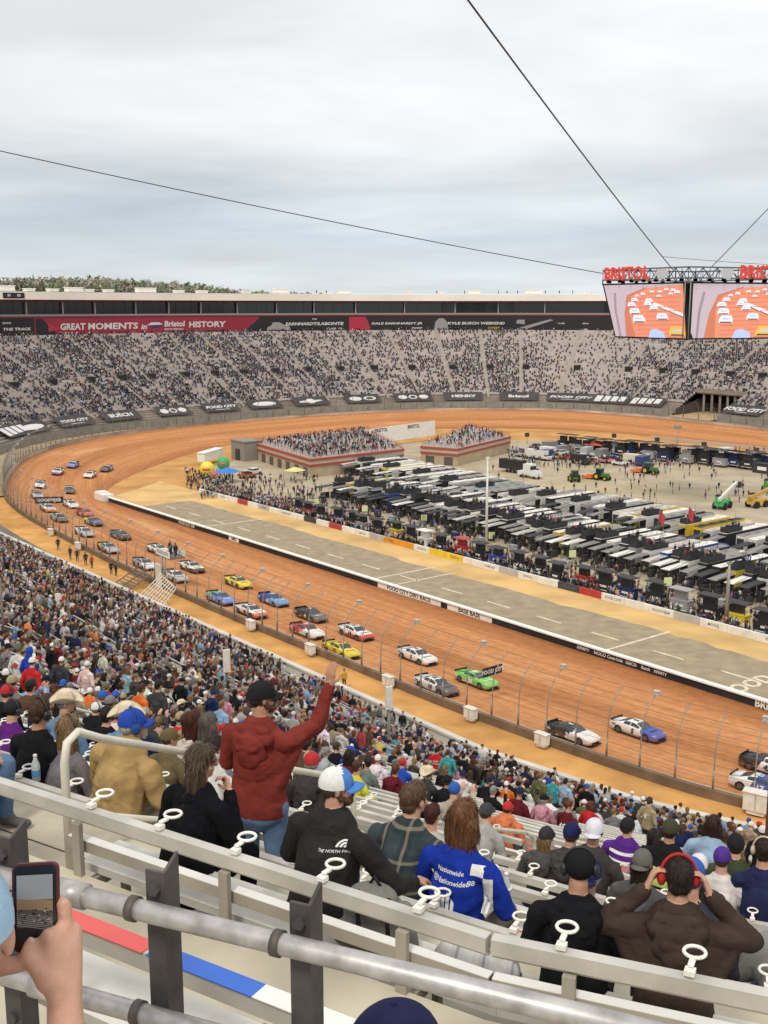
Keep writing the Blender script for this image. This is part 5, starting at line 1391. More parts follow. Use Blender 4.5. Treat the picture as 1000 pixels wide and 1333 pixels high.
# ------------------------------------------------------------------ everyone else in the near stand
PAL = {'black': (.012, .012, .014), 'charcoal': (.045, .043, .045), 'grey': (.17, .165, .16), 'pale grey': (.36, .35, .33), 'white': (.62, .60, .56), 'navy': (.014, .022, .075), 'royal blue': (.02, .06, .34),
       'light blue': (.22, .36, .52), 'red': (.40, .025, .025), 'maroon': (.12, .014, .02), 'orange': (.60, .15, .025), 'green': (.03, .13, .06), 'olive': (.10, .095, .045), 'tan': (.34, .25, .145), 'brown': (.085, .052, .032),
       'pink': (.55, .22, .27), 'yellow': (.62, .48, .05), 'purple': (.12, .03, .22), 'teal': (.06, .28, .28), 'cream': (.55, .50, .41)}
PNAMES = list(PAL); PW = np.array([30, 18, 11, 6, 8, 13, 1.8, 3.5, 3.6, 4.5, 1.2, 1.2, 3.5, 3.5, 5, 1.6, .6, .8, .5, 2.5]); PW = PW / PW.sum()
HATC = {'black': (.012, .012, .014), 'navy': (.014, .02, .07), 'white': (.64, .62, .60), 'grey': (.18, .175, .17), 'red': (.40, .03, .03), 'tan': (.34, .26, .15), 'blue': (.03, .10, .38), 'olive': (.11, .10, .05), 'brown': (.09, .05, .03)}
HAIRC = {'dark': (.02, .012, .008), 'brown': (.07, .035, .016), 'fair': (.20, .125, .055), 'grey': (.26, .245, .23), 'auburn': (.11, .035, .014)}
VARS = [
 ('sitting upright', dict(pose='seat', lean=6), 'jacket', 'm', 20),
 ('sitting with the hood down', dict(pose='seat', lean=12, hood=True, wide=1.06, thick=1.1), 'hoodie', 'm', 16),
 ('leaning forward', dict(pose='seat', lean=26, wide=1.05, armL=((-.22, .36, .62), (-.06, .50, .70), (.5, .6, .3), (.3, 0, -1), .5), armR=((.22, .36, .62), (.06, .50, .70), (-.5, .6, .3), (-.3, 0, -1), .5)), 'jacket', 'm', 12),
 ('looking to the right', dict(pose='seat', lean=8, yaw=-50, wide=1.05, thick=1.1), 'sweater', 'm', 14),
 ('looking to the left', dict(pose='seat', lean=8, yaw=45), 'shirt', 'm', 10),
 ('sitting', dict(pose='seat', lean=8, fem=True, wide=.98), 'top', 'f', 16),
 ('hunched over', dict(pose='seat', lean=20, fem=True, hood=True, yaw=-30), 'hoodie', 'f', 8),
 ('holding up a phone', dict(pose='seat', lean=6, armR=((.27, .20, .80), (.13, .38, 1.10), (0, .1, 1), (0, 1, 0), .5), armL=((-.27, .20, .80), (-.06, .40, 1.08), (.2, .1, 1), (0, 1, 0), .5)), 'shirt', 'm', 4),
 ('standing', dict(pose='stand', lean=2, wide=1.05), 'jacket', 'm', 4),
 ('standing and looking right', dict(pose='stand', lean=3, yaw=-50, hood=True, wide=1.06, thick=1.1), 'hoodie', 'm', 4),
 ('standing with folded arms', dict(pose='stand', lean=2, fem=True, armL=((-.24, .02, 1.12), (.06, .20, 1.16), (1, .1, .1), (0, -1, 0), .4), armR=((.24, .02, 1.12), (-.06, .23, 1.19), (-1, .1, .1), (0, -1, 0), .4)), 'sweater', 'f', 3),
]
VM = []; HOODS = []
for n_, (ph_, kw, garm, sex, w_) in enumerate(VARS):
    b = rig(**kw); me, _ = b.build('person', .0165, 2, .007, 20 + n_)
    for m in BODY_M: me.materials.append(m)
    VM.append((me, b.head)); HOODS.append(hood_mesh(b, .014, n_) if b.is_hood else None)
PRINTS = []
M_PR = mat('shirt_print', (.5, .5, .5), .85, var=.1, scale=30, objcol=True)
for n_ in range(len(VARS)):
    o_ = bpy.data.objects.new('t', VM[n_][0]); b_ = rig(**VARS[n_][1]); sets = []
    for kind in range(4):
        if kind == 0: V, F = text_geo(random.choice(['24', '9', '3', '48']), .20, .02)
        elif kind == 1: V, F = rectgeo(-.12, -.05, .12, -.02); V, F = rectgeo(-.10, .0, .10, .05, V, F); V, F = rectgeo(-.07, -.12, .07, -.07, V, F)
        elif kind == 2: V = [(.085 * math.cos(2 * math.pi * i / 16), .085 * math.sin(2 * math.pi * i / 16)) for i in range(16)]; F = [tuple(range(16))]
        else: V, F = text_geo(random.choice(['RACING', 'SPEED', 'DIRT']), .075, .012); V2, F2 = rectgeo(-.13, -.10, .13, -.075); n0 = len(V); V = list(V) + V2; F = list(F) + [tuple(i + n0 for i in f) for f in F2]
        q = project_on(None, VM[n_][0], V, F, back(b_, -.14 if kind != 3 else -.10), BX, BY, M_PR, 'back_print', .004); sets.append(q.data); bpy.data.objects.remove(q)
    PRINTS.append(sets); bpy.data.objects.remove(o_)
VW = np.array([v[4] for v in VARS], float); VW /= VW.sum()
VSIT = [i for i, v in enumerate(VARS) if v[1]['pose'] == 'seat']; VSTD = [i for i, v in enumerate(VARS) if v[1]['pose'] != 'seat']

# seats that the frame can show
seats = []; rs = random.Random(11)
from mathutils import noise as _nz
for k in range(2, NROW + 1):
    rad = row_rad(k); z = row_z(k)
    for i in SEGS:
        L_ = seg_len(i, rad + .2)
        t = rs.uniform(0, .4); run = 0; here = True
        while t < L_:
            p = seg_pt(i, t, rad + .23, z); q = proj((p.x, p.y, z + 1.0))
            if run <= 0:                                    # parties of a few, then a gap
                nz_ = _nz.noise(Vector((p.x * .13, p.y * .13, 0)))
                occ = (.22 if k < 5 else .30 if k < 9 else .55 if k < 14 else .68 if k < 24 else .80) + nz_ * .35
                if q[0] > 430: occ -= .14 + (.16 if k < 32 else .04)
                elif q[0] < 330: occ += .06
                if q[0] > 430 and k < 22: occ = (.05 if k < 5 and q[0] > 600 else .13) + nz_ * .2
                elif q[0] > 430 and k < 36: occ -= .14
                here = rs.random() < occ; run = rs.randint(1, 5) if here else rs.randint(1, 4)
            run -= 1
            if here and q[2] > .5 and -170 < q[0] < 1170 and q[1] < 1420 and aisle_off(i, t, rad) > .7:
                if not any(a == i and b_ == k and abs(t - c) < d + .22 for a, b_, c, d in TAKEN): seats.append((q[2], i, k, t, p, q[0], q[1]))
            t += .52 + rs.random() * .09
seats = [s_ for s_ in seats if s_[2] > 10 or not any(abs(s_[5] - h[0]) < 26 and abs(s_[6] - h[1]) < 55 and s_[0] < h[2] + .4 for h in HEADS)]
seats.sort(key=lambda s_: s_[0] + (0 if -30 < s_[5] < 1030 and s_[6] < 1345 else 1000))
print('seats', len(seats))
# people one can single out in the photograph: wearing something of their own
SPECIAL = [(30, 11, 'red', 'standing', 'cap', 'white'), (28, 14, 'royal blue', 'standing', 'hood', 'royal blue'), (104, 16, 'white', 'standing', 'cap', 'white'), (172, 11, 'orange', 'standing', 'short_hair', 'brown'), (196, 12, 'charcoal', 'standing', 'short_hair', 'dark'),
           (231, 9, 'red', 'sitting upright', 'cap', 'tan'), (265, 10, 'red', 'sitting upright', 'short_hair', 'brown'), (118, 10, 'navy', 'leaning forward', 'cap', 'blue'), (70, 15, 'charcoal', 'standing', 'short_hair', 'dark'), (128, 22, 'cream', 'standing', 'short_hair', 'fair'),
           (36, 19, 'white', 'leaning forward', 'hood', 'white'), (228, 26, 'red', 'sitting upright', 'cap', 'red'), (460, 9, 'yellow', 'sitting upright', 'short_hair', 'brown'), (453, 14, 'royal blue', 'sitting with the hood down', 'hood', 'royal blue'), (486, 22, 'pink', 'sitting upright', 'cap', 'red'),
           (565, 27, 'red', 'standing', 'short_hair', 'dark'), (580, 26, 'teal', 'standing', 'short_hair', 'brown'), (600, 28, 'black', 'standing', 'short_hair', 'dark'), (632, 28, 'black', 'standing', 'short_hair', 'brown'), (718, 25, 'teal', 'standing', 'cap', 'grey'),
           (733, 25, 'light blue', 'standing', 'short_hair', 'dark'), (842, 22, 'tan', 'standing', 'short_hair', 'brown'), (700, 22, 'olive', 'standing', 'short_hair', 'fair'), (262, 10, 'green', 'sitting upright', 'cap', 'olive'), (280, 15, 'light blue', 'standing', 'short_hair', 'fair'), (168, 20, 'brown', 'standing', 'cap', 'black')]
used = set(); NIND = 300 - len(TAKEN) - 2; chosen = []; seen = set()
for (px, k, c, pose, hat, hc_) in SPECIAL:
    vi = next(j for j, v in enumerate(VARS) if v[0] == pose); hz = VM[vi][1][0].z
    _, _, i, t = on_row(k, px, None, .25, dz=hz)
    p = seg_pt(i, t, row_rad(k) + (.45 if vi in VSTD else .23), row_z(k)); chosen.append((proj(p)[2], i, k, t, p, vi, c, hat, hc_))
seats = [s_ for s_ in seats if not any(a[1] == s_[1] and a[2] == s_[2] and abs(a[3] - s_[3]) < .5 for a in chosen)]
def label_for(vi, c, hat, hc_):
    g = VARS[vi][2]; ph_ = VARS[vi][0]
    h = {'cap': hc_ + ' cap', 'backward_cap': hc_ + ' backward cap', 'beanie': hc_ + ' knit cap', 'hood': 'hood up', 'short_hair': 'short ' + hc_ + ' hair', 'long_hair': 'long ' + hc_ + ' hair', 'bob_hair': hc_ + ' chin length hair', 'ponytail': hc_ + ' ponytail', 'cowboy_hat': 'straw cowboy hat', 'trucker_cap': hc_ + ' and white mesh cap'}[hat]
    return 'person in %s %s with %s, %s' % (c, g, h, ph_)
def roll(vi):
    c = PNAMES[RNG.choice(len(PNAMES), p=PW)]
    if VARS[vi][3] == 'f': hat = str(RNG.choice(['long_hair', 'bob_hair', 'ponytail', 'cap', 'beanie'], p=[.42, .2, .16, .16, .06])); 
    else: hat = str(RNG.choice(['cap', 'short_hair', 'backward_cap', 'beanie', 'trucker_cap', 'cowboy_hat', 'hood'], p=[.46, .30, .06, .07, .06, .015, .035]))
    if hat == 'hood' and 'hoodie' not in VARS[vi][2]: hat = 'cap'
    hc_ = str(RNG.choice(list(HAIRC) if 'hair' in hat or hat == 'ponytail' else list(HATC)))
    if hat == 'hood': hc_ = c
    return c, hat, hc_
def add_person(i, k, p, vi, c, hat, hc_, label):
    me, head = VM[vi]; o = link('person', me); o.color = (*[min(.8, x * rs.uniform(.85, 1.15)) for x in PAL[c]], 1)
    f, l = seg_frame(i); o.location = p; o.rotation_euler = (0, 0, math.atan2(f.y, f.x) - math.pi / 2 + rs.uniform(-.35, .35)); s = rs.uniform(.88, .99); o.scale = (s, s, s)
    if HOODS[vi] and hat != 'hood': q = link('hood', HOODS[vi], None, o); q.color = o.color
    hairc = HAIRC[rs.choice(['dark', 'brown', 'brown', 'fair', 'grey'])]
    if hat in ('cap', 'backward_cap', 'trucker_cap', 'beanie', 'cowboy_hat'):
        wear(o, head, hat, HATC[hc_] if hat != 'cowboy_hat' else None)
        if VARS[vi][3] == 'f': wear(o, head, 'hanging_hair', hairc)
        elif hat != 'beanie': wear(o, head, 'cropped_hair', hairc)
    elif hat == 'hood': wear(o, head, 'hood', PAL[c])
    else: wear(o, head, hat, HAIRC[hc_])
    if rs.random() < .16 and hat != 'hood': wear(o, head, 'headset')
    if 'hoodie' not in VARS[vi][2] and rs.random() < .42: q = link('back_print', rs.choice(PRINTS[vi]), None, o); q.color = rs.choice([(.65, .63, .6, 1), (.65, .63, .6, 1), (.5, .05, .04, 1), (.6, .5, .1, 1), (.05, .15, .45, 1), (.02, .02, .02, 1)])
    tag(o, label, 'person', 'spectators in the near grandstand')
for (zc, i, k, t, p, vi, c, hat, hc_) in chosen:
    lb = label_for(vi, c, hat, hc_)
    while lb in used: c2, hat, hc_ = roll(vi); lb = label_for(vi, c, hat, hc_)
    used.add(lb); add_person(i, k, p, vi, c, hat, hc_, lb)
nind = NIND - len(chosen); rest = seats[nind:]
for (zc, i, k, t, p, qx, qy) in seats[:nind]:
    for _ in range(200):
        vi = int(RNG.choice(len(VARS), p=VW)); vi = vi if vi in VSIT or k >= 11 else VSIT[rs.randrange(len(VSIT))]; c, hat, hc_ = roll(vi); lb = label_for(vi, c, hat, hc_)
        if lb not in used: break
    used.add(lb)
    if vi in VSTD: p = p + seg_frame(i)[0] * .2
    add_person(i, k, p, vi, c, hat, hc_, lb)
print('individuals to', seats[min(nind, len(seats) - 1)][0], 'rest', len(rest))

# ---- the packed rest, one object: simplified bodies with their own clothes colours
def lod(kw, hat, voxel, ratio):
    b = rig(lod=True, cuff=False, **kw); hc, HM = b.head
    if hat == 'cap':
        b.ell(hc + HM @ Vector((0, -.006, .055)), (.092, .112, .085), HAIR, HM); b.cone(hc + HM @ Vector((-.05, .10, .02)), hc + HM @ Vector((.05, .10, .02)), .03, .03, HAIR, .5, (0, 0, 1)); b.cone(hc + HM @ Vector((-.04, .14, .01)), hc + HM @ Vector((.04, .14, .01)), .022, .022, HAIR, .6, (0, 0, 1))
    elif hat == 'long': b.ell(hc + HM @ Vector((0, -.03, .04)), (.098, .11, .098), HAIR, HM); b.cone(hc + Vector((0, -.07, .0)), hc + Vector((0, -.09, -.22)), .085, .055, HAIR, .55)
    else: b.ell(hc + HM @ Vector((0, -.026, .045)), (.09, .105, .092), HAIR, HM)
    me, vl = b.build('lod', voxel, 1, 0, 0, ratio)
    me.calc_loop_triangles(); nt = len(me.loop_triangles); T = np.zeros(nt * 3, np.int32); me.loop_triangles.foreach_get('vertices', T)
    V = np.zeros(len(me.vertices) * 3, np.float32); me.vertices.foreach_get('co', V); bpy.data.meshes.remove(me)
    return V.reshape(-1, 3), T.reshape(-1, 3), vl
def lods(voxel, ratio):
    out = []
    for kw, std in ((dict(pose='seat', lean=8), 0), (dict(pose='seat', lean=24), 0), (dict(pose='seat', lean=8, yaw=-50, wide=1.05, thick=1.1, hood=True), 0), (dict(pose='stand', lean=3, wide=1.05), 1), (dict(pose='stand', lean=2, yaw=-40), 1)):
        for hat in ('cap', 'hair', 'long'): out.append((lod(kw, hat, voxel, ratio), hat, std))
    return out
LOD_A = lods(.032, .28); LOD_B = lods(.05, .12)
print('lod faces', [len(x[0][1]) for x in LOD_A[:4]], [len(x[0][1]) for x in LOD_B[:4]])
PANTS = np.array([(.05, .075, .14), (.03, .03, .035), (.09, .12, .19), (.2, .17, .12), (.06, .06, .065), (.13, .17, .25)])
PALA = np.array([PAL[n] for n in PNAMES]); PALA = PALA * .8 + PALA.mean(1, keepdims=True) * .2; HATA = np.array(list(HATC.values())); HATW = np.array([22, 14, 20, 9, 9, 7, 8, 6, 5], float); HATW /= HATW.sum(); HAIRA = np.array(list(HAIRC.values()))
def crowd_mesh(name, items, m, pstand=.08, palw=None, mute=1.0):
    """items: list of (position, heading, lod list, scale, force standing)"""
    VV, TT, CC = [], [], []; n0 = 0
    palw = PW if palw is None else palw
    for (p, rz, lst, s, st_) in items:
        std = st_ or rs.random() < pstand
        cand = [x for x in lst if x[2] == (1 if std else 0)]
        (V, T, vl), hat, _ = cand[rs.randrange(len(cand))]
        c, s_ = math.cos(rz), math.sin(rz); X = V * s; Q = np.empty_like(X)
        Q[:, 0] = X[:, 0] * c - X[:, 1] * s_ + p[0]; Q[:, 1] = X[:, 0] * s_ + X[:, 1] * c + p[1]; Q[:, 2] = X[:, 2] + p[2]
        tab = np.array([(.56, .34, .25), PALA[RNG.choice(len(PALA), p=palw)], PANTS[rs.randrange(6)], (.04, .04, .04), HATA[RNG.choice(len(HATA), p=HATW)] if hat == 'cap' else HAIRA[rs.randrange(5)], (0, 0, 0)])
        tab = tab * rs.uniform(.7, 1.08) * mute
        VV.append(Q); TT.append(T + n0); CC.append(tab[vl]); n0 += len(Q)
    o = np_mesh(name, np.concatenate(VV), np.concatenate(TT), 3, np.concatenate(CC), m, True); o['kind'] = 'stuff'; return o
M_CROWD = attr_mat('crowd_cloth')
items = []
for (zc, i, k, t, p, qx, qy) in rest:
    f, l = seg_frame(i); items.append((p, math.atan2(f.y, f.x) - math.pi / 2 + rs.uniform(-.5, .5), LOD_A if zc < 60 else LOD_B, rs.uniform(.9, 1.06), k > NROW - 3 and rs.random() < .4))
o = crowd_mesh('crowd', items, M_CROWD); o['label'] = 'dense crowd of spectators filling the lower rows of the near grandstand'
# ------------------------------------------------------------------ far grandstand, suites and banners
UF0 = WALL.find_px(-150 if False else 8, 0, 3, lo=300, hi=420) - 26      # begins behind the left-hand turn, outside the frame
UF1 = WALL.L - 2
UGA, UGB = WALL.find_px(880, -12, 5, lo=520), WALL.find_px(938, -12, 5, lo=520)   # the gap in the lower rows
FP, FSL = 1.45, .465                                    # row pitch, slope
FB0, FZ0 = 12.0, 5.2
def _top(j): u = WALL.find_px(560, -(12.0 + 1.45 * j), 30, lo=450); return proj(WALL.at(u, -(12.0 + 1.45 * j), 5.2 + 1.45 * .465 * j))[1]
NF = next(j for j in range(30, 50) if _top(j) < 430)
def foff(j): return -(FB0 + FP * j)
def fz(j): return FZ0 + FP * FSL * j
M_FSTEP = mat('far_concrete', (.28, .235, .195), .9, var=.2, scale=.15)
M_FBEN = mat('far_bench', (.48, .415, .38), .7, var=.12, scale=.4)
M_AISLE = mat('aisle_step', (.32, .275, .225), .9, var=.15, scale=.4)
far = empty('grandstand', WALL.at((UF0 + UF1) / 2, -30, 5)); tag(far, 'huge sloping grandstand across the track below the long suite building', 'grandstand')
invF = Matrix.Translation(far.location).inverted()
def chf(mb, nm, m, par=far):
    o = mb.build(nm, m, par); o.matrix_parent_inverse = Matrix.Translation(par.location).inverted(); return o
NLOW = 9                                               # rows missing at the gap
steps, ben = MB(), MB()
for j in range(NF):
    z = fz(j)
    for (ua, ub) in ([(UF0, UGA), (UGB, UF1)] if j < NLOW else [(UF0, UF1)]):
        ribbon(steps, WALL, foff(j), z, foff(j + 1), z, ua, ub, 4); ribbon(steps, WALL, foff(j + 1), z, foff(j + 1), fz(j + 1), ua, ub, 4)
        if j >= 3:
            ribbon(ben, WALL, foff(j) - .62, z + .45, foff(j) - 1.05, z + .45, ua, ub, 4); ribbon(ben, WALL, foff(j) - .62, z + .33, foff(j) - .62, z + .45, ua, ub, 4)
            ribbon(ben, WALL, foff(j) - 1.12, z + .45, foff(j) - 1.12, z + 1.12, ua, ub, 4)
for (ua, ub) in ((UF0, UGA), (UGB, UF1)):
    ribbon(steps, WALL, foff(0), 1.5, foff(0), FZ0, ua, ub, 4)
chf(steps, 'seating_steps', M_FSTEP); chf(ben, 'bench_rows', M_FBEN)
mb = MB()
for (ua, ub) in ((UF0, UGA), (UGB, UF1)):
    ribbon(mb, WALL, -10.2, 3.9, -11.95, 3.9, ua, ub, 4); ribbon(mb, WALL, -10.2, 1.2, -10.2, 4.9, ua, ub, 4); ribbon(mb, WALL, -10.2, 4.9, -10.5, 4.9, ua, ub, 4)
chf(mb, 'front_walkway', mat('grey_walkway', (.27, .25, .215), .9, var=.2, scale=.5))
# ground behind the wall
mb = MB(); ribbon(mb, WALL, 0, lambda u: WALL.at(u).z + .3, -10.2, 2.6, UF0, UF1, 4); o = mb.build('service_road', mat('service_earth', (.30, .235, .14), .95, var=.3, scale=.2)); o['kind'] = 'structure'
# gap: dark opening under the upper rows, ramp of earth
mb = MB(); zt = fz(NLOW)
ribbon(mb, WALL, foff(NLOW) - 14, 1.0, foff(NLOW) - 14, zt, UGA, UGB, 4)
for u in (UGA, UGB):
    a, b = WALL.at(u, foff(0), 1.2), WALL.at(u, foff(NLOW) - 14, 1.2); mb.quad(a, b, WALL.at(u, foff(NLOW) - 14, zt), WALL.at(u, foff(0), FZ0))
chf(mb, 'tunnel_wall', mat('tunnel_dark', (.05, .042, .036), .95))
mb = MB(); ribbon(mb, WALL, foff(NLOW), zt - .9, foff(NLOW) , zt + 1.0, UGA - .5, UGB + .5, 4); ribbon(mb, WALL, foff(NLOW) + .4, zt - .5, foff(NLOW) + .4, zt + .3, UGA - .5, UGB + .5, 4)
for q in np.linspace(UGA + 2, UGB - 2, 6): mb.beam(WALL.at(q, foff(NLOW) - .6, 1), WALL.at(q, foff(NLOW) - .6, zt), .7, .7)
chf(mb, 'tunnel_beam', M_FSTEP)
mb = MB(); ribbon(mb, WALL, -1, 2.9, foff(NLOW) - 14, 3.6, UGA, UGB, 4); o = mb.build('earth_ramp', mat('ramp_earth', (.42, .30, .16), .95, var=.25, scale=.3)); o['kind'] = 'structure'

# aisles and vomitory mouths
ais, vom = [], []
AU = list(np.arange(UF0 + 4, UF1, 11.6))
for u in AU:
    mb = MB(); j0 = NLOW if UGA - 1 < u < UGB + 1 else 2
    a, b = WALL.at(u, foff(j0), fz(j0) + .12), WALL.at(u, foff(NF), fz(NF) + .12); t = WALL.tan(u); mb.beam(a, b, .85, .3)
    for s in (-1, 1): 
        o_ = t * (.62 * s); mb.beam(a + o_ + Vector((0, 0, .9)), b + o_ + Vector((0, 0, .9)), .07, .07)
    ais.append(mb)
    m2 = MB(); j = 17; p = WALL.at(u + 1.6, foff(j) , fz(j) + .6); n = Vector((-t.y, t.x, 0)); m2.box(p, (2.6, 2.0, 2.4), math.atan2(t.y, t.x)); vom.append(m2)
for mb in ais: chf(mb, 'aisle', M_AISLE)
for mb in vom: chf(mb, 'stand_doorway', mat('doorway_dark', (.03, .026, .024), .9))

# the crowd over there
def far_person():
    b = MB()
    b.ball((0, 0, .95), (.30, .2, .34), 6, 4); b.ball((0, .02, 1.34), (.125, .13, .15), 6, 4); b.box((0, .28, .58), (.44, .55, .24))
    V = np.array(b.v); F = [f for f in b.f]; lab = np.array([0] * 30 + [1] * 30 + [2] * 8)
    T = [];
    for f in F:
        for q in range(1, len(f) - 1): T.append((f[0], f[q], f[q + 1]))
    return V, np.array(T), lab
FV, FT, FLb = far_person()
pts, hd, keep = [], [], []
for j in range(4, NF):
    n = int((UF1 - UF0) / .62); us = UF0 + (np.arange(n) + RNG.random(n) * .5) * .62
    for u in us:
        if j < NLOW and UGA - .5 < u < UGB + .5: continue
        if abs((u - AU[0] + 5.8) % 11.6 - 5.8) < .60: continue
        nz = _nz.noise(Vector((u * .10, j * .22, 0))) * .55 + _nz.noise(Vector((u * .03, j * .05, 5))) * .4
        if rs.random() > .62 + nz: continue
        p = WALL.at(u, foff(j) - .75, fz(j) - .02); q = proj(p)
        if not (-40 < q[0] < 1040): continue
        t = WALL.tan(u); pts.append(p); hd.append(math.atan2(-t.x, t.y) - math.pi / 2)
n = len(pts); print('far people', n)
P = np.array([tuple(p) for p in pts]); H = np.array(hd) + RNG.normal(0, .3, n); c, s = np.cos(H), np.sin(H); sc_ = RNG.uniform(.95, 1.15, n)
X = FV[None] * sc_[:, None, None]; Q = np.empty_like(X); Q[:, :, 0] = X[:, :, 0] * c[:, None] - X[:, :, 1] * s[:, None]; Q[:, :, 1] = X[:, :, 0] * s[:, None] + X[:, :, 1] * c[:, None]; Q[:, :, 2] = X[:, :, 2]; Q += P[:, None, :]
W2 = PW.copy(); W2[0] *= 1.6; W2[5] *= 1.3; W2[4] *= .6; W2[6] *= .4; W2[7] *= .5; W2[8] *= .7
top = PALA[RNG.choice(len(PALA), n, p=W2 / W2.sum())] * RNG.uniform(.8, 1.2, (n, 1)); hat = np.concatenate([HATA, HAIRA, [(.5, .3, .22)] * 3])[RNG.integers(0, len(HATA) + len(HAIRA) + 3, n)]; pan = PANTS[RNG.integers(0, 6, n)]
CC = np.stack([top, hat, pan], 1)[:, FLb, :]
TT = (FT[None] + (np.arange(n) * len(FV))[:, None, None])
o = np_mesh('crowd', Q.reshape(-1, 3), TT.reshape(-1, 3), 3, CC.reshape(-1, 3), M_CROWD); o['kind'] = 'stuff'; o['label'] = 'spectators scattered over the rows of the far grandstand'

# sponsor covers over the lowest rows
M_COV = mat('dark_cover', (.045, .042, .043), .8, var=.25, scale=.3)
M_COVW = mat('pale_print', (.62, .60, .57), .8)
def on_cover(u0, x, y):
    """x along the curve from u0, y up the slope from the lower edge"""
    k = y / 6.2; return WALL.at(u0 + x, -(FB0 - .4) - 4.9 * k, FZ0 + .55 + 2.75 * k)
def logo(mb, u0, w, kind):
    def put(V, F, ox, oy, sx=1, sy=1):
        mb.add([on_cover(u0, ox + v[0] * sx * 1.0, oy + v[1] * sy) + Vector((0, 0, .06)) for v in V], F)
    def oval(ox, oy, rx, ry, n=20, ring=None):
        V = [(rx * math.cos(2 * math.pi * i / n), ry * math.sin(2 * math.pi * i / n)) for i in range(n)]
        if ring:
            V2 = [(v[0] * ring, v[1] * ring) for v in V]; put(V + V2, [(i, (i + 1) % n, n + (i + 1) % n, n + i) for i in range(n)], ox, oy)
        else: put(V, [tuple(range(n))], ox, oy)
    m = w / 2
    if kind[0] == 'text':
        V, F = text_geo(kind[1], kind[2], .05, shear=.2 if len(kind) > 3 else 0); put(V, F, m, 2.9)
        if len(kind) > 3: V, F = rectgeo(-2.6, -.25, 2.6, .05); put(V, F, m, 1.2)
    elif kind[0] == 'ovals':
        for i in range(kind[1]): oval(m + (i - (kind[1] - 1) / 2) * (w * .82 / kind[1]), 2.9, w * .36 / kind[1], 1.5, ring=.62 if i % 2 else None)
    elif kind[0] == 'wing':
        V = [(-4.5, -.9), (-1.5, -.9), (-1, -1.6), (1, -1.6), (1.5, -.9), (4.5, -.3), (4.5, .5), (1.5, .5), (1, 1.5), (-1, 1.5), (-1.5, .5), (-4.5, .2)]; put(V, [tuple(range(12))], m, 2.9)
    elif kind[0] == 'flag':
        for i in range(4): V, F = rectgeo(-m * .9 + i * w * .22, -2.2 + .3 * i, -m * .9 + i * w * .22 + w * .17, 2.2); put(V, F, m, 3)
COVERS = [(20, ('flag',)), (42, ('ovals', 1)), (97, ('text', 'FOOD CITY', 2.0, 1)), (157, ('text', 'BUSCH', 2.7)), (225, ('ovals', 3)), (288, ('text', 'FOOD CITY', 2.2, 1)), (344, ('ovals', 1)), (405, ('wing',)), (472, ('ovals', 2)), (538, ('ovals', 3)), (604, ('text', 'HENRY', 2.6)), (674, ('text', 'Bristol', 2.7)), (744, ('text', 'FOOD CITY', 2.2, 1)), (797, ('flag',)), (842, ('flag',)), (968, ('text', 'FOOD CITY', 3.1, 1))]
CDESC = {'flag': 'slanted white bars', 'wing': 'a white winged badge', 'ovals': 'white ovals', 'text': 'white lettering'}
for i, (px, kind) in enumerate(COVERS):
    uc = WALL.find_px(px, -14, 6.5, lo=300); w = 13.5 if px < 900 else 16
    if 880 < px: w = 15
    mb = MB(); n = 4
    for q in range(n):
        a, b = q * w / n, (q + 1) * w / n; mb.quad(on_cover(uc - w / 2, a, 0), on_cover(uc - w / 2, b, 0), on_cover(uc - w / 2, b, 6.2), on_cover(uc - w / 2, a, 6.2))
    o = mb.build('seat_cover', M_COV); m2 = MB(); logo(m2, uc - w / 2, w, kind); m2.build('printed_logo', M_COVW, o)
    what = 'single white oval' if kind == ('ovals', 1) else '%d white ovals' % kind[1] if kind[0] == 'ovals' else CDESC[kind[0]] if kind[0] != 'text' else 'white words %s' % {'FOOD CITY': 'naming a food store', 'BUSCH': 'in tall capitals', 'HENRY': 'in serif capitals', 'Bristol': 'in slanted script'}[kind[1]]
    where = ['at the left edge', 'second from the left edge', 'above the far turn', 'above the leftmost cars', 'left of the infield building', 'above the infield crowd', 'above the rooftop crowd', 'over the infield roofs', 'above the white fabric sign', 'right of the white fabric sign', 'in the middle of the far stand', 'above the second rooftop crowd', 'below the left video screen', 'left of the earth ramp', 'beside the earth ramp', 'right of the earth ramp'][i]
    tag(o, 'dark seat cover with %s, %s' % (what, where), 'banner', 'seat covers along the foot of the far stand')

# suites: banner band, glazed level, roof
OFS = foff(NF) - .3; ZT = fz(NF)
Dm = proj(WALL.at(WALL.find_px(560, OFS, ZT, lo=450), OFS, ZT))
def zpx(px, py, off):
    u = WALL.find_px(px, off, 35, lo=380); p = WALL.at(u, off, 35)
    return min(np.arange(20, 62, .05), key=lambda z: abs(proj((p.x, p.y, z))[1] - py))
zz = {y: zpx(560, y, OFS) for y in (437, 411, 407.5, 394, 391.8, 383.5)}
print('ZT', ZT, zz)
suite = empty('suite_building', WALL.at((UF0 + UF1) / 2, OFS - 10, 30)); tag(suite, 'long curved suite building with pale roof edge and dark windows above far stand', 'building')
def band(nm, m, off0, z0, off1, z1, u0=None, u1=None):
    mb = MB(); ribbon(mb, WALL, off0, z0, off1, z1, UF0 if u0 is None else u0, UF1 if u1 is None else u1, 4); return chf(mb, nm, m, suite)
zb0, zb1, zw0, zw1, zr0, zr1 = ZT - .5, zz[411], zz[407.5], zz[394], zz[391.8], zz[383.5]
band('rear_wall', M_FSTEP, OFS - .2, 0, OFS - .2, zw0)
M_RBAND = mat('maroon_band', (.20, .025, .035), .6, var=.1)
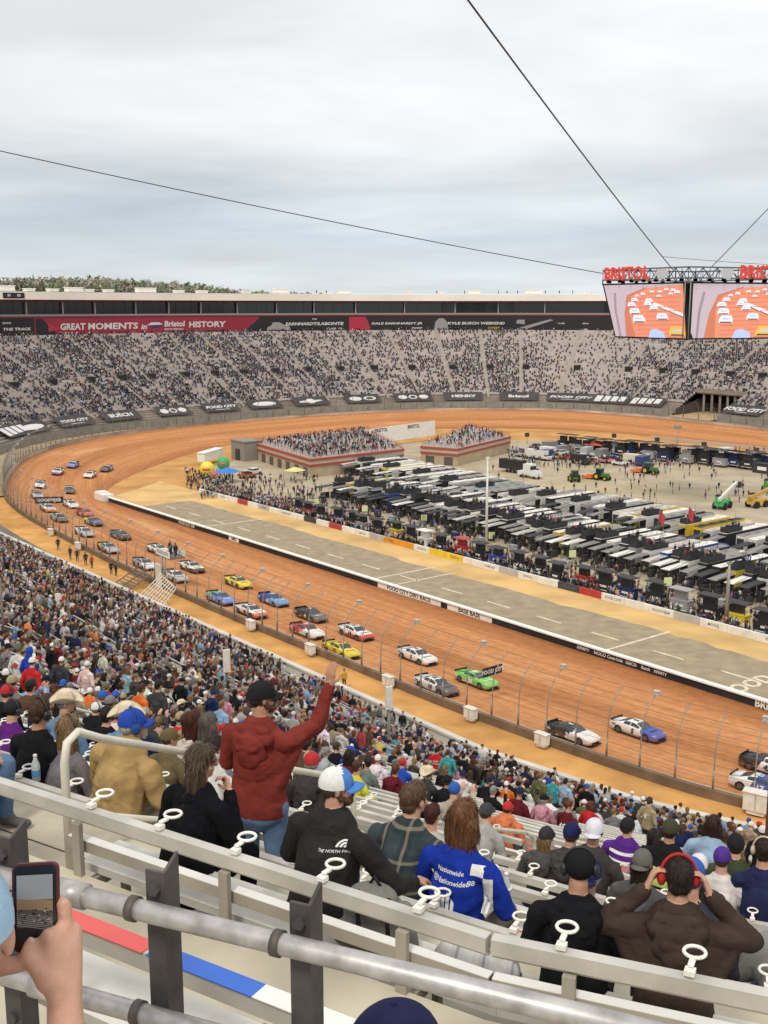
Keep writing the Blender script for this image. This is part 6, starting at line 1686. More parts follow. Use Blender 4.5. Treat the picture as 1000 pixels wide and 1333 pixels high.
for nm, m, a, b in (('lower_band', M_RBAND, zb1, zb1 + (zw0 - zb1) * .45), ('upper_band', M_RBAND, zw1, zr0)):
    mb = MB(); ribbon(mb, WALL, OFS + .5, a, OFS + .5, b, UF0, UF1, 4); ribbon(mb, WALL, OFS + .5, b, OFS - 2, b, UF0, UF1, 4); chf(mb, nm, m, suite)
band('sill', mat('grey_sill', (.30, .27, .26), .7), OFS + .35, zb1 + (zw0 - zb1) * .45, OFS + .35, zw0)
band('glazing', mat('suite_glass', (.018, .022, .026), .12, spec=.8), OFS - 1.2, zw0, OFS - 1.2, zw1)
mb = MB()
for u in np.arange(UF0, UF1, 3.0): mb.beam(WALL.at(u, OFS - 1.15, zw0), WALL.at(u, OFS - 1.15, zw1), .12, .1)
chf(mb, 'window_mullions', mat('dark_mullion', (.03, .03, .03), .5), suite)
mb = MB()
for u in np.arange(UF0, UF1, 12.0): mb.beam(WALL.at(u, OFS - .2, zw0), WALL.at(u, OFS - .2, zw1), .5, .4)
chf(mb, 'columns', mat('pale_column', (.40, .37, .36), .7), suite)
M_ROOF = mat('cream_roof', (.85, .78, .68), .6, var=.08, scale=.05)
mb = MB(); ribbon(mb, WALL, OFS + 2.2, zr0, OFS + 2.2, zr1, UF0, UF1, 4); ribbon(mb, WALL, OFS + 2.2, zr1, OFS - 26, zr1 + .4, UF0, UF1, 4); ribbon(mb, WALL, OFS + 2.2, zr0, OFS - 2, zr0, UF0, UF1, 4); ribbon(mb, WALL, OFS - 26, 0, OFS - 26, zr1 + .4, UF0, UF1, 4)
chf(mb, 'roof', M_ROOF, suite)
# hanging banner strip with its words, one thing per printed length
def bann(px0, px1, label, col, items, shapes=()):
    ua, ub = sorted((WALL.find_px(px0, OFS + .8, ZT + 2, lo=380), WALL.find_px(px1, OFS + .8, ZT + 2, lo=380)))
    mb = MB(); ribbon(mb, WALL, OFS + .8, zb0, OFS + .8, zb1 - .15, ua, ub, 3)
    o = mb.build('fascia_banner', mat('banner_' + ('red' if col[0] > .1 else 'dark' if col[0] < .022 else 'grey'), col, .75, var=.12, scale=.06)); h = zb1 - .15 - zb0; groups = {}
    for (txt, pa_, pb_, yf, c, sh) in items:
        ua_, ub_ = WALL.find_px(pa_, OFS + .8, ZT + 2, lo=380), WALL.find_px(pb_, OFS + .8, ZT + 2, lo=380); V, F = text_geo(txt, 1.0, .035, shear=sh)
        x0, x1 = min(v[0] for v in V), max(v[0] for v in V); sz = abs(ub_ - ua_) / (x1 - x0); uc = (ua_ + ub_) / 2 - (x0 + x1) / 2 * sz
        groups.setdefault(c, MB()).add([WALL.at(uc + v[0] * sz, OFS + .86, zb0 + h * yf + v[1] * sz) for v in V], F)
    for (poly, px, yf, c) in shapes:
        uc = WALL.find_px(px, OFS + .8, ZT + 2, lo=380); groups.setdefault(c + str(len(groups)), MB()).add([WALL.at(uc + v[0], OFS + .84, zb0 + h * yf + v[1]) for v in poly], [tuple(range(len(poly)))])
    for c, m_ in groups.items(): lt = c == 'w'; c = c[0]; m_.build('lettering' if lt else 'printed_shape', {'w': M_COVW, 'r': mat('banner_crimson', (.42, .03, .06), .75), 'g': mat('banner_grey_print', (.30, .28, .27), .75), 'n': mat('banner_navy', (.03, .04, .16), .75), 'd': mat('banner_black', (.02, .018, .02), .75), 'y': mat('banner_gold', (.45, .28, .05), .75)}[c], o)
    tag(o, label, 'banner', 'printed banners below the suites'); return o
# text runs from left to right in the picture: the wall path already runs that way on the far side
SGN = 1
bann(-40, 46, 'dark banner with the words THE TRACK at the left end of the far stand', (.020, .019, .020), [('THE TRACK', 3, 40, .40, 'w', .12), ('INTO', 3, 14, .74, 'w', 0)])
carv = [(-5, -1.6), (-4.4, -.2), (-2.4, .3), (-1.2, 1.3), (1.6, 1.3), (3, .4), (5, 0), (5.4, -1.6)]
bann(46, 337, 'crimson banner reading GREAT MOMENTS in Bristol HISTORY', (.28, .028, .05), [('GREAT MOMENTS', 79, 180, .48, 'w', .06), ('in', 183, 191, .42, 'w', .2), ('Bristol', 214, 241, .58, 'w', .1), ('MOTOR SPEEDWAY', 215, 240, .26, 'w', .1), ('HISTORY', 246, 294, .52, 'w', .06)],
     [([(-1.2, -4.2 * .7), (6, -4.2 * .7), (1, 4.2 * .7), (-1.2, 4.2 * .7)], 52, .5, 'd'), ([(0, -2.9), (9, -2.9), (9, 2.9), (5, 2.9)], 318, .5, 'd'), ([(-2.8, -.4), (0, -1.0), (2.8, -.2), (1.2, .9), (-1.6, .9)], 204, .5, 'n'), ([(-3, .1), (3, .3), (1.5, 1.2), (-1.5, 1.2)], 203, .5, 'w'), ([(-5, -2.6), (2, -.7), (-3.4, 2)], 72, .5, 'r')])
bann(337, 463, 'dark banner with a pale race car and two names in white capitals', (.020, .019, .020), [('EARNHARDT/LABONTE', 372, 447, .50, 'w', .15), ('CLASH 99', 425, 446, .17, 'w', .1), ('THE', 406, 412, .82, 'w', 0)], [([(v[0] * .95, v[1] * 1.1) for v in carv], 357, .4, 'g'), ([(-1.5, .3), (1.2, .3), (.8, 1.1), (-.8, 1.1)], 357, .42, 'd')])
bann(463, 566, 'dark banner with a crimson corner and a white name ending in JR', (.024, .022, .022), [('DALE EARNHARDT JR', 484, 550, .50, 'w', .15), ('SWEEP', 535, 549, .18, 'w', .1)], [([(-3, -2.9), (3, -2.9), (1.4, 2.9), (-3, 2.9)], 470, .5, 'r'), ([(-1.6, -2.4), (.8, -2.4), (1.1, .8), (0, 1.9), (-1.1, .8)], 474, .5, 'g')])
bann(566, 668, 'dark banner with a gold tinted figure and the word WEEKEND', (.021, .020, .021), [('KYLE BUSCH WEEKEND', 583, 658, .50, 'w', .15), ('SWEEP', 636, 650, .18, 'y', .1)], [([(-1.8, -2.7), (1.8, -2.7), (1.4, .7), (.6, 2.2), (-.6, 2.2), (-1.4, .7)], 574, .5, 'g')])
bann(668, 800, 'dark banner with a throwing figure and the words HELMET THROW', (.023, .021, .022), [('TONY HELMET THROW', 711, 779, .50, 'w', .15)], [([(-3, -2), (-1, -2.4), (5, 1.7), (4.4, 2.1), (-1, -1)], 690, .5, 'g'), ([(-1.3, 0), (1.1, -.4), (1, 1.6), (-1, 1.6)], 678, .5, 'g')])
bann(800, 1100, 'plain dark banner behind the hanging video screens', (.022, .021, .022), [])
# things standing on the roof
for i, px in enumerate([6, 38, 68, 95, 115, 141, 190, 232, 262, 320, 366, 425, 448, 534, 574, 617, 695, 765]):
    u = WALL.find_px(px, OFS - 9, zr1, lo=380); t = WALL.tan(u); big = px in (6, 95, 190, 366, 448, 617, 695)
    w = rs.uniform(5, 8) if big else rs.uniform(3, 4.5); h = rs.uniform(1.4, 2.0) if big else .8
    o = MB(); o.box((0, 0, h / 2), (w, 3, h)); o.box((0, 0, h + .12), (w + .5, 3.4, .24))
    for s in (-1, 1): o.box((s * w * .3, -1.52, h * .5), (.9, .06, h * .5))
    q = o.build('rooftop_unit', mat('roof_unit_white', (.72, .70, .66), .6, var=.1)); q.location = WALL.at(u, OFS - 9, zr1 + .3); q.rotation_euler = (0, 0, math.atan2(t.y, t.x))
    tag(q, 'white flat box unit on the pale roof edge of the suite building', 'roof unit', 'white units on the suite roof')
sb = MB(); u = WALL.find_px(19, OFS + 2.3, zr0 + 1, lo=380); sb.beam(WALL.at(u - 2.6, OFS + 2.34, (zr0 + zr1) / 2), WALL.at(u + 2.6, OFS + 2.34, (zr0 + zr1) / 2), .1, 1.9); o = sb.build('roof_sign', M_BLACK)
m2 = MB(); V, F = text_geo('SUITES', 1.1, .05); m2.add([WALL.at(u + v[0], OFS + 2.44, (zr0 + zr1) / 2 + v[1]) for v in V], F); m2.build('lettering', M_COVW, o); tag(o, 'small black sign with white letters on the pale roof edge at left', 'sign')
rp_me = crowd = None
(V, T, vl), _, _ = [x for x in LOD_B if x[2] == 1][0]
for px in (412, 425, 568, 604, 648, 660, 675, 709, 728, 747):
    u = WALL.find_px(px, OFS - 1, zr1, lo=380); p = WALL.at(u, OFS - 1, zr1 + .1)
    tab = np.array([(.5, .3, .22), (.02, .02, .025), (.03, .035, .06), (.03, .03, .03), (.02, .015, .01), (0, 0, 0)])
    o = np_mesh('person', V, T, 3, tab[vl], M_CROWD, True); o.location = p; o.rotation_euler = (0, 0, rs.uniform(0, 6)); tag(o, 'tiny dark figure standing on the roof edge of the suite building', 'person', 'people on the suite roof')
# ------------------------------------------------------------------ hanging screens, cables, hills
ZC = 205.0
scr = empty('video_screen', at_depth(893, 400, ZC)); tag(scr, 'hanging four sided video screen under a steel truss ring with red letters', 'video screen')
def chs(mb, nm, m): 
    o = mb.build(nm, m, scr); o.matrix_parent_inverse = Matrix.Translation(scr.location).inverted(); return o
m_px = ZC / FPX
cx = at_depth(894, 405, ZC); z_t, z_b = at_depth(890, 369, ZC).z, at_depth(890, 441, ZC).z
az0 = math.atan2(cx.x, cx.y)
view = Vector((math.sin(az0), math.cos(az0), 0)); lat = Vector((view.y, -view.x, 0))
dL = (-lat * .74 + view * .67); dR = (lat * .80 + view * .60)
cz = (z_t + z_b) / 2; W_ = 108 * m_px / .74
def face(c, d, w, gap):
    """corners tl,tr,bl,br; the lower edge is set in"""
    inw = (Vector((-d.y, d.x, 0))); 
    if inw.dot(view) < 0: inw = -inw
    a = Vector((c.x, c.y, 0)) + d * gap; b = a + d * w
    return a, b, inw
SCR_T = z_t - z_b
m_face = MB(); faces = []
for d, nm in ((dL, 'L'), (dR, 'R')):
    a, b, inw = face(cx, d, W_, 1.2)
    tl, tr = (b, a) if nm == 'L' else (a, b)
    ins = 2.2
    P = {'tl': Vector((tl.x, tl.y, z_t)), 'tr': Vector((tr.x, tr.y, z_t)), 'bl': Vector((tl.x, tl.y, z_b)) + inw * ins, 'br': Vector((tr.x, tr.y, z_b)) + inw * ins}
    ex = (P['tr'] - P['tl']).normalized(); k = 1.6
    P['bl'] += ex * k; P['br'] -= ex * k * .4
    faces.append((P, inw))
def S(P, u, v, off): 
    top = P['tl'].lerp(P['tr'], u); bot = P['bl'].lerp(P['br'], u); n = (P['tr'] - P['tl']).cross(P['tl'] - P['bl']).normalized()
    if n.dot(view) > 0: n = -n
    return bot.lerp(top, v) + n * off
cab = MB()
for P, inw in faces:
    V = [S(P, u, v, .0) for u, v in ((-.02, -.03), (1.02, -.03), (1.02, 1.03), (-.02, 1.03))]; B = [p + inw * 1.4 for p in V]
    cab.add(V + B, [(0, 1, 2, 3), (7, 6, 5, 4), (0, 4, 5, 1), (1, 5, 6, 2), (2, 6, 7, 3), (3, 7, 4, 0)])
# rear faces close the box
aL = faces[0][0]; aR = faces[1][0]
for P, inw in faces:
    off = view * (W_ * 1.05) ; 
core = Vector((cx.x, cx.y, 0)) + view * (W_ * .75)
cab.box((core.x, core.y, cz), (W_ * .5, W_ * .5, SCR_T * .85), -az0 + R(45))
chs(cab, 'cabinet', mat('screen_black', (.012, .012, .014), .5))
def emis(nm, c, e=.55): return mat(nm, c, .4, emit=e)
E_ = {'o': emis('led_orange', (.66, .24, .15)), 'o2': emis('led_orange_dark', (.50, .17, .105)), 'p': emis('led_pinkgrey', (.46, .38, .43)), 'p2': emis('led_pinkdark', (.28, .22, .27)), 'w': emis('led_white', (.72, .68, .74)), 'd': emis('led_dark', (.10, .08, .10)), 'b': emis('led_blue', (.40, .48, .72)), 'y': emis('led_yellow', (.70, .42, .07))}
keys = list(E_)
for P, inw in faces:
    mb = MB(); lay = [0]
    def poly(pts, c):
        lay[0] += 1; mb.add([S(P, u, v, .03 + lay[0] * .0035) for u, v in pts], [tuple(range(len(pts)))], keys.index(c))
    poly([(0, 0), (1, 0), (1, 1), (0, 1)], 'o')
    poly([(0, 0), (.16, 0), (.20, .45), (.28, .80), (.55, .95), (.55, 1), (0, 1)], 'p')
    poly([(0.06, .0), (.09, 0), (.10, .5), (.14, .85), (.11, .85), (.07, .5)], 'p2')
    poly([(.16, 0), (.30, 0), (.27, .5), (.34, .78), (.56, .93), (.55, .95), (.28, .80), (.20, .45)], 'o2')
    poly([(.56, .93), (1, .98), (1, 1), (.55, 1)], 'p')
    poly([(.60, .62), (.98, .40), (.98, .46), (.62, .67)], 'w'); poly([(.62, .60), (.98, .38), (.98, .40), (.61, .62)], 'd')
    for i in range(10): 
        y0 = .05 + i * .085; poly([(.34 + i * .01, y0), (.95, y0 + .03), (.95, y0 + .04), (.34 + i * .01, y0 + .012)], 'o2')
    def car(u, v, s, c='w'):
        poly([(u - s * .5, v), (u + s * .5, v), (u + s * .55, v + s * .35), (u + s * .38, v + s * .9), (u - s * .38, v + s * .9), (u - s * .55, v + s * .35)], c)
        poly([(u - s * .42, v + s * .02), (u + s * .46, v + s * .02), (u + s * .46, v + s * .18), (u - s * .42, v + s * .18)], 'd'); poly([(u - s * .3, v + s * .42), (u + s * .3, v + s * .42), (u + s * .25, v + s * .62), (u - s * .25, v + s * .62)], 'b')
    for u, v, s in ((.88, .86, .06), (.80, .88, .05), (.72, .84, .05), (.62, .84, .05), (.50, .80, .055), (.42, .77, .05), (.70, .76, .05), (.85, .80, .05), (.93, .82, .07), (.38, .68, .08), (.33, .58, .10), (.57, .66, .09), (.55, .60, .09), (.62, .52, .10), (.36, .44, .13), (.40, .28, .16), (.72, .34, .14)): car(u, v, s)
    poly([(.50, 0), (.74, 0), (.72, .10), (.62, .17), (.54, .15)], 'b'); car(.90, .04, .2, 'y')
    me = mb.mesh('screen')
    for k in keys: me.materials.append(E_[k])
    o = link('display', me, None, scr); o.matrix_parent_inverse = Matrix.Translation(scr.location).inverted()
# truss ring
tr = MB(); zt0, zt1 = z_t + 1.0, at_depth(890, 348, ZC).z
cor = [Vector((faces[0][0]['tl'].x, faces[0][0]['tl'].y, 0)) - lat * .3, Vector((cx.x, cx.y, 0)) - view * .8, Vector((faces[1][0]['tr'].x, faces[1][0]['tr'].y, 0)) + lat * .3]
cor = cor + [cor[0] + cor[2] - cor[1]]
for i in range(4):
    a, b = cor[i], cor[(i + 1) % 4]
    for z in (zt0, zt1): tr.beam(a + Vector((0, 0, z)), b + Vector((0, 0, z)), .28, .28)
    for q in (0, 1): 
        n = 14
        for j in range(n):
            p, r_ = a.lerp(b, j / n), a.lerp(b, (j + 1) / n); tr.beam(p + Vector((0, 0, zt0 if j % 2 else zt1)), r_ + Vector((0, 0, zt1 if j % 2 else zt0)), .12, .12); tr.beam(p + Vector((0, 0, zt0)), p + Vector((0, 0, zt1)), .09, .09)
            if j % 2: tr.box(p + Vector((0, 0, zt0 - .35)), (.7, .5, .5))
    tr.beam(a + Vector((0, 0, zt0)), a + Vector((0, 0, z_t)), .25, .25)
chs(tr, 'truss', mat('truss_grey', (.17, .165, .17), .5, metal=.3, var=.1)); 
pm = MB(); pc_ = Vector((cx.x, cx.y, 0)) - view * .4
for s in (-.5, .5): pm.tube([pc_ + lat * s + Vector((0, 0, z_b)), pc_ + lat * s + Vector((0, 0, zt0))], .12, n=6)
chs(pm, 'corner_post', mat('post_grey', (.25, .24, .24), .5))
for (a, b, f0, wds) in ((cor[0], cor[1], .30, 'BRISTOL'), (cor[1], cor[2], .78, 'BRISTOL')):
    mb = MB(); d = (b - a).normalized(); n = Vector((-d.y, d.x, 0)); n = n if n.dot(view) < 0 else -n
    put_text(mb, wds, a.lerp(b, f0) + n * .3 + Vector((0, 0, (zt0 + zt1) / 2 + .1)), d, (0, 0, 1), 3.3, bold=.04); chs(mb, 'red_lettering', mat('red_letter', (.62, .05, .035), .5, emit=.25))
    mb = MB(); p = a.lerp(b, .72 if f0 < .5 else .38) + n * .28 + Vector((0, 0, (zt0 + zt1) / 2)); r = 1.5
    mb.add([p + d * (r * x) + Vector((0, 0, r * .8 * y)) for x, y in ((-1.2, 0), (-.7, .7), (.7, .7), (1.2, 0), (.5, -.9), (-.5, -.9))], [(0, 1, 2, 3, 4, 5)]); chs(mb, 'emblem', mat('emblem_pale', (.55, .55, .58), .5))
# cables
M_CAB = mat('steel_cable', (.035, .033, .035), .5, metal=.3)
def cable(a, b, sag, r, lab):
    n = 40; pts = []
    for i in range(n + 1):
        t = i / n; p = a.lerp(b, t); p.z -= sag * 4 * t * (1 - t); pts.append(p)
    mb = MB(); mb.tube(pts, r, n=6); o = mb.build('support_cable', M_CAB); tag(o, lab, 'cable', 'cables carrying the video screen')
top = lambda px, py, zc=ZC: at_depth(px, py, zc)
cable(top(785, 356), at_depth(-420, 100, 150), 1.0, .075, 'dark steel cable running from the screen truss to the upper left')
cable(top(876, 351, ZC), at_depth(470, -190, 70), .5, .09, 'thick dark steel cable rising steeply from the screen truss towards the top')
cable(top(927, 347, ZC + 14), at_depth(1180, 80, 190), .3, .075, 'thin steel cable rising from the screen truss to the right edge')
cable(top(862, 334, ZC + 30), at_depth(1200, 352, 230), .5, .05, 'faint thin cable behind the screen truss, nearly level')
# knuckles on the cable
# wooded hills beyond the roof
hp = []
HX = [-420, -200, 0, 60, 130, 200, 260, 330, 420, 520, 640, 800, 1000, 1300]; HY = [352, 358, 368, 366, 367, 371, 375, 381, 385, 390, 394, 396, 396, 396]
mb = MB(); rows = []
D = 900
for x, y in zip(HX, HY):
    p = at_depth(x, y + 5, D); rows.append((Vector((p.x * .8, p.y * .8 - 60, 20)), Vector((p.x, p.y, p.z)), Vector((p.x * 1.4, p.y * 1.4, p.z - 15))))
for i in range(len(rows) - 1):
    for j in (0, 1): mb.quad(rows[i][j], rows[i + 1][j], rows[i + 1][j + 1], rows[i][j + 1])
o = mb.build('hills', mat('hill_ground', (.11, .11, .055), .95, var=.3, scale=.02)); o['kind'] = 'structure'
VV, FF, CC = [], [], []; n0 = 0
rw = np.random.default_rng(5)
HAZY_GREENS = [(.26, .29, .18), (.31, .33, .21), (.35, .35, .24), (.31, .27, .22), (.34, .29, .25), (.22, .25, .18)]  # lightened and greyed: distance haze is painted into the leaf colours
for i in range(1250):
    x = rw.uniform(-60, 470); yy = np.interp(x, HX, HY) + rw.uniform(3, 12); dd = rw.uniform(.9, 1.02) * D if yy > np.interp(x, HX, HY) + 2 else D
    base = at_depth(x, yy, dd); h = rw.uniform(4, 9) * (1.0 if x < 300 else .7); col = np.array(HAZY_GREENS[rw.integers(0, 6)]) * rw.uniform(.8, 1.2)
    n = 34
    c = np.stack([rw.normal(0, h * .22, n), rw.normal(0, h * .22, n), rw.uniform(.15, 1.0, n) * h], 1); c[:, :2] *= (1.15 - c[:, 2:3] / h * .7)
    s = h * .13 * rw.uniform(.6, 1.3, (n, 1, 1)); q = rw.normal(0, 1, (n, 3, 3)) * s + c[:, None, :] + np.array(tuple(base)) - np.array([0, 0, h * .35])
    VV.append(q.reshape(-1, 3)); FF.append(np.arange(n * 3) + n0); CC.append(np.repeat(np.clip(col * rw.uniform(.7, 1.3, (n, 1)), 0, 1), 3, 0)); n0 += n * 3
o = np_mesh('woods', np.concatenate(VV), np.concatenate(FF), 3, np.concatenate(CC), attr_mat('hazy_wood_leaf')); o['kind'] = 'stuff'; o['label'] = 'spring woods on the hill beyond the suite roof'
# ------------------------------------------------------------------ stock cars
def car_paint(name, base, second, mode, third=None):
    """livery in the car's own coordinates: x forward, z up"""
    m = bpy.data.materials.new('paint_' + name); m.use_nodes = True; N = m.node_tree.nodes; L = m.node_tree.links; b = N['Principled BSDF']
    b.inputs['Roughness'].default_value = .38; b.inputs['Specular IOR Level'].default_value = .45
    tc = N.new('ShaderNodeTexCoord'); sp = N.new('ShaderNodeSeparateXYZ'); L.new(tc.outputs['Object'], sp.inputs[0])
    def lin(cx, cz, c0, cy=0):
        a = N.new('ShaderNodeVectorMath'); a.operation = 'DOT_PRODUCT'; L.new(tc.outputs['Object'], a.inputs[0]); a.inputs[1].default_value = (cx, cy, cz)
        g = N.new('ShaderNodeMath'); g.operation = 'GREATER_THAN'; L.new(a.outputs['Value'], g.inputs[0]); g.inputs[1].default_value = c0; return g.outputs[0]
    def mix(fac, A, B):
        x = N.new('ShaderNodeMix'); x.data_type = 'RGBA'; L.new(fac, x.inputs['Factor'])
        for k, v in (('A', A), ('B', B)):
            if isinstance(v, tuple): x.inputs[k].default_value = (*v, 1)
            else: L.new(v, x.inputs[k])
        return x.outputs['Result']
    col = base
    if mode == 'front': col = mix(lin(1, .35, 1.15), base, second)
    elif mode == 'rear': col = mix(lin(-1, .5, .95), base, second)
    elif mode == 'low': col = mix(lin(.12, -1, -.52), base, second)
    elif mode == 'half': col = mix(lin(1, -.6, -.15), base, second)
    elif mode == 'roof': col = mix(lin(0, 1, 1.17), base, second)
    elif mode == 'plain': col = mix(lin(0, -1, -.30), base, second)
    if third: col = mix(lin(-.25, -1, -.40), col, third)
    # road dirt thrown on the lower body
    no = N.new('ShaderNodeTexNoise'); no.inputs['Scale'].default_value = 2.2; no.inputs['Detail'].default_value = 6; L.new(tc.outputs['Object'], no.inputs['Vector'])
    mr = N.new('ShaderNodeMapRange'); mr.inputs['From Min'].default_value = .95; mr.inputs['From Max'].default_value = .25; mr.inputs['To Min'].default_value = 0; mr.inputs['To Max'].default_value = .9; L.new(sp.outputs['Z'], mr.inputs['Value'])
    mu = N.new('ShaderNodeMath'); mu.operation = 'MULTIPLY'; L.new(mr.outputs[0], mu.inputs[0]); L.new(no.outputs['Fac'], mu.inputs[1])
    col = mix(mu.outputs[0], col, (.42, .20, .085)); L.new(col, b.inputs['Base Color']); return m
ST = [(-2.45, .30, .80, .86, .80, .80, .80, .90), (-2.36, .22, .93, .95, .90, .93, .93, .95), (-1.95, .18, .97, .98, .86, .97, .98, .97), (-1.55, .16, .98, .98, .80, 1.0, .72, 1.02), (-1.05, .16, .97, .96, .76, 1.13, .62, 1.18), (-.6, .16, .97, .95, .74, 1.20, .58, 1.285), (-.1, .16, .97, .94, .74, 1.20, .58, 1.30), (.28, .16, .97, .93, .75, 1.14, .60, 1.24), (.72, .16, .97, .91, .78, .98, .68, 1.03), (1.02, .16, .98, .89, .82, .90, .72, .92), (1.45, .16, .99, .84, .82, .86, .6, .885), (1.95, .17, .98, .76, .80, .78, .55, .80), (2.3, .2, .92, .64, .74, .66, .5, .68), (2.45, .25, .78, .52, .6, .54, .4, .56)]
def car_body():
    mb = MB(); V = []; n = 15
    for (x, zl, w, zb_, wg, zg, wr, zr) in ST:
        half = [(w * .93, zl), (w, zl + .16), (w * 1.005, (zl + zb_) * .52), (w, zb_ - .06), (w * .965, zb_), (wg, zg - (.02 if zg > zb_ + .05 else -.005)), (wr, zr - .015)]
        row = [(x, -y, z) for y, z in half] + [(x, 0, zr + .012)] + [(x, y, z) for y, z in reversed(half)]; V += row
    F = [(i * n + j, i * n + j + 1, (i + 1) * n + j + 1, (i + 1) * n + j) for i in range(len(ST) - 1) for j in range(n - 1)]
    F += [tuple(range(n - 1, -1, -1)), tuple((len(ST) - 1) * n + j for j in range(n))] + [((i + 1) * n, (i + 1) * n + n - 1, i * n + n - 1, i * n) for i in range(len(ST) - 1)]
    mb.add(V, F, 0, True); me = mb.mesh('race_car'); bm = bmesh.new(); bm.from_mesh(me); bmesh.ops.recalc_face_normals(bm, faces=bm.faces[:])
    bm.to_mesh(me); bm.free(); return me
ME_CAR = car_body()
def st(x):
    for a, b in zip(ST, ST[1:]):
        if a[0] <= x <= b[0]: t = (x - a[0]) / (b[0] - a[0]); return [p + (q - p) * t for p, q in zip(a, b)]
def strip(xs, fa, fb, off=.008, n=1):
    """patch between two curves of the section given as functions of the station"""
    mb = MB(); A = []
    for x in xs: s = st(x); A.append((fa(s), fb(s)))
    for (a, b), (c, d) in zip(A, A[1:]): mb.quad(a, c, d, b)
    return mb
GL = mat('car_glass', (.02, .024, .03), .12, spec=.8)
mb = MB(); 
def topc(x, y, dz=.012): s = st(x); r = abs(y) / s[6]; return (x, y, s[7] + .012 * (1 - r) + dz)
for (x0, x1) in ((.20, .98), (-1.62, -.82)):
    xs = np.linspace(x0, x1, 6)
    for a, b in zip(xs, xs[1:]):
        for u, v in ((-.97, -.33), (-.33, .33), (.33, .97)): mb.quad(topc(a, u * st(a)[6]), topc(b, u * st(b)[6]), topc(b, v * st(b)[6]), topc(a, v * st(a)[6]))
ME_WS = mb.mesh('windscreen'); ME_WS.materials.append(GL)
mb = MB()
for s_ in (-1, 1):
    for xs in (np.linspace(-.95, -.30, 4), np.linspace(-.22, .62, 5)):
        for a, b in zip(xs, xs[1:]):
            A, B = st(a), st(b); q = lambda S_, x, k: (x, s_ * ((S_[2] * .965) + (S_[4] - S_[2] * .965) * k + .010) if k <= 1 else s_ * (S_[4] + (S_[6] - S_[4]) * (k - 1) + .010), S_[3] + (S_[5] - S_[3]) * k + .012 if k <= 1 else S_[5] + (S_[7] - S_[5]) * (k - 1) + .012)
            for k0, k1 in ((.22, 1), (1, 1.55)): mb.quad(q(A, a, k0), q(B, b, k0), q(B, b, k1), q(A, a, k1))
ME_SW = mb.mesh('side_window'); ME_SW.materials.append(GL)
RUB, RIM = mat('tyre_rubber', (.022, .018, .016), .9, var=.25, scale=8), mat('wheel_rim', (.12, .10, .09), .5, metal=.3, var=.2)
mb = MB(); mb.tube([(0, -.15, 0), (0, -.12, 0), (0, .12, 0), (0, .15, 0)], [.30, .345, .345, .30], n=22, sm=False); ME_TY = mb.mesh('tyre'); ME_TY.materials.append(RUB)
mb = MB(); mb.tube([(0, -.158, 0), (0, .158, 0)], .215, n=18, sm=False)
for k in range(5): a = 2 * math.pi * k / 5; mb.beam((.03 * math.cos(a), -.165, .03 * math.sin(a)), (.20 * math.cos(a), -.165, .20 * math.sin(a)), .05, .02, up=(0, 1, 0)); mb.beam((.03 * math.cos(a), .165, .03 * math.sin(a)), (.20 * math.cos(a), .165, .20 * math.sin(a)), .05, .02, up=(0, 1, 0))
ME_RM = mb.mesh('rim'); ME_RM.materials.append(RIM)
DK = mat('car_black', (.015, .014, .014), .6)
mb = MB()
for x in (-1.45, 1.42):
    for s_ in (-1, 1):
        V = [(x + .41 * math.cos(a), s_ * 0.992, .33 + .41 * math.sin(a)) for a in np.linspace(-.45, math.pi + .45, 16)]; mb.add(V, [tuple(range(16))] if s_ < 0 else [tuple(range(15, -1, -1))])
ME_ARCH = mb.mesh('wheel_arch'); ME_ARCH.materials.append(DK)
mb = MB(); mb.box((-2.33, 0, 1.03), (.03, 1.75, .2)); mb.box((-2.28, .7, .98), (.1, .03, .1)); mb.box((-2.28, -.7, .98), (.1, .03, .1)); ME_SPL = mb.mesh('spoiler'); ME_SPL.materials.append(DK)
mb = MB(); mb.box((2.40, 0, .17), (.28, 1.62, .05)); mb.box((2.452, 0, .34), (.03, 1.0, .17)); mb.box((0, .99, .14), (2.3, .03, .10)); mb.box((0, -.99, .14), (2.3, .03, .10)); ME_SPT = mb.mesh('splitter'); ME_SPT.materials.append(DK)
mb = MB()
for s_ in (-1, 1): mb.add([(2.30, s_ * .60, .665), (2.36, s_ * .86, .60), (2.14, s_ * .93, .70), (2.16, s_ * .66, .735)], [(0, 1, 2, 3)] if s_ > 0 else [(3, 2, 1, 0)])
ME_HL = mb.mesh('headlight_decal'); ME_HL.materials.append(mat('lamp_decal', (.45, .45, .47), .3))
def numbers(txt, m):
    out = []
    for s_ in (-1, 1):
        X = (-s_, 0, 0); mb = MB(); put_text(mb, txt, (.05, s_ * 1.0, .58), X, (0, 0, 1), .62, bold=.05, shear=.15); out.append(mb.build('door_number', m))
        for x_, w_, t_ in ((-1.9, .30, 'OIL'), (1.05, .16, 'BANK'), (-1.0, .14, 'TOOLS')): mb = MB(); put_text(mb, t_, (x_, s_ * 1.0, .72 if x_ < -1.5 else .34), X, (0, 0, 1), w_, bold=.03); out.append(mb.build('sponsor_lettering', m))
    mb = MB(); put_text(mb, txt, (-.25, 0, 1.335), (0, -1, 0), (1, 0, 0), .7, bold=.05, shear=.1); out.append(mb.build('roof_number', m))
    mb = MB(); put_text(mb, 'RACING', (1.62, 0, .885), (0, -1, 0), (.97, 0, -.2), .30, bold=.03); out.append(mb.build('bonnet_lettering', m)); return out
_PM = {}
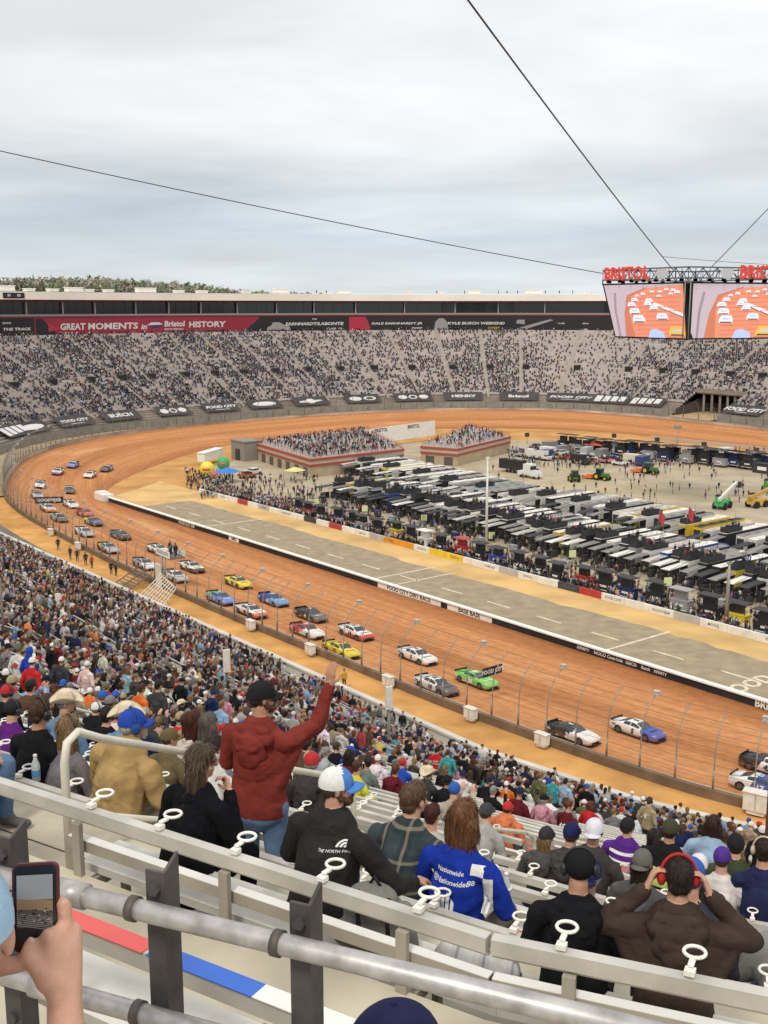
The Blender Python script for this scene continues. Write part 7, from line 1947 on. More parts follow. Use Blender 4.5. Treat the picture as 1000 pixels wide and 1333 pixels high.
def make_car(px, py, label, num, base, second, mode, ncol, third=None, dirv=None, z=None):
    p = on_track(px, py + 2); dw, iw = WALL.dist(p.x, p.y); t = Vector((WALL.T[iw][0], WALL.T[iw][1], 0)) * -1
    di, ii = INNER.dist(p.x, p.y); t2 = Vector((INNER.T[ii][0], INNER.T[ii][1], 0)) * -1; t = (t * di + t2 * dw).normalized() if dirv is None else Vector(dirv)
    o = link('race_car', ME_CAR.copy() if False else bpy.data.meshes.new_from_object(_tmp), car_paint(num + '_%d' % px, base, second, mode, third))
    for nm, me in (('windscreen', ME_WS), ('side_window', ME_SW), ('wheel_arch', ME_ARCH), ('spoiler', ME_SPL), ('splitter', ME_SPT), ('headlight_decal', ME_HL)): link(nm, me, None, o)
    for x in (-1.45, 1.42):
        for s_ in (-1, 1):
            w_ = link('wheel', ME_TY, None, o); w_.location = (x, s_ * .86, .345); r = link('rim', ME_RM, None, w_)
            if x > 0: w_.rotation_euler = (0, 0, R(6))
    for q in numbers(num, mat('number_' + ('white' if ncol[0] > .5 else 'black' if ncol[0] < .1 and ncol[2] < .1 else 'colour%d' % int(ncol[0] * 99)), ncol, .5)): q.parent = o
    h = .3; n = Vector((track_h(p.x - h, p.y) - track_h(p.x + h, p.y), track_h(p.x, p.y - h) - track_h(p.x, p.y + h), 2 * h)).normalized()
    x = (t - n * t.dot(n)).normalized(); y = n.cross(x); M = Matrix((x, y, n)).transposed().to_4x4(); M.translation = p + n * .0; o.matrix_world = M @ Matrix.Diagonal((1.1, 1.1, 1.1, 1))
    tag(o, label, 'race car', 'stock cars on the dirt track')
_tmp = bpy.data.objects.new('tmpcar', ME_CAR)
W, K, BL, YL, RD, GN, SV, DG, OR_, PP = (.72, .70, .66), (.02, .02, .022), (.02, .07, .36), (.72, .58, .03), (.45, .035, .03), (.16, .52, .10), (.42, .42, .43), (.08, .085, .09), (.62, .20, .05), (.20, .06, .30)
CARS = [(1003, 1003, 'white race car with black tail, upper one cut off by the right edge', '42', W, K, 'rear', K), (992, 1029, 'white and blue race car, lower one cut off by the right edge', '17', BL, W, 'rear', W), (830, 955, 'white race car with royal blue nose and the number 5', '5', W, BL, 'front', K),
 (745, 960, 'black and white race car with yellow roof beside the white fence box', '3', K, W, 'half', W), (620, 889, 'lime green race car under the black hanging board', '38', GN, GN, 'plain', W, (.55, .60, .30)), (568, 897, 'white race car with black flecked nose behind the fence', '10', W, DG, 'front', K), (543, 858, 'white race car with a dark number, ahead of the white and red one', '3', W, W, 'plain', K),
 (444, 850, 'bright yellow race car close to the fence', '22', YL, YL, 'plain', RD, (.50, .38, .02)), (463, 827, 'white race car with red lower sides above the yellow one', '14', W, RD, 'low', K), (400, 825, 'red and white race car behind the fence left of the yellow one', '21', RD, W, 'half', W), (405, 804, 'black race car above the red and white one', '4', K, DG, 'front', W),
 (356, 784, 'blue race car below the camera arm', '43', BL, (.10, .28, .52), 'half', W), (327, 799, 'white and orange red race car behind the fence box', '41', W, (.55, .13, .06), 'low', K), (287, 782, 'blue race car with pale green tail', '9', (.10, .22, .55), (.22, .42, .28), 'rear', W), (310, 761, 'yellow race car alone in the middle of the track', '34', (.68, .60, .10), YL, 'front', K),
 (250, 741, 'white race car with black sides right of the flag stand', '20', W, K, 'low', K), (228, 753, 'white race car behind the flag stand stairs', '1', W, SV, 'rear', K), (188, 737, 'silver grey race car left of the flag stand stairs', '48', SV, W, 'front', K), (206, 718, 'white race car behind the white flag stand banner', '23', W, DG, 'low', K),
 (141, 716, 'grey and red race car with yellow green tail', '47', SV, (.42, .50, .06), 'rear', K, (.30, .05, .04)), (157, 699, 'dark teal race car left of the flag stand', '6', (.05, .12, .13), K, 'front', W), (110, 695, 'silver white race car above the yellow green tailed one', '2', W, SV, 'half', K), (122, 681, 'yellow and dark blue race car beside the red one', '12', (.05, .08, .13), (.62, .62, .05), 'rear', W),
 (111, 670, 'red race car in the turn', '19', RD, RD, 'plain', W), (92, 658, 'white race car left of the red one', '99', W, W, 'plain', K), (77, 676, 'dark grey race car lowest in the far turn', '15', SV, DG, 'front', W), (62, 663, 'white race car below the black board in the turn', '7', W, OR_, 'low', K), (48, 646, 'silver race car left of the black board', '77', SV, SV, 'plain', K),
 (52, 632, 'pale grey race car high in the turn near the fence', '8', (.55, .55, .56), W, 'front', K), (90, 639, 'white and dark race car in the middle of the turn', '24', W, DG, 'half', K), (75, 615, 'white race car with violet flanks at the back of the field', '11', W, PP, 'low', K), (95, 606, 'blue race car, last of the field', '78', (.10, .17, .50), W, 'roof', W), (117, 619, 'white race car beside the silver and black one in the far turn', '16', W, W, 'plain', RD), (139, 611, 'silver and black race car, innermost at the back of the field', '31', SV, K, 'half', W)]
for a in CARS: make_car(*a)
bpy.data.objects.remove(_tmp)

# ---- boards over the fence, cabinets, flag stand
def board(px, py, w, h, txt, z, label, dr):
    z_ = z; p = at(px, py, z_); o = MB(); d = Vector(dr).normalized(); n = Vector((-d.y, d.x, 0)); n = n if n.y < 0 else -n
    o.beam(p - d * w / 2, p + d * w / 2, .12, h); q = o.build('hanging_board', M_BLACK); m2 = MB(); put_text(m2, txt, p + n * .075, d, (0, 0, 1), h * .62, bold=.03, shear=.1); m2.build('lettering', M_WHITE, q)
    m3 = MB(); m3.beam(p - d * (w / 2 + 1.8) + Vector((0, 0, -h * .2)), p - d * w / 2 + Vector((0, 0, -h * .2)), .1, .1); m3.build('bracket', M_STEEL, q); tag(q, label, 'sign', 'boards hung over the track'); return q
board(641, 873, 2.75, .95, 'FOOD CITY', 4.6, 'black board with white lettering hung over the track by the lime green car', N51); board(64, 651, 5.4, 1.3, 'GOODYEAR', 5.2, 'black board with white lettering hung over the track in the far turn', (1, .12, 0))
M_BOX = mat('cabinet_white', (.66, .63, .56), .6, var=.12, scale=1.5)
for px, py, lab in ((326, 815, 'white fence cabinet beside the white and orange red car'), (405, 850, 'white fence cabinet left of the yellow race car'), (505, 888, 'white fence cabinet beside a white sign panel on a pole'), (611, 932, 'small white fence cabinet below the lime green car'), (707, 972, 'white fence cabinet beside the black and white race car'), (66, 696, 'white fence cabinet in the far turn'), (101, 708, 'pale fence cabinet beside the marshals'), (987, 996, 'white cabinet at the right edge behind the brown pole')):
    u = WALL.find_px(px, -.9, 2.4, hi=330); t = WALL.tan(u); r = math.atan2(t.y, t.x); o = MB(); p = WALL.at(u, -.9, 1.75); k = 1.15 if px == 987 else .78
    o.box(p + Vector((0, 0, .95 * k)), (1.7 * k, .8 * k, 1.3 * k), r); o.box(p + Vector((0, 0, 1.64 * k)), (1.85 * k, .95 * k, .08), r); o.box(p + Vector((0, 0, .15)), (1.2 * k, .6 * k, .3), r); q = o.build('fence_cabinet', M_BOX)
    m2 = MB(); m2.box(p + Vector((t.y * -.42 * k, -t.x * -.42 * k, 0)) + Vector((0, 0, .95 * k)), (.05, .03, 1.1 * k), r); m2.build('door_seam', MATS['grey_sill'], q); tag(q, lab, 'cabinet', 'cabinets along the outer wall')
uf = WALL.find_px(211, 0, 2, hi=330); tf = WALL.tan(uf); rf = math.atan2(tf.y, tf.x); nf_ = Vector((tf.y, -tf.x, 0))
fs = empty('flag_stand', WALL.at(uf, .5, 2)); tag(fs, 'flag stand with white banner overhanging the dirt track', 'flag stand')
def chx(mb, nm, m): o = mb.build(nm, m, fs); o.matrix_parent_inverse = Matrix.Translation(fs.location).inverted(); return o
b0 = WALL.at(uf, 1.4, 0); zf = 6.3
mb = MB(); mb.box((b0.x, b0.y, zf), (4.6, 2.4, .2), rf); chx(mb, 'platform', M_RAILM)
mb = MB(); 
for s_ in (-1, 1): mb.tube([WALL.at(uf + s_ * .5, .2, 1.5), WALL.at(uf + s_ * .5, .2, zf)], .16, n=8)
chx(mb, 'support_column', M_STEEL)
mb = MB(); c = b0 + nf_ * 0 ; 
for off, w_ in ((-1.22, 4.6), (1.22, 4.6)): mb.box((b0.x + nf_.x * off, b0.y + nf_.y * off, zf + .55), (w_, .05, 1.0), rf)
chx(mb, 'banner_panel', M_WHITE); mb = MB(); put_text(mb, 'FOOD CITY', b0 - nf_ * 1.26 + Vector((0, 0, zf + .55)), -tf, (0, 0, 1), .72, bold=.02); put_text(mb, 'FOOD CITY', b0 + nf_ * 1.26 + Vector((0, 0, zf + .55)), tf, (0, 0, 1), .72, bold=.02); chx(mb, 'lettering', mat('letter_grey', (.1, .1, .13)))
mb = MB(); a = WALL.at(uf, -.6, 1.75); mb.box((a.x, a.y, 3.6), (1.5, .25, 3.4), rf); chx(mb, 'white_panel', M_BOX)
mb = MB(); aa = WALL.at(uf - 2.5, -1.2, 4.2)
for k in range(9): p0 = WALL.at(uf - 2.2 - k * .55, -1.0, 4.4 - .16 * k); p1 = WALL.at(uf - 3.8 - k * .9, -5.6, 1.9); mb.beam(p0, p1, .12, .12)
for k in range(6): mb.beam(WALL.at(uf - 2.0 - k * .3, -1.2 - k * .8, 4.2 - k * .42), WALL.at(uf - 7.0 - k * .9, -1.2 - k * .8, 3.2 - k * .24), .09, .09)
chx(mb, 'slatted_ramp', M_RAILW); mb = MB()
for k in range(7): mb.beam(WALL.at(uf + 1.0, -1.4 - k * .5, 3.6 - k * .28), WALL.at(uf + 6.2, -1.4 - k * .5, 3.4 - k * .28), .28, .06)
for x in (1.0, 3.5, 6.0): mb.beam(WALL.at(uf + x, -1.2, 3.7), WALL.at(uf + x, -5, 1.8), .1, .16); mb.tube([WALL.at(uf + x, -1.2, 1.7), WALL.at(uf + x, -1.2, 4.6)], .05, n=5)
chx(mb, 'stair_steps', M_RAILM)
(LV, LT, Ll), _, _ = [x for x in LOD_A if x[2] == 1][1]
def single(p, top, label, pants=(.03, .035, .06), rz=0, group='people at work around the track', hair=(.02, .015, .01), s=1.06):
    o = np_mesh('person', LV, LT, 3, np.array([(.5, .3, .22), top, pants, (.03, .03, .03), hair, top])[Ll], M_CROWD, True); o.location = p; o.rotation_euler = (0, 0, rz); o.scale = (s, s, s); tag(o, label, 'person', group)
for k, (du, c, l_) in enumerate(((-1.7, K, 'flag marshal in black at the right end of the flag stand'), (-.9, (.05, .05, .06), 'flag marshal in charcoal on the flag stand'), (0, K, 'flag marshal in the middle of the flag stand'), (.9, (.02, .02, .05), 'flag marshal in navy on the flag stand'))):
    p = WALL.at(uf + du, 1.5 + .3 * (k % 2), zf + .1); single(p, c, l_, rz=rf - R(90), s=1.1)
for px, py, c, l_ in ((76, 716, (.03, .03, .04), 'marshal in black leftmost of the group at the wall'), (92, 728, (.04, .04, .05), 'marshal in black second of the group at the wall'), (101, 731, (.05, .05, .06), 'marshal in charcoal third of the group at the wall'), (112, 736, (.03, .03, .03), 'marshal in black beside one in red at the wall'), (120, 740, (.4, .06, .05), 'marshal in red trousers at the wall'), (145, 748, (.03, .03, .04), 'marshal in black, left one of a pair by the wall'), (151, 750, (.04, .035, .05), 'marshal in black, right one of a pair by the wall'), (22, 665, (.45, .43, .4), 'photographer in a white vest on the earth strip in the turn'), (448, 896, (.55, .32, .04), 'person in orange vest on the orange earth strip')):
    single(at(px, py, 1.8), c, l_, rz=rs.uniform(0, 6), s=1.25)
# white sign panels on poles in the stand, brown pole at the right edge
def pole(px, py0, py1, k, r, col, panel, lab, cat='pole'):
    p = on_row(k, px, None, .6, dz=1.5)[0]; top = min(np.arange(p.z, p.z + 14, .03), key=lambda z: abs(proj((p.x, p.y, z))[1] - py0)); t = empty('sign_pole', p); tag(t, lab, cat)
    mb = MB(); mb.tube([(0, 0, -.1), (0, 0, top - p.z)], r, n=8); mb.build('pole', col, t)
    if panel:
        m2 = MB(); m2.box((0, -.12, top - p.z - panel[1] * .5), (panel[0], .14, panel[1]), R(20)); m2.box((0, -.05, top - p.z - panel[1] * .5), (.2, .3, panel[1] * .8), R(20)); m2.build('sign_panel', M_BOX, t)
pole(506, 893, 1000, 33, .07, M_STEEL, (.30, 1.05), 'white sign panel on a grey pole in front of the standing crowd'); pole(296, 845, 905, 33, .07, M_STEEL, (.36, 1.2), 'white sign panel on a pole above the seated crowd left of the red hoodie'); pole(76, 772, 835, 31, .07, M_STEEL, (.36, 1.2), 'white sign panel on a pole among the crowd at far left')
pole(999, 868, 1100, 13, .045, mat('brown_pole', (.12, .05, .03), .7), None, 'thin brown pole at the right edge of the stand')
pole(3, 752, 880, 22, .06, M_RAILM, None, 'dark pole at the left edge among the crowd')
# ------------------------------------------------------------------ the infield garage
RZ_N = math.atan2(N51.y, N51.x); RZ_S = math.atan2(S51.y, S51.x)
ri = random.Random(21)
def inb(s, n, z=0): return sn(s, n, z)
# haulers: cab side far away, rear door and awning towards pit lane. local x = along N (length), y = along -S
HC = {'white': (.70, .68, .63), 'black': (.025, .025, .028), 'blue': (.03, .07, .30), 'yellow': (.66, .48, .04), 'grey': (.30, .30, .30), 'red': (.38, .04, .04), 'navy': (.02, .03, .10), 'pale blue': (.40, .52, .60)}
M_AWN = {k: mat('awning_' + k, v, .7, var=.1, scale=.5) for k, v in {'white': (.70, .67, .61), 'grey': (.24, .23, .21), 'black': (.04, .04, .042), 'pale': (.50, .47, .42)}.items()}
def hauler(s, n, col, awn, deck, label, L_=16.0, rail=True):
    t = empty('team_hauler', inb(s, n), RZ_N); t.scale = (.84, .64, .84); m = mat('hauler_' + col.replace(' ', '_'), HC[col], .4, var=.08, scale=.3)
    def part(mb, nm, mm): return mb.build(nm, mm, t)
    mb = MB(); mb.box((L_ / 2, 0, 2.55), (L_, 2.6, 2.9)); part(mb, 'trailer', m)
    mb = MB(); mb.box((L_ / 2, 0, 4.03), (L_ + .06, 2.5, .07)); 
    for q in range(4): mb.box((2 + q * 3.6, ri.uniform(-.5, .5), 4.16), (1.1, .8, .2))
    part(mb, 'trailer_roof', M_AWN[ri.choice(['white', 'white', 'pale', 'grey', 'grey', 'black'])])
    mb = MB()
    for x in (L_ - 1.6, L_ - 2.9, 3.2, 4.5):
        for y in (-1.15, 1.15): mb.tube([(x, y - .14, .52), (x, y + .14, .52)], .52, n=14, sm=False)
    part(mb, 'wheels', RUB)
    mb = MB(); mb.box((.0, 0, 2.3), (.06, 2.2, 2.2)); part(mb, 'rear_door', M_AWN['black'])
    if awn:
        mb = MB(); mb.box((-2.9, 0, 3.35), (5.6, 2.5, .1), M=rotm(0, -3, 0)); part(mb, 'awning', M_AWN[awn])
        mb = MB()
        for y in (-1.2, 1.2): mb.tube([(-5.5, y, 0), (-5.5, y, 3.1)], .05, n=5); mb.tube([(-.2, y * .8, 3.9), (-5.2, y, 3.3)], .04, n=4)
        mb.box((-2.8, .7, .85), (2.2, .8, 1.5)); mb.box((-4.2, -.6, .75), (1.2, 1.0, 1.4)); mb.box((-1.0, -.6, .9), (1.2, 1.0, 1.7)); part(mb, 'tool_cart', M_AWN['black'])
    if deck:
        mb = MB(); mb.box((3.0, 0, 4.25), (5.4, 2.5, .12)); 
        for x in (.4, 2.1, 3.8, 5.6):
            for y in (-1.2, 1.2): mb.tube([(x, y, 4.2), (x, y, 5.35)], .035, n=4)
        for z in (4.8, 5.35):
            for y in (-1.2, 1.2): mb.beam((.4, y, z), (5.6, y, z), .06, .06)
            mb.beam((.4, -1.2, z), (.4, 1.2, z), .06, .06)
        for y in (-1.2, 1.2): mb.box((3.0, y, 4.75), (5.2, .04, .7))
        mb.box((2.0, .2, 4.9), (.9, .8, 1.2)); mb.box((4.6, -.3, 4.8), (1.0, .9, 1.0)); mb.tube([(5.5, 1.1, 4.2), (5.5, 1.1, 7.6)], .05, n=4)
        mb.box((.42, 0, 4.75), (.04, 2.3, .8)); part(mb, 'roof_deck', M_AWN['black'])
    # tractor unit at the far end
    mb = MB(); mb.box((L_ + 2.4, 0, 1.9), (2.2, 2.4, 2.6)); mb.box((L_ + 4.2, 0, 1.35), (1.8, 2.1, 1.4)); part(mb, 'cab', m)
    tag(t, label, 'hauler', 'team haulers parked side by side in the infield'); return t
cols = ['black', 'black', 'white', 'black', 'black', 'grey', 'white', 'yellow', 'white', 'blue', 'white', 'black', 'blue', 'white', 'black', 'black', 'black', 'white', 'white', 'black', 'black', 'white', 'black', 'white', 'white', 'black', 'white', 'yellow', 'navy', 'black', 'black', 'white', 'grey', 'black', 'white', 'black', 'white']
aw = ['black', 'black', 'grey', 'black', 'pale', 'grey', 'black', 'white', 'grey', 'black', 'white', 'pale', 'grey', 'white', 'grey', 'black', 'black', 'pale', 'black', 'white', 'grey', 'pale', 'white', 'grey', 'white', 'black', 'pale', 'white', 'grey', 'grey', 'black', 'grey', 'grey', 'black', 'grey', 'black', 'grey']
deckpos = []; used_h = {}
s0, s1 = -197, -52
nh_ = len(cols)
ORD = ['first', 'second', 'third', 'fourth', 'fifth', 'sixth', 'seventh', 'eighth', 'ninth', 'tenth', 'eleventh', 'twelfth', 'thirteenth', 'fourteenth', 'fifteenth', 'sixteenth', 'seventeenth', 'eighteenth', 'nineteenth', 'twentieth', 'twenty-first', 'twenty-second', 'twenty-third', 'twenty-fourth', 'twenty-fifth', 'twenty-sixth', 'twenty-seventh']
def nth(i, n): 
    return ORD[i] + ' from the left' if i < 27 else ORD[n - 1 - i] + ' from the right' if n - 1 - i < 27 else 'in the middle'
nfit = int((s1 - s0) / 2.75)
for i in range(nfit):
    s = s0 + i * 2.75; n = 143.5 - 4.5 * i / nfit + ri.uniform(-1.2, 1.2); c = cols[(i * 7) % nh_]; d = i % 4 != 1
    hauler(s, n, c, aw[(i * 5) % nh_], d, '%s hauler with %s awning in the front row, %s' % (c, aw[(i * 5) % nh_], nth(i, nfit)))
    if d: deckpos.append((s, n))
n2 = 25
for i in range(n2):
    s = -232 + i * 3.0; n = 169 + ri.uniform(-1, 1) - i * .35; c = ['white', 'grey', 'white', 'pale blue', 'white', 'black', 'white', 'white', 'yellow', 'white', 'black', 'white', 'white', 'grey', 'white', 'white', 'black'][i % 17]
    hauler(s, n, c, ['white', 'grey', None][i % 3], i % 4 == 0, '%s hauler in the second row behind the front haulers, %s' % (c, ORD[i] + ' from the left' if i < 27 else 'last'))
for i in range(25):
    s = -156 + i * 3.1; n = 165.5 + ri.uniform(-.8, .8) - i * .2; c = ['white', 'black', 'white', 'white', 'grey', 'white', 'black', 'white', 'yellow', 'white', 'black', 'white', 'yellow', 'yellow', 'white', 'black', 'white'][i % 17]
    hauler(s, n, c, ['grey', None, 'black'][i % 3], i % 3 == 0, '%s hauler in the right-hand rear row beside the open yard, %s' % (c, ORD[i] + ' from the left'))
    if i % 3 == 0: deckpos.append((s, n))
# garage building wings with people on their roofs
M_GWALL = mat('tan_block', (.42, .33, .22), .85, var=.15, scale=.4); M_GRED = mat('brick_red_band', (.36, .07, .045), .7, var=.12); M_GROOF = mat('grey_roof', (.34, .31, .28), .85, var=.15, scale=.3); M_PALEB = mat('pale_band', (.46, .37, .29), .7, var=.08)
roofspots = []
def garage(label, pts, h, dens):
    """pts: footprint corners (front-left, front-right, back-right, back-left)"""
    t = empty('garage_building', pts[0]); tag(t, label, 'building'); inv = Matrix.Translation(t.location).inverted()
    def part(mb, nm, m): o = mb.build(nm, m, t); o.matrix_parent_inverse = inv
    P = [(p.x, p.y) for p in pts]; cx_ = sum(p[0] for p in P) / 4; cy_ = sum(p[1] for p in P) / 4; grow = lambda k: [(cx_ + (p[0] - cx_) * k, cy_ + (p[1] - cy_) * k) for p in P]
    mb = MB(); mb.prism(P, 0, h); part(mb, 'wall', M_GWALL)
    for nm, z0, z1, k, m in (('lower_band', h * .62, h * .74, 1.012, M_GRED), ('pale_band', h * .74, h * .93, 1.010, M_PALEB), ('upper_band', h * .93, h * 1.05, 1.018, M_GRED)): mb = MB(); mb.prism(grow(k), z0, z1); part(mb, nm, m)
    mb = MB(); mb.prism(grow(.985), h * 1.05, h * 1.055); part(mb, 'roof', M_GROOF)
    a, b, c, d = [Vector((p[0], p[1], 0)) for p in P]; ex = b - a; n = int(ex.length / 5); mb = MB()
    for i in range(n):
        q = a.lerp(b, (i + .5) / n); mb.box(q + Vector((0, 0, h * .26)), (2.6, .2, h * .5), math.atan2(ex.y, ex.x))
    part(mb, 'garage_door', mat('garage_door_dark', (.10, .085, .07), .7))
    mb = MB()
    g = grow(.98)
    for i in range(4):
        p, q = Vector((*g[i], h * 1.05)), Vector((*g[(i + 1) % 4], h * 1.05)); m_ = max(2, int((q - p).length / 3))
        for j in range(m_): w_ = p.lerp(q, j / m_); mb.tube([w_, w_ + Vector((0, 0, 1.1))], .04, n=4)
        for z in (.6, 1.1): mb.beam(p + Vector((0, 0, z)), q + Vector((0, 0, z)), .05, .05)
    part(mb, 'roof_railing', M_GRED)
    for _ in range(dens):
        u, v = ri.uniform(.03, .97), ri.uniform(.06, .95); roofspots.append(a.lerp(b, u).lerp(d.lerp(c, u), v) + Vector((0, 0, h * 1.055)))
HB = 4.5
garage('long tan garage building with red bands and a packed roof terrace at left', [at(329, 597), at(404, 622), at(525, 607), at(478, 578)], HB, 620)
garage('second tan garage building with red bands and spectators on its roof', [at(548, 603), at(596, 607), at(664, 589), at(612, 574)], HB, 150)
o = MB(); p = at(322, 598); o.box((p.x, p.y, 2.6), (7, 6, 5.2), RZ_S); o.box((p.x, p.y, 5.4), (7.4, 6.4, .3), RZ_S); q = o.build('utility_shed', mat('grey_shed', (.24, .22, .19), .8)); m2 = MB(); m2.box(p + Vector((0, 0, 1.6)) - N51 * 3.05, (2.4, .1, 3.2), RZ_S); m2.build('door', M_AWN['black'], q); tag(q, 'grey utility shed at the left end of the packed garage roof', 'shed')
# white fabric sign behind
t = empty('fabric_sign', at(475, 584)); tag(t, 'long white fabric sign with small dark words behind the garage roofs', 'sign')
a, b = at(475, 585), at(566, 573); mb = MB(); mb.beam(a + Vector((0, 0, 3.6)), b + Vector((0, 0, 4.0)), .25, 4.6); o = mb.build('sign_cloth', M_WHITE, t); o.matrix_parent_inverse = Matrix.Translation(t.location).inverted()
mb = MB(); d = (b - a).normalized(); nn = Vector((d.y, -d.x, 0))
for k in (.22, .68): put_text(mb, 'BRISTOL', a.lerp(b, k) + Vector((0, 0, 5.2)) + nn * .14, d, (0, 0, 1), 1.5, bold=.03)
o = mb.build('lettering', M_BLACK, t); o.matrix_parent_inverse = Matrix.Translation(t.location).inverted()
# pit boxes along the wall
PBC = ['black', 'red', 'black', 'navy', 'black', 'grey', 'black', 'yellow', 'black', 'white', 'black', 'red', 'black', 'blue', 'black', 'black']
def pit_box(s, n, c, label, k=1.0):
    t = empty('pit_cart', inb(s, n), RZ_S + ri.uniform(-.06, .06)); m = mat('cart_' + c, HC[c], .5, var=.12, scale=1)
    mb = MB(); mb.box((0, 0, .95 * k), (2.6 * k, 1.5, 1.2 * k)); mb.box((0, 0, 1.62 * k), (2.75 * k, 1.6, .14)); mb.build('chest', m, t)
    mb = MB()
    for x in (-1, 1):
        for y in (-.6, .6): mb.tube([(x * k, y - .07, .22), (x * k, y + .07, .22)], .22, n=10, sm=False)
    mb.build('wheels', RUB, t)
    mb = MB(); mb.box((-.3, .3, 2.15 * k), (1.7 * k, .8, .9 * k)); mb.tube([(-1.2 * k, -.7, 1.6 * k), (-1.2 * k, -.7, 3.0 * k)], .05, n=5); mb.tube([(1.2 * k, -.7, 1.6 * k), (1.2 * k, -.7, 3.0 * k)], .05, n=5); mb.box((0, -.1, 3.05 * k), (2.9 * k, 1.9, .1)); mb.build('seat_tower', M_AWN['black'] if ri.random() < .8 else m, t)
    mb = MB(); mb.box((.2, -.76, 1.05 * k), (1.1 * k, .03, .3)); mb.box((0, -.76, .5 * k), (2.2 * k, .03, .1)); mb.build('logo_panel', M_WHITE, t)
    tag(t, label, 'pit cart', 'pit carts behind the pit wall')
PBS = []
for i in range(26):
    s = -186 + i * 4.55; n = NP + 3.2 + ri.uniform(-.6, .8); c = PBC[i % 16]; PBS.append(s)
    pit_box(s, n, c, '%s pit cart behind the pit wall, %s' % (c, nth(i, 26)), 1.0 if i < 18 else 1.12)
for px, py in ((945, 800), (985, 812)): pass
# low barrels, boards on posts (lit yellow signal boards), poles
for i, (px, py, top) in enumerate(((412, 664, 653), (475, 672, 662), (552, 683, 674), (640, 705, 697), (745, 735, 721), (868, 790, 757))):
    p = at(px, py); z = min(np.arange(1, 8, .05), key=lambda q: abs(proj((p.x, p.y, q))[1] - top)); t = empty('signal_board', p); mb = MB(); mb.tube([(0, 0, 0), (0, 0, z)], .07, n=6); mb.build('post', M_STEEL, t); mb = MB(); mb.box((0, 0, z), (1.15, .15, 1.2), R(10)); mb.build('board', mat('pale_lime_board', (.62, .66, .34), .5), t)
    tag(t, 'pale yellow board on a thin post behind the pit wall, %s' % nth(i, 6), 'signal board', 'yellow boards in the pits')
def tall_pole(px, py, top, r, lab, m, head=None):
    p = at(px, py); z = min(np.arange(2, 40, .1), key=lambda q: abs(proj((p.x, p.y, q))[1] - top)); t = empty('pole', p); mb = MB(); mb.tube([(0, 0, 0), (0, 0, z * .5), (0, 0, z)], [r, r * .8, r * .5], n=10); mb.build('mast', m, t)
    mb = MB(); mb.box((0, 0, z), head or (.7, .3, .3)); mb.build('lamp_head', m, t); tag(t, lab, 'pole')
tall_pole(633, 712, 596, .28, 'tall white pole rising in the middle of the garage area', mat('pole_white', (.66, .64, .58), .5)); tall_pole(945, 815, 733, .32, 'thick grey pole behind the pit wall at right', M_STEEL)
tall_pole(881, 590, 556, .16, 'thin mast near the far inner wall', M_STEEL, (2.2, .5, 1.0))
for i, (px, py, top) in enumerate(((646, 577, 567), (686, 578, 566), (799, 580, 567), (855, 586, 572), (916, 592, 578), (984, 600, 586))):
    p = at(px, py); z = min(np.arange(1, 12, .05), key=lambda q: abs(proj((p.x, p.y, q))[1] - top)); t = empty('speaker_pole', p); mb = MB(); mb.tube([(0, 0, 0), (0, 0, z)], .09, n=6); mb.build('post', M_STEEL, t); mb = MB(); mb.box((0, 0, z), (1.3, .8, 1.2)); mb.build('speaker', M_AWN['black'], t)
    tag(t, 'black speaker box on a post by the far inner edge, %s' % nth(i, 6), 'speaker', 'speaker posts along the far side')
# far inner wall
wq = MB(); a_, b_ = at(848, 571), at(1010, 588); wq.beam(a_ + Vector((0, 0, .5)), b_ + Vector((0, 0, .5)), .5, 1.0); wq.beam(b_ + Vector((0, 0, .5)), at(1200, 611) + Vector((0, 0, .5)), .5, 1.0); tag(wq.build('inner_barrier', M_PALEB), 'low pale wall along the inside of the far straight', 'wall')
# vehicles of the yard: pickup, vans, tractors, loader
def truckish(p, rz, c, label, kind):
    t = empty(kind, p, rz); m = mat('vehicle_%.2f_%.2f_%.2f' % c, c, .4, var=.06)
    L_ = {'pickup': 5.4, 'car': 4.6, 'box_van': 6.5, 'ambulance': 6.4, 'semi_tractor': 7.0}[kind]; hb = {'pickup': 1.05, 'car': .85, 'box_van': 1.2, 'ambulance': 1.2, 'semi_tractor': 1.5}[kind]
    mb = MB(); mb.box((0, 0, hb * .5 + .35), (L_, 1.95, hb * .62)); mb.build('body', m, t)
    mb = MB()
    if kind == 'pickup': mb.box((.35, 0, 1.35), (2.0, 1.75, .75))
    elif kind == 'car': mb.box((-.2, 0, 1.15), (2.3, 1.6, .55))
    elif kind == 'semi_tractor': mb.box((-.2, 0, 2.2), (2.4, 2.3, 2.6)); mb.box((1.9, 0, 1.4), (2.0, 1.9, 1.2))
    else: mb.box((-.8, 0, 1.75), (4.4, 2.1, 1.9))
    mb.build('cab' if kind != 'car' else 'cabin', m, t)
    mb = MB(); mb.box((.36 if kind == 'pickup' else 1.05 if kind == 'semi_tractor' else -.2 if kind == 'car' else 1.3, 0, 1.4 if kind != 'semi_tractor' else 2.6), (2.04 if kind != 'semi_tractor' else .1, 1.79 if kind != 'semi_tractor' else 2.0, .4 if kind != 'semi_tractor' else .9)); mb.build('windows', GL, t)
    mb = MB()
    for x in (-L_ * .32, L_ * .32):
        for y in (-.9, .9): mb.tube([(x, y - .12, .38), (x, y + .12, .38)], .38, n=12, sm=False)
    mb.build('wheels', RUB, t); tag(t, label, kind.replace('_', ' ')); return t
truckish(at(329, 618), RZ_N + .3, (.66, .65, .62), 'white pickup truck parked in front of the packed garage', 'pickup'); truckish(at(322, 622), RZ_N, (.35, .10, .05), 'rust red car beside the white pickup', 'car')
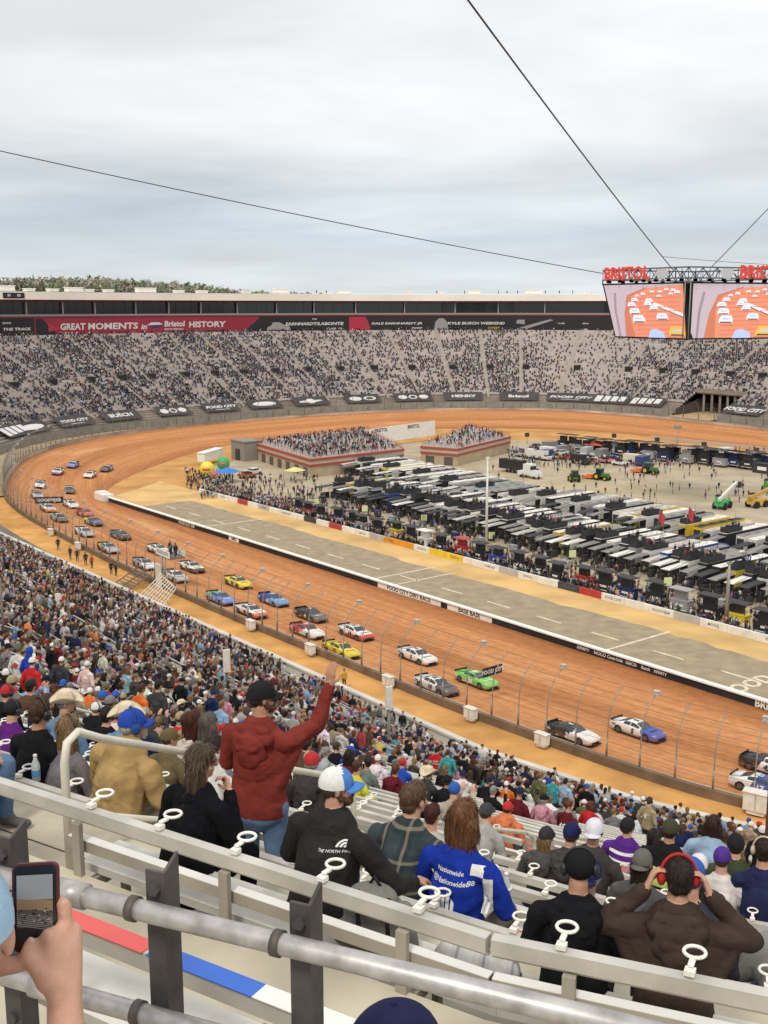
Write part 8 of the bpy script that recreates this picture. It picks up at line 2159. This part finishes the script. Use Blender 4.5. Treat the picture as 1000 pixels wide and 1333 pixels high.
truckish(at(690, 622), RZ_S, (.68, .68, .66), 'white semi tractor unit behind the haulers', 'semi_tractor'); truckish(at(716, 594), RZ_S + .1, (.70, .66, .62), 'white ambulance with a red stripe in the yard', 'ambulance'); truckish(at(706, 599), RZ_S, (.68, .66, .62), 'white van beside the ambulance', 'box_van')
truckish(at(770, 604), RZ_S + .5, (.30, .10, .09), 'maroon car left of the orange implements', 'car'); truckish(at(790, 603), RZ_S + .4, (.60, .22, .18), 'salmon car in the yard beside the white cars', 'car'); truckish(at(808, 606), RZ_S + .3, (.66, .64, .60), 'white car in the yard behind the tractors', 'car'); truckish(at(826, 604), RZ_S + .2, (.66, .60, .48), 'cream van in the yard behind the right tractor', 'box_van')
KC = [('white', (.66, .64, .60)), ('silver', (.40, .40, .40)), ('black', (.03, .03, .03)), ('dark blue', (.04, .06, .18)), ('red', (.42, .05, .04)), ('grey', (.20, .20, .20))]
PXS = sorted(ri.uniform(668, 1000) if i % 3 else ri.uniform(668, 770) for i in range(34))
for i, px in enumerate(PXS):
    py = ri.uniform(583, 603) + (px - 668) * .022; nm_, c = KC[ri.randrange(6)]; kd = ['car', 'pickup', 'box_van'][i % 3]
    truckish(at(px, py), ri.choice([RZ_S, RZ_N]) + ri.uniform(-.3, .3), c, '%s %s in the line across the far yard, %s' % (nm_, kd.replace('_', ' '), nth(i, 34)), kd)['group'] = 'vehicles parked across the far yard'
t = hauler(at(652, 613).dot(S51), at(652, 613).dot(N51), 'black', None, False, 'black covered truck standing crosswise behind the haulers', L_=9); t.rotation_euler = (0, 0, RZ_S + .1)
def tractor(p, rz, c, imp, label):
    t = empty('tractor', p, rz); m = mat('tractor_%.2f' % c[1], c, .5, var=.1); mb = MB(); mb.box((.9, 0, 1.35), (2.4, .95, .9)); mb.box((-.5, 0, 1.0), (1.2, 1.3, .5)); mb.build('bonnet', m, t)
    mb = MB(); mb.box((-.55, 0, 2.15), (1.4, 1.5, 1.3)); mb.build('cab', GL, t); mb = MB(); mb.box((-.55, 0, 2.86), (1.7, 1.7, .14)); mb.build('cab_roof', m, t)
    for x, y, r in ((-.8, -.95, .95), (-.8, .95, .95), (1.6, -.8, .6), (1.6, .8, .6)): mb = MB(); mb.tube([(x, y - .25, r), (x, y + .25, r)], r, n=18, sm=False); w_ = mb.build('wheel', RUB, t); m2 = MB(); m2.tube([(x, y - .27, r), (x, y + .27, r)], r * .5, n=12, sm=False); m2.build('rim', mat('rim_yellow', (.6, .45, .05), .6), w_)
    if imp: mb = MB(); mb.box((-3.6, 0, .55), (2.8, 2.6, .5)); mb.box((-2.2, 0, .8), (1.2, .3, .3)); mb.box((-3.2, 0, .95), (1.2, 1.8, .4)); mb.build('mower_deck', mat('implement_orange', (.62, .16, .05), .6, var=.12), t)
    tag(t, label, 'tractor', 'tractors in the infield yard')
tractor(at(783, 625), RZ_S * 1 + .1, (.06, .20, .05), True, 'green tractor towing an orange implement, left one of two'); tractor(at(846, 617), RZ_S + .1, (.05, .19, .05), True, 'green tractor towing an orange implement, right one of two'); tractor(at(747, 627), RZ_S + 2.6, (.50, .20, .08), False, 'orange tractor left of the green ones')
def loader(p, rz, c, c2, label, kind):
    t = empty(kind, p, rz); m = mat(kind + '_paint', c, .5, var=.1); mb = MB(); mb.box((0, 0, 1.3), (4.2, 2.1, 1.1)); mb.box((-1.3, .3, 2.2), (1.5, 1.2, 1.0)); mb.build('body', m, t)
    for x in (-1.4, 1.5):
        for y in (-1.15, 1.15): mb = MB(); mb.tube([(x, y - .25, .75), (x, y + .25, .75)], .75, n=16, sm=False); mb.build('wheel', RUB, t)
    mb = MB(); mb.beam((-2.6, -.2, 2.2), (7.5, -.2, 4.6), .6, .7); mb.build('boom', mat('boom_' + ('cream' if c2[0] > .5 else 'ochre'), c2, .5), t); mb = MB(); mb.box((7.9, -.2, 4.2), (.5, 1.8, 1.3)); mb.box((7.4, -.2, 4.3), (1.0, .3, .4)); mb.build('fork_head', M_AWN['black'] if kind != 'wheel_loader' else m, t)
    mb = MB(); mb.box((-.8, .5, 2.4), (1.4, 1.1, 1.3)); mb.build('cab', GL, t); tag(t, label, kind.replace('_', ' '))
loader(at(940, 662), RZ_N + .25 + math.pi * 0, (.05, .38, .12), (.62, .60, .52), 'green telescopic handler with a long cream boom', 'telehandler'); loader(at(985, 660), RZ_N - .1, (.58, .36, .08), (.45, .28, .06), 'ochre wheel loader beside the green handler', 'wheel_loader'); loader(at(1002, 640), RZ_N + .3, (.06, .30, .10), (.06, .30, .10), 'green machine cut by the right edge beyond the loader', 'lift_machine')
o = MB(); p = at(995, 616); o.box(p + Vector((0, 0, 1.2)), (5.5, 2.4, 2.4), RZ_S); o.box(p + Vector((0, 0, 2.5)), (5.7, 2.6, .2), RZ_S); q = o.build('trailer', M_AWN['black']); m2 = MB(); m2.box(p + Vector((0, 0, 1.3)) - N51 * 1.22, (2.6, .05, .9), RZ_S); m2.build('logo_panel', M_WHITE, q); tag(q, 'small black trailer with a white badge at the right edge of the yard', 'trailer')
# inflatables, tents and parasols by the turn
def canopy(p, w, c, label, h=2.6):
    t = empty('pop_up_tent', p, RZ_S + .3); mb = MB(); V = [(-w, -w, h), (w, -w, h), (w, w, h), (-w, w, h), (0, 0, h + w * .45)]; mb.add(V, [(0, 1, 4), (1, 2, 4), (2, 3, 4), (3, 0, 4), (3, 2, 1, 0)]); mb.build('roof_cloth', mat('tent_%.2f_%.2f' % (c[0], c[2]), c, .7), t); mb = MB()
    for x in (-w, w):
        for y in (-w, w): mb.tube([(x * .97, y * .97, 0), (x * .97, y * .97, h)], .06, n=5)
    mb.build('frame_legs', M_STEEL, t); tag(t, label, 'tent')
canopy(at(296, 628), 2.6, (.05, .18, .52), 'bright blue pop up tent at the left end of the garage area'); canopy(at(384, 626), 2.0, (.62, .58, .22), 'pale yellow parasol tent before the packed garage'); canopy(at(765, 587), 2.6, (.66, .62, .56), 'white pop up tent at the far side of the yard'); canopy(at(776, 590), 3.0, (.50, .10, .06), 'red rounded tent beside the white tent on the far side'); canopy(at(822, 690), 2.2, (.66, .63, .58), 'white peaked tent roof among the haulers')
def blob(p, r, c, label): 
    t = empty('inflatable', p); mb = MB(); mb.ball((0, 0, r * 1.15), (r, r * .8, r * 1.05), 18, 12); mb.build('balloon', mat('inflatable_%.2f' % c[1], c, .45), t); mb = MB(); mb.box((0, 0, .15), (r * 1.2, r, .3)); mb.build('base', M_AWN['black'], t); mb = MB(); mb.ball((0, -r * .55, r * 1.2), (r * .62, r * .3, r * .3), 12, 8); mb.build('emblem', mat('emblem_red', (.55, .12, .06), .5), t); tag(t, label, 'inflatable')
blob(at(270, 622), 1.9, (.70, .62, .06), 'big yellow inflatable ball with a red emblem at the turn'); blob(at(291, 613), 1.7, (.05, .35, .12), 'green inflatable beside the yellow ball'); blob(at(279, 624), 1.0, (.60, .10, .05), 'small red inflatable between yellow and green ones')
mb = MB(); a_, b_ = at(262, 606), at(286, 600); mb.beam(a_ + Vector((0, 0, 2)), b_ + Vector((0, 0, 2.4)), 2.2, 2.0); mb.beam(a_ + Vector((0, 0, 3.3)) , b_ + Vector((0, 0, 3.6)), 2.5, .3); tag(mb.build('display_trailer', M_WHITE), 'white display trailer behind the inflatables', 'trailer')
# flags over the haulers
for px, py, lab in ((855, 695, 'red flag on a pole above the white hauler roofs, left one'), (893, 690, 'red flag on a leaning pole above the white hauler roofs, right one')):
    p = at(px, py, 4.2); t = empty('flag_pole', p); mb = MB(); mb.tube([(0, 0, 0), (.4, 0, 4.6)], .04, n=5); mb.build('mast', M_STEEL, t); mb = MB(); n_ = 8
    for j in range(n_): x0, x1 = j / n_ * .9, (j + 1) / n_ * .9; f_ = lambda x: .25 * math.sin(x * 7.0); mb.quad((.25 + x0, f_(x0), 2.2 - x0 * 1.1), (.25 + x1, f_(x1), 2.2 - x1 * 1.1), (.38 + x1, f_(x1), 4.2 - x1 * 1.3), (.38 + x0, f_(x0), 4.2 - x0 * 1.3))
    mb.build('flag_cloth', mat('flag_red', (.48, .06, .07), .8, var=.3, scale=2), t); tag(t, lab, 'flag')
# dark pit equipment on the far side, each a cart
for i in range(30):
    p = at(735 + i * 9.2 + ri.uniform(-2, 2), 585 + i * .95 + ri.uniform(-2, 3)); pit_box(p.dot(S51), p.dot(N51), ['black', 'black', 'grey', 'black', 'navy'][i % 5], '%s cart in the dark row along the far side, %s' % (['black', 'black', 'grey', 'black', 'navy'][i % 5], nth(i, 30)), 1.45)
# stacks of tyres and tool chests scattered by the front awnings
for i in range(18):
    s = -192 + i * 6.6 + ri.uniform(-1.5, 1.5); p = inb(s, 136.5 + ri.uniform(-2.5, 1.0) - 4 * i / 18); mb = MB(); c = ri.choice(['black', 'black', 'grey', 'navy']); mb.box(p + Vector((0, 0, .75)), (1.5, .8, 1.1), RZ_S + ri.uniform(-.4, .4)); mb.box(p + Vector((0, 0, 1.35)), (1.6, .9, .08), RZ_S); q = mb.build('tool_chest', mat('hauler_' + c, HC[c], .5)); m2 = MB(); m2.tube([p + Vector((.3, .3, 0)), p + Vector((.3, .3, .16))], .5, n=10); m2.build('castor_base', RUB, q); tag(q, 'dark tool chest standing in front of the hauler awnings', 'tool chest', 'tool chests in front of the haulers')
# people of the infield: one crowd
items = []; LODS = LOD_B
PWI = np.array([26, 14, 8, 4, 14, 12, 4, 2, 7, 5, 2.2, 1.2, 2, 3, 3, 1, 2.5, .6, .6, 1.5]); PWI = PWI / PWI.sum()
for p in roofspots: items.append((p, ri.uniform(0, 6.3), LODS, .92, ri.random() < .7))
for i in range(1500):
    s = S_PL + abs(ri.gauss(0, 1)) * 70 if ri.random() < .55 else ri.uniform(S_PL, S_PL + 150); n = NP + 1.0 + abs(ri.gauss(0, 3.2)); p = inb(s, n); 
    if proj(p)[0] < 1050: items.append((p, ri.uniform(0, 6.3), LODS, .92, True))
for i in range(150): p = at(ri.uniform(258, 420), ri.uniform(622, 650)); items.append((p, ri.uniform(0, 6.3), LODS, .92, True))
for i in range(130): p = at(ri.uniform(240, 300), ri.uniform(615, 640)); items.append((p, ri.uniform(0, 6.3), LODS, .92, True))
for s, n in deckpos:
    for _ in range(ri.randint(3, 9)): items.append((inb(s + ri.uniform(-.7, .7), n + ri.uniform(.5, 4.6), 3.65), ri.uniform(0, 6.3), LODS, .9, True))
for i in range(380): p = inb(ri.uniform(-205, -60), ri.uniform(NP + 6, 141)); items.append((p, ri.uniform(0, 6.3), LODS, .92, True))
for i in range(520): p = at(ri.uniform(660, 1000), ri.uniform(582, 606) + 4); items.append((p, ri.uniform(0, 6.3), LODS, .92, True))
for i in range(130): p = at(ri.uniform(640, 1000), ri.uniform(600, 655)); items.append((p, ri.uniform(0, 6.3), LODS, .92, True))
PW_ = PW; o = crowd_mesh('crowd', items, M_CROWD, 1.0, PWI); o['label'] = 'pit crews and guests crowding the infield and the garage roofs'
# ------------------------------------------------------------------ camera, sky, sun
cam = bpy.data.cameras.new('camera'); co = bpy.data.objects.new('camera', cam); COL.objects.link(co); SC.camera = co
co.location = (0, 0, EYE); co.rotation_euler = (math.pi / 2 - TH, 0, 0)
cam.sensor_fit = 'VERTICAL'; cam.sensor_height = 24.0; cam.lens = 24.0 * FPX / 1333.0
cam.clip_start = 0.05; cam.clip_end = 9000
w = bpy.data.worlds.new('World'); SC.world = w; w.use_nodes = True
N = w.node_tree.nodes; L = w.node_tree.links; N.clear()
out = N.new('ShaderNodeOutputWorld'); bg1 = N.new('ShaderNodeBackground'); bg2 = N.new('ShaderNodeBackground'); mixs = N.new('ShaderNodeAddShader')
sky = N.new('ShaderNodeTexSky'); sky.sky_type = 'NISHITA'; sky.sun_disc = False; sky.sun_elevation = R(52); sky.sun_rotation = R(200)
L.new(sky.outputs['Color'], bg1.inputs['Color']); bg1.inputs['Strength'].default_value = 0.015
tc = N.new('ShaderNodeTexCoord'); sep = N.new('ShaderNodeSeparateXYZ'); L.new(tc.outputs['Generated'], sep.inputs['Vector'])
# cloud deck: project the direction on a flat layer
mxz = N.new('ShaderNodeMath'); mxz.operation = 'MAXIMUM'; mxz.inputs[1].default_value = 0.0; L.new(sep.outputs['Z'], mxz.inputs[0])
ad = N.new('ShaderNodeMath'); ad.operation = 'ADD'; ad.inputs[1].default_value = 0.10; L.new(mxz.outputs[0], ad.inputs[0])
dx = N.new('ShaderNodeMath'); dx.operation = 'DIVIDE'; L.new(sep.outputs['X'], dx.inputs[0]); L.new(ad.outputs[0], dx.inputs[1])
dy = N.new('ShaderNodeMath'); dy.operation = 'DIVIDE'; L.new(sep.outputs['Y'], dy.inputs[0]); L.new(ad.outputs[0], dy.inputs[1])
cb = N.new('ShaderNodeCombineXYZ'); L.new(dx.outputs[0], cb.inputs['X']); L.new(dy.outputs[0], cb.inputs['Y'])
def noise(sc, det, rough, off):
    mp = N.new('ShaderNodeMapping'); mp.inputs['Location'].default_value = off; mp.inputs['Scale'].default_value = (sc, sc * 1.25, 1); L.new(cb.outputs['Vector'], mp.inputs['Vector'])
    n = N.new('ShaderNodeTexNoise'); n.inputs['Scale'].default_value = 1; n.inputs['Detail'].default_value = det; n.inputs['Roughness'].default_value = rough
    n.inputs['Distortion'].default_value = 0.4
    L.new(mp.outputs['Vector'], n.inputs['Vector']); return n
na = noise(0.42, 7, 0.52, (1.3, 0.2, 0)); nb = noise(1.3, 6, 0.5, (4.0, 2.0, 0))
# height gradient of the overcast: pale at the horizon, blue grey band, bright veil above
rp = N.new('ShaderNodeValToRGB'); wz = N.new('ShaderNodeMath'); wz.operation = 'MULTIPLY_ADD'; wz.inputs[1].default_value = .11; L.new(na.outputs['Fac'], wz.inputs[0]); wo = N.new('ShaderNodeMath'); wo.operation = 'ADD'; wo.inputs[1].default_value = -.055; L.new(sep.outputs['Z'], wo.inputs[0]); L.new(wo.outputs[0], wz.inputs[2]); L.new(wz.outputs[0], rp.inputs['Fac'])
cr = rp.color_ramp; cr.elements[0].position = 0.0; cr.elements[0].color = (0.54, 0.58, 0.62, 1); cr.elements[1].position = 1.0; cr.elements[1].color = (0.74, 0.735, 0.725, 1)
for pos, c in ((0.03, (0.49, 0.53, 0.57)), (0.065, (0.39, 0.435, 0.49)), (0.105, (0.46, 0.485, 0.51)), (0.145, (0.59, 0.592, 0.592)), (0.20, (0.67, 0.665, 0.655)), (0.28, (0.74, 0.735, 0.725))):
    e = cr.elements.new(pos); e.color = (*c, 1)
m1 = N.new('ShaderNodeMapRange'); m1.inputs['From Min'].default_value = 0.35; m1.inputs['From Max'].default_value = 0.68; m1.inputs['To Min'].default_value = 0.80; m1.inputs['To Max'].default_value = 1.13; L.new(na.outputs['Fac'], m1.inputs['Value'])
m2 = N.new('ShaderNodeMapRange'); m2.inputs['From Min'].default_value = 0.3; m2.inputs['From Max'].default_value = 0.7; m2.inputs['To Min'].default_value = 0.95; m2.inputs['To Max'].default_value = 1.05; L.new(nb.outputs['Fac'], m2.inputs['Value'])
mm = N.new('ShaderNodeMath'); mm.operation = 'MULTIPLY'; L.new(m1.outputs[0], mm.inputs[0]); L.new(m2.outputs[0], mm.inputs[1])
sc = N.new('ShaderNodeVectorMath'); sc.operation = 'SCALE'; L.new(rp.outputs['Color'], sc.inputs[0]); L.new(mm.outputs[0], sc.inputs['Scale'])
L.new(sc.outputs['Vector'], bg2.inputs['Color']); bg2.inputs['Strength'].default_value = 1.06
L.new(bg1.outputs[0], mixs.inputs[0]); L.new(bg2.outputs[0], mixs.inputs[1]); L.new(mixs.outputs[0], out.inputs['Surface'])
sl = bpy.data.lights.new('sun', 'SUN'); so = bpy.data.objects.new('sun', sl); COL.objects.link(so)
sl.energy = 1.5; sl.angle = R(10); sl.color = (1.0, 0.94, 0.84)
so.rotation_euler = (R(90 - 52), 0, R(-20)); so.location = (0, -50, 150)
vs_ = SC.view_settings; vs_.view_transform = 'Standard'; vs_.look = 'None'; vs_.gamma = 1; vs_.use_curve_mapping = False; vs_.exposure = 0.36
SC.render.resolution_x = 768; SC.render.resolution_y = 1024
SC.cycles.max_bounces = 5; SC.cycles.diffuse_bounces = 3; SC.cycles.glossy_bounces = 2; SC.cycles.transparent_max_bounces = 8
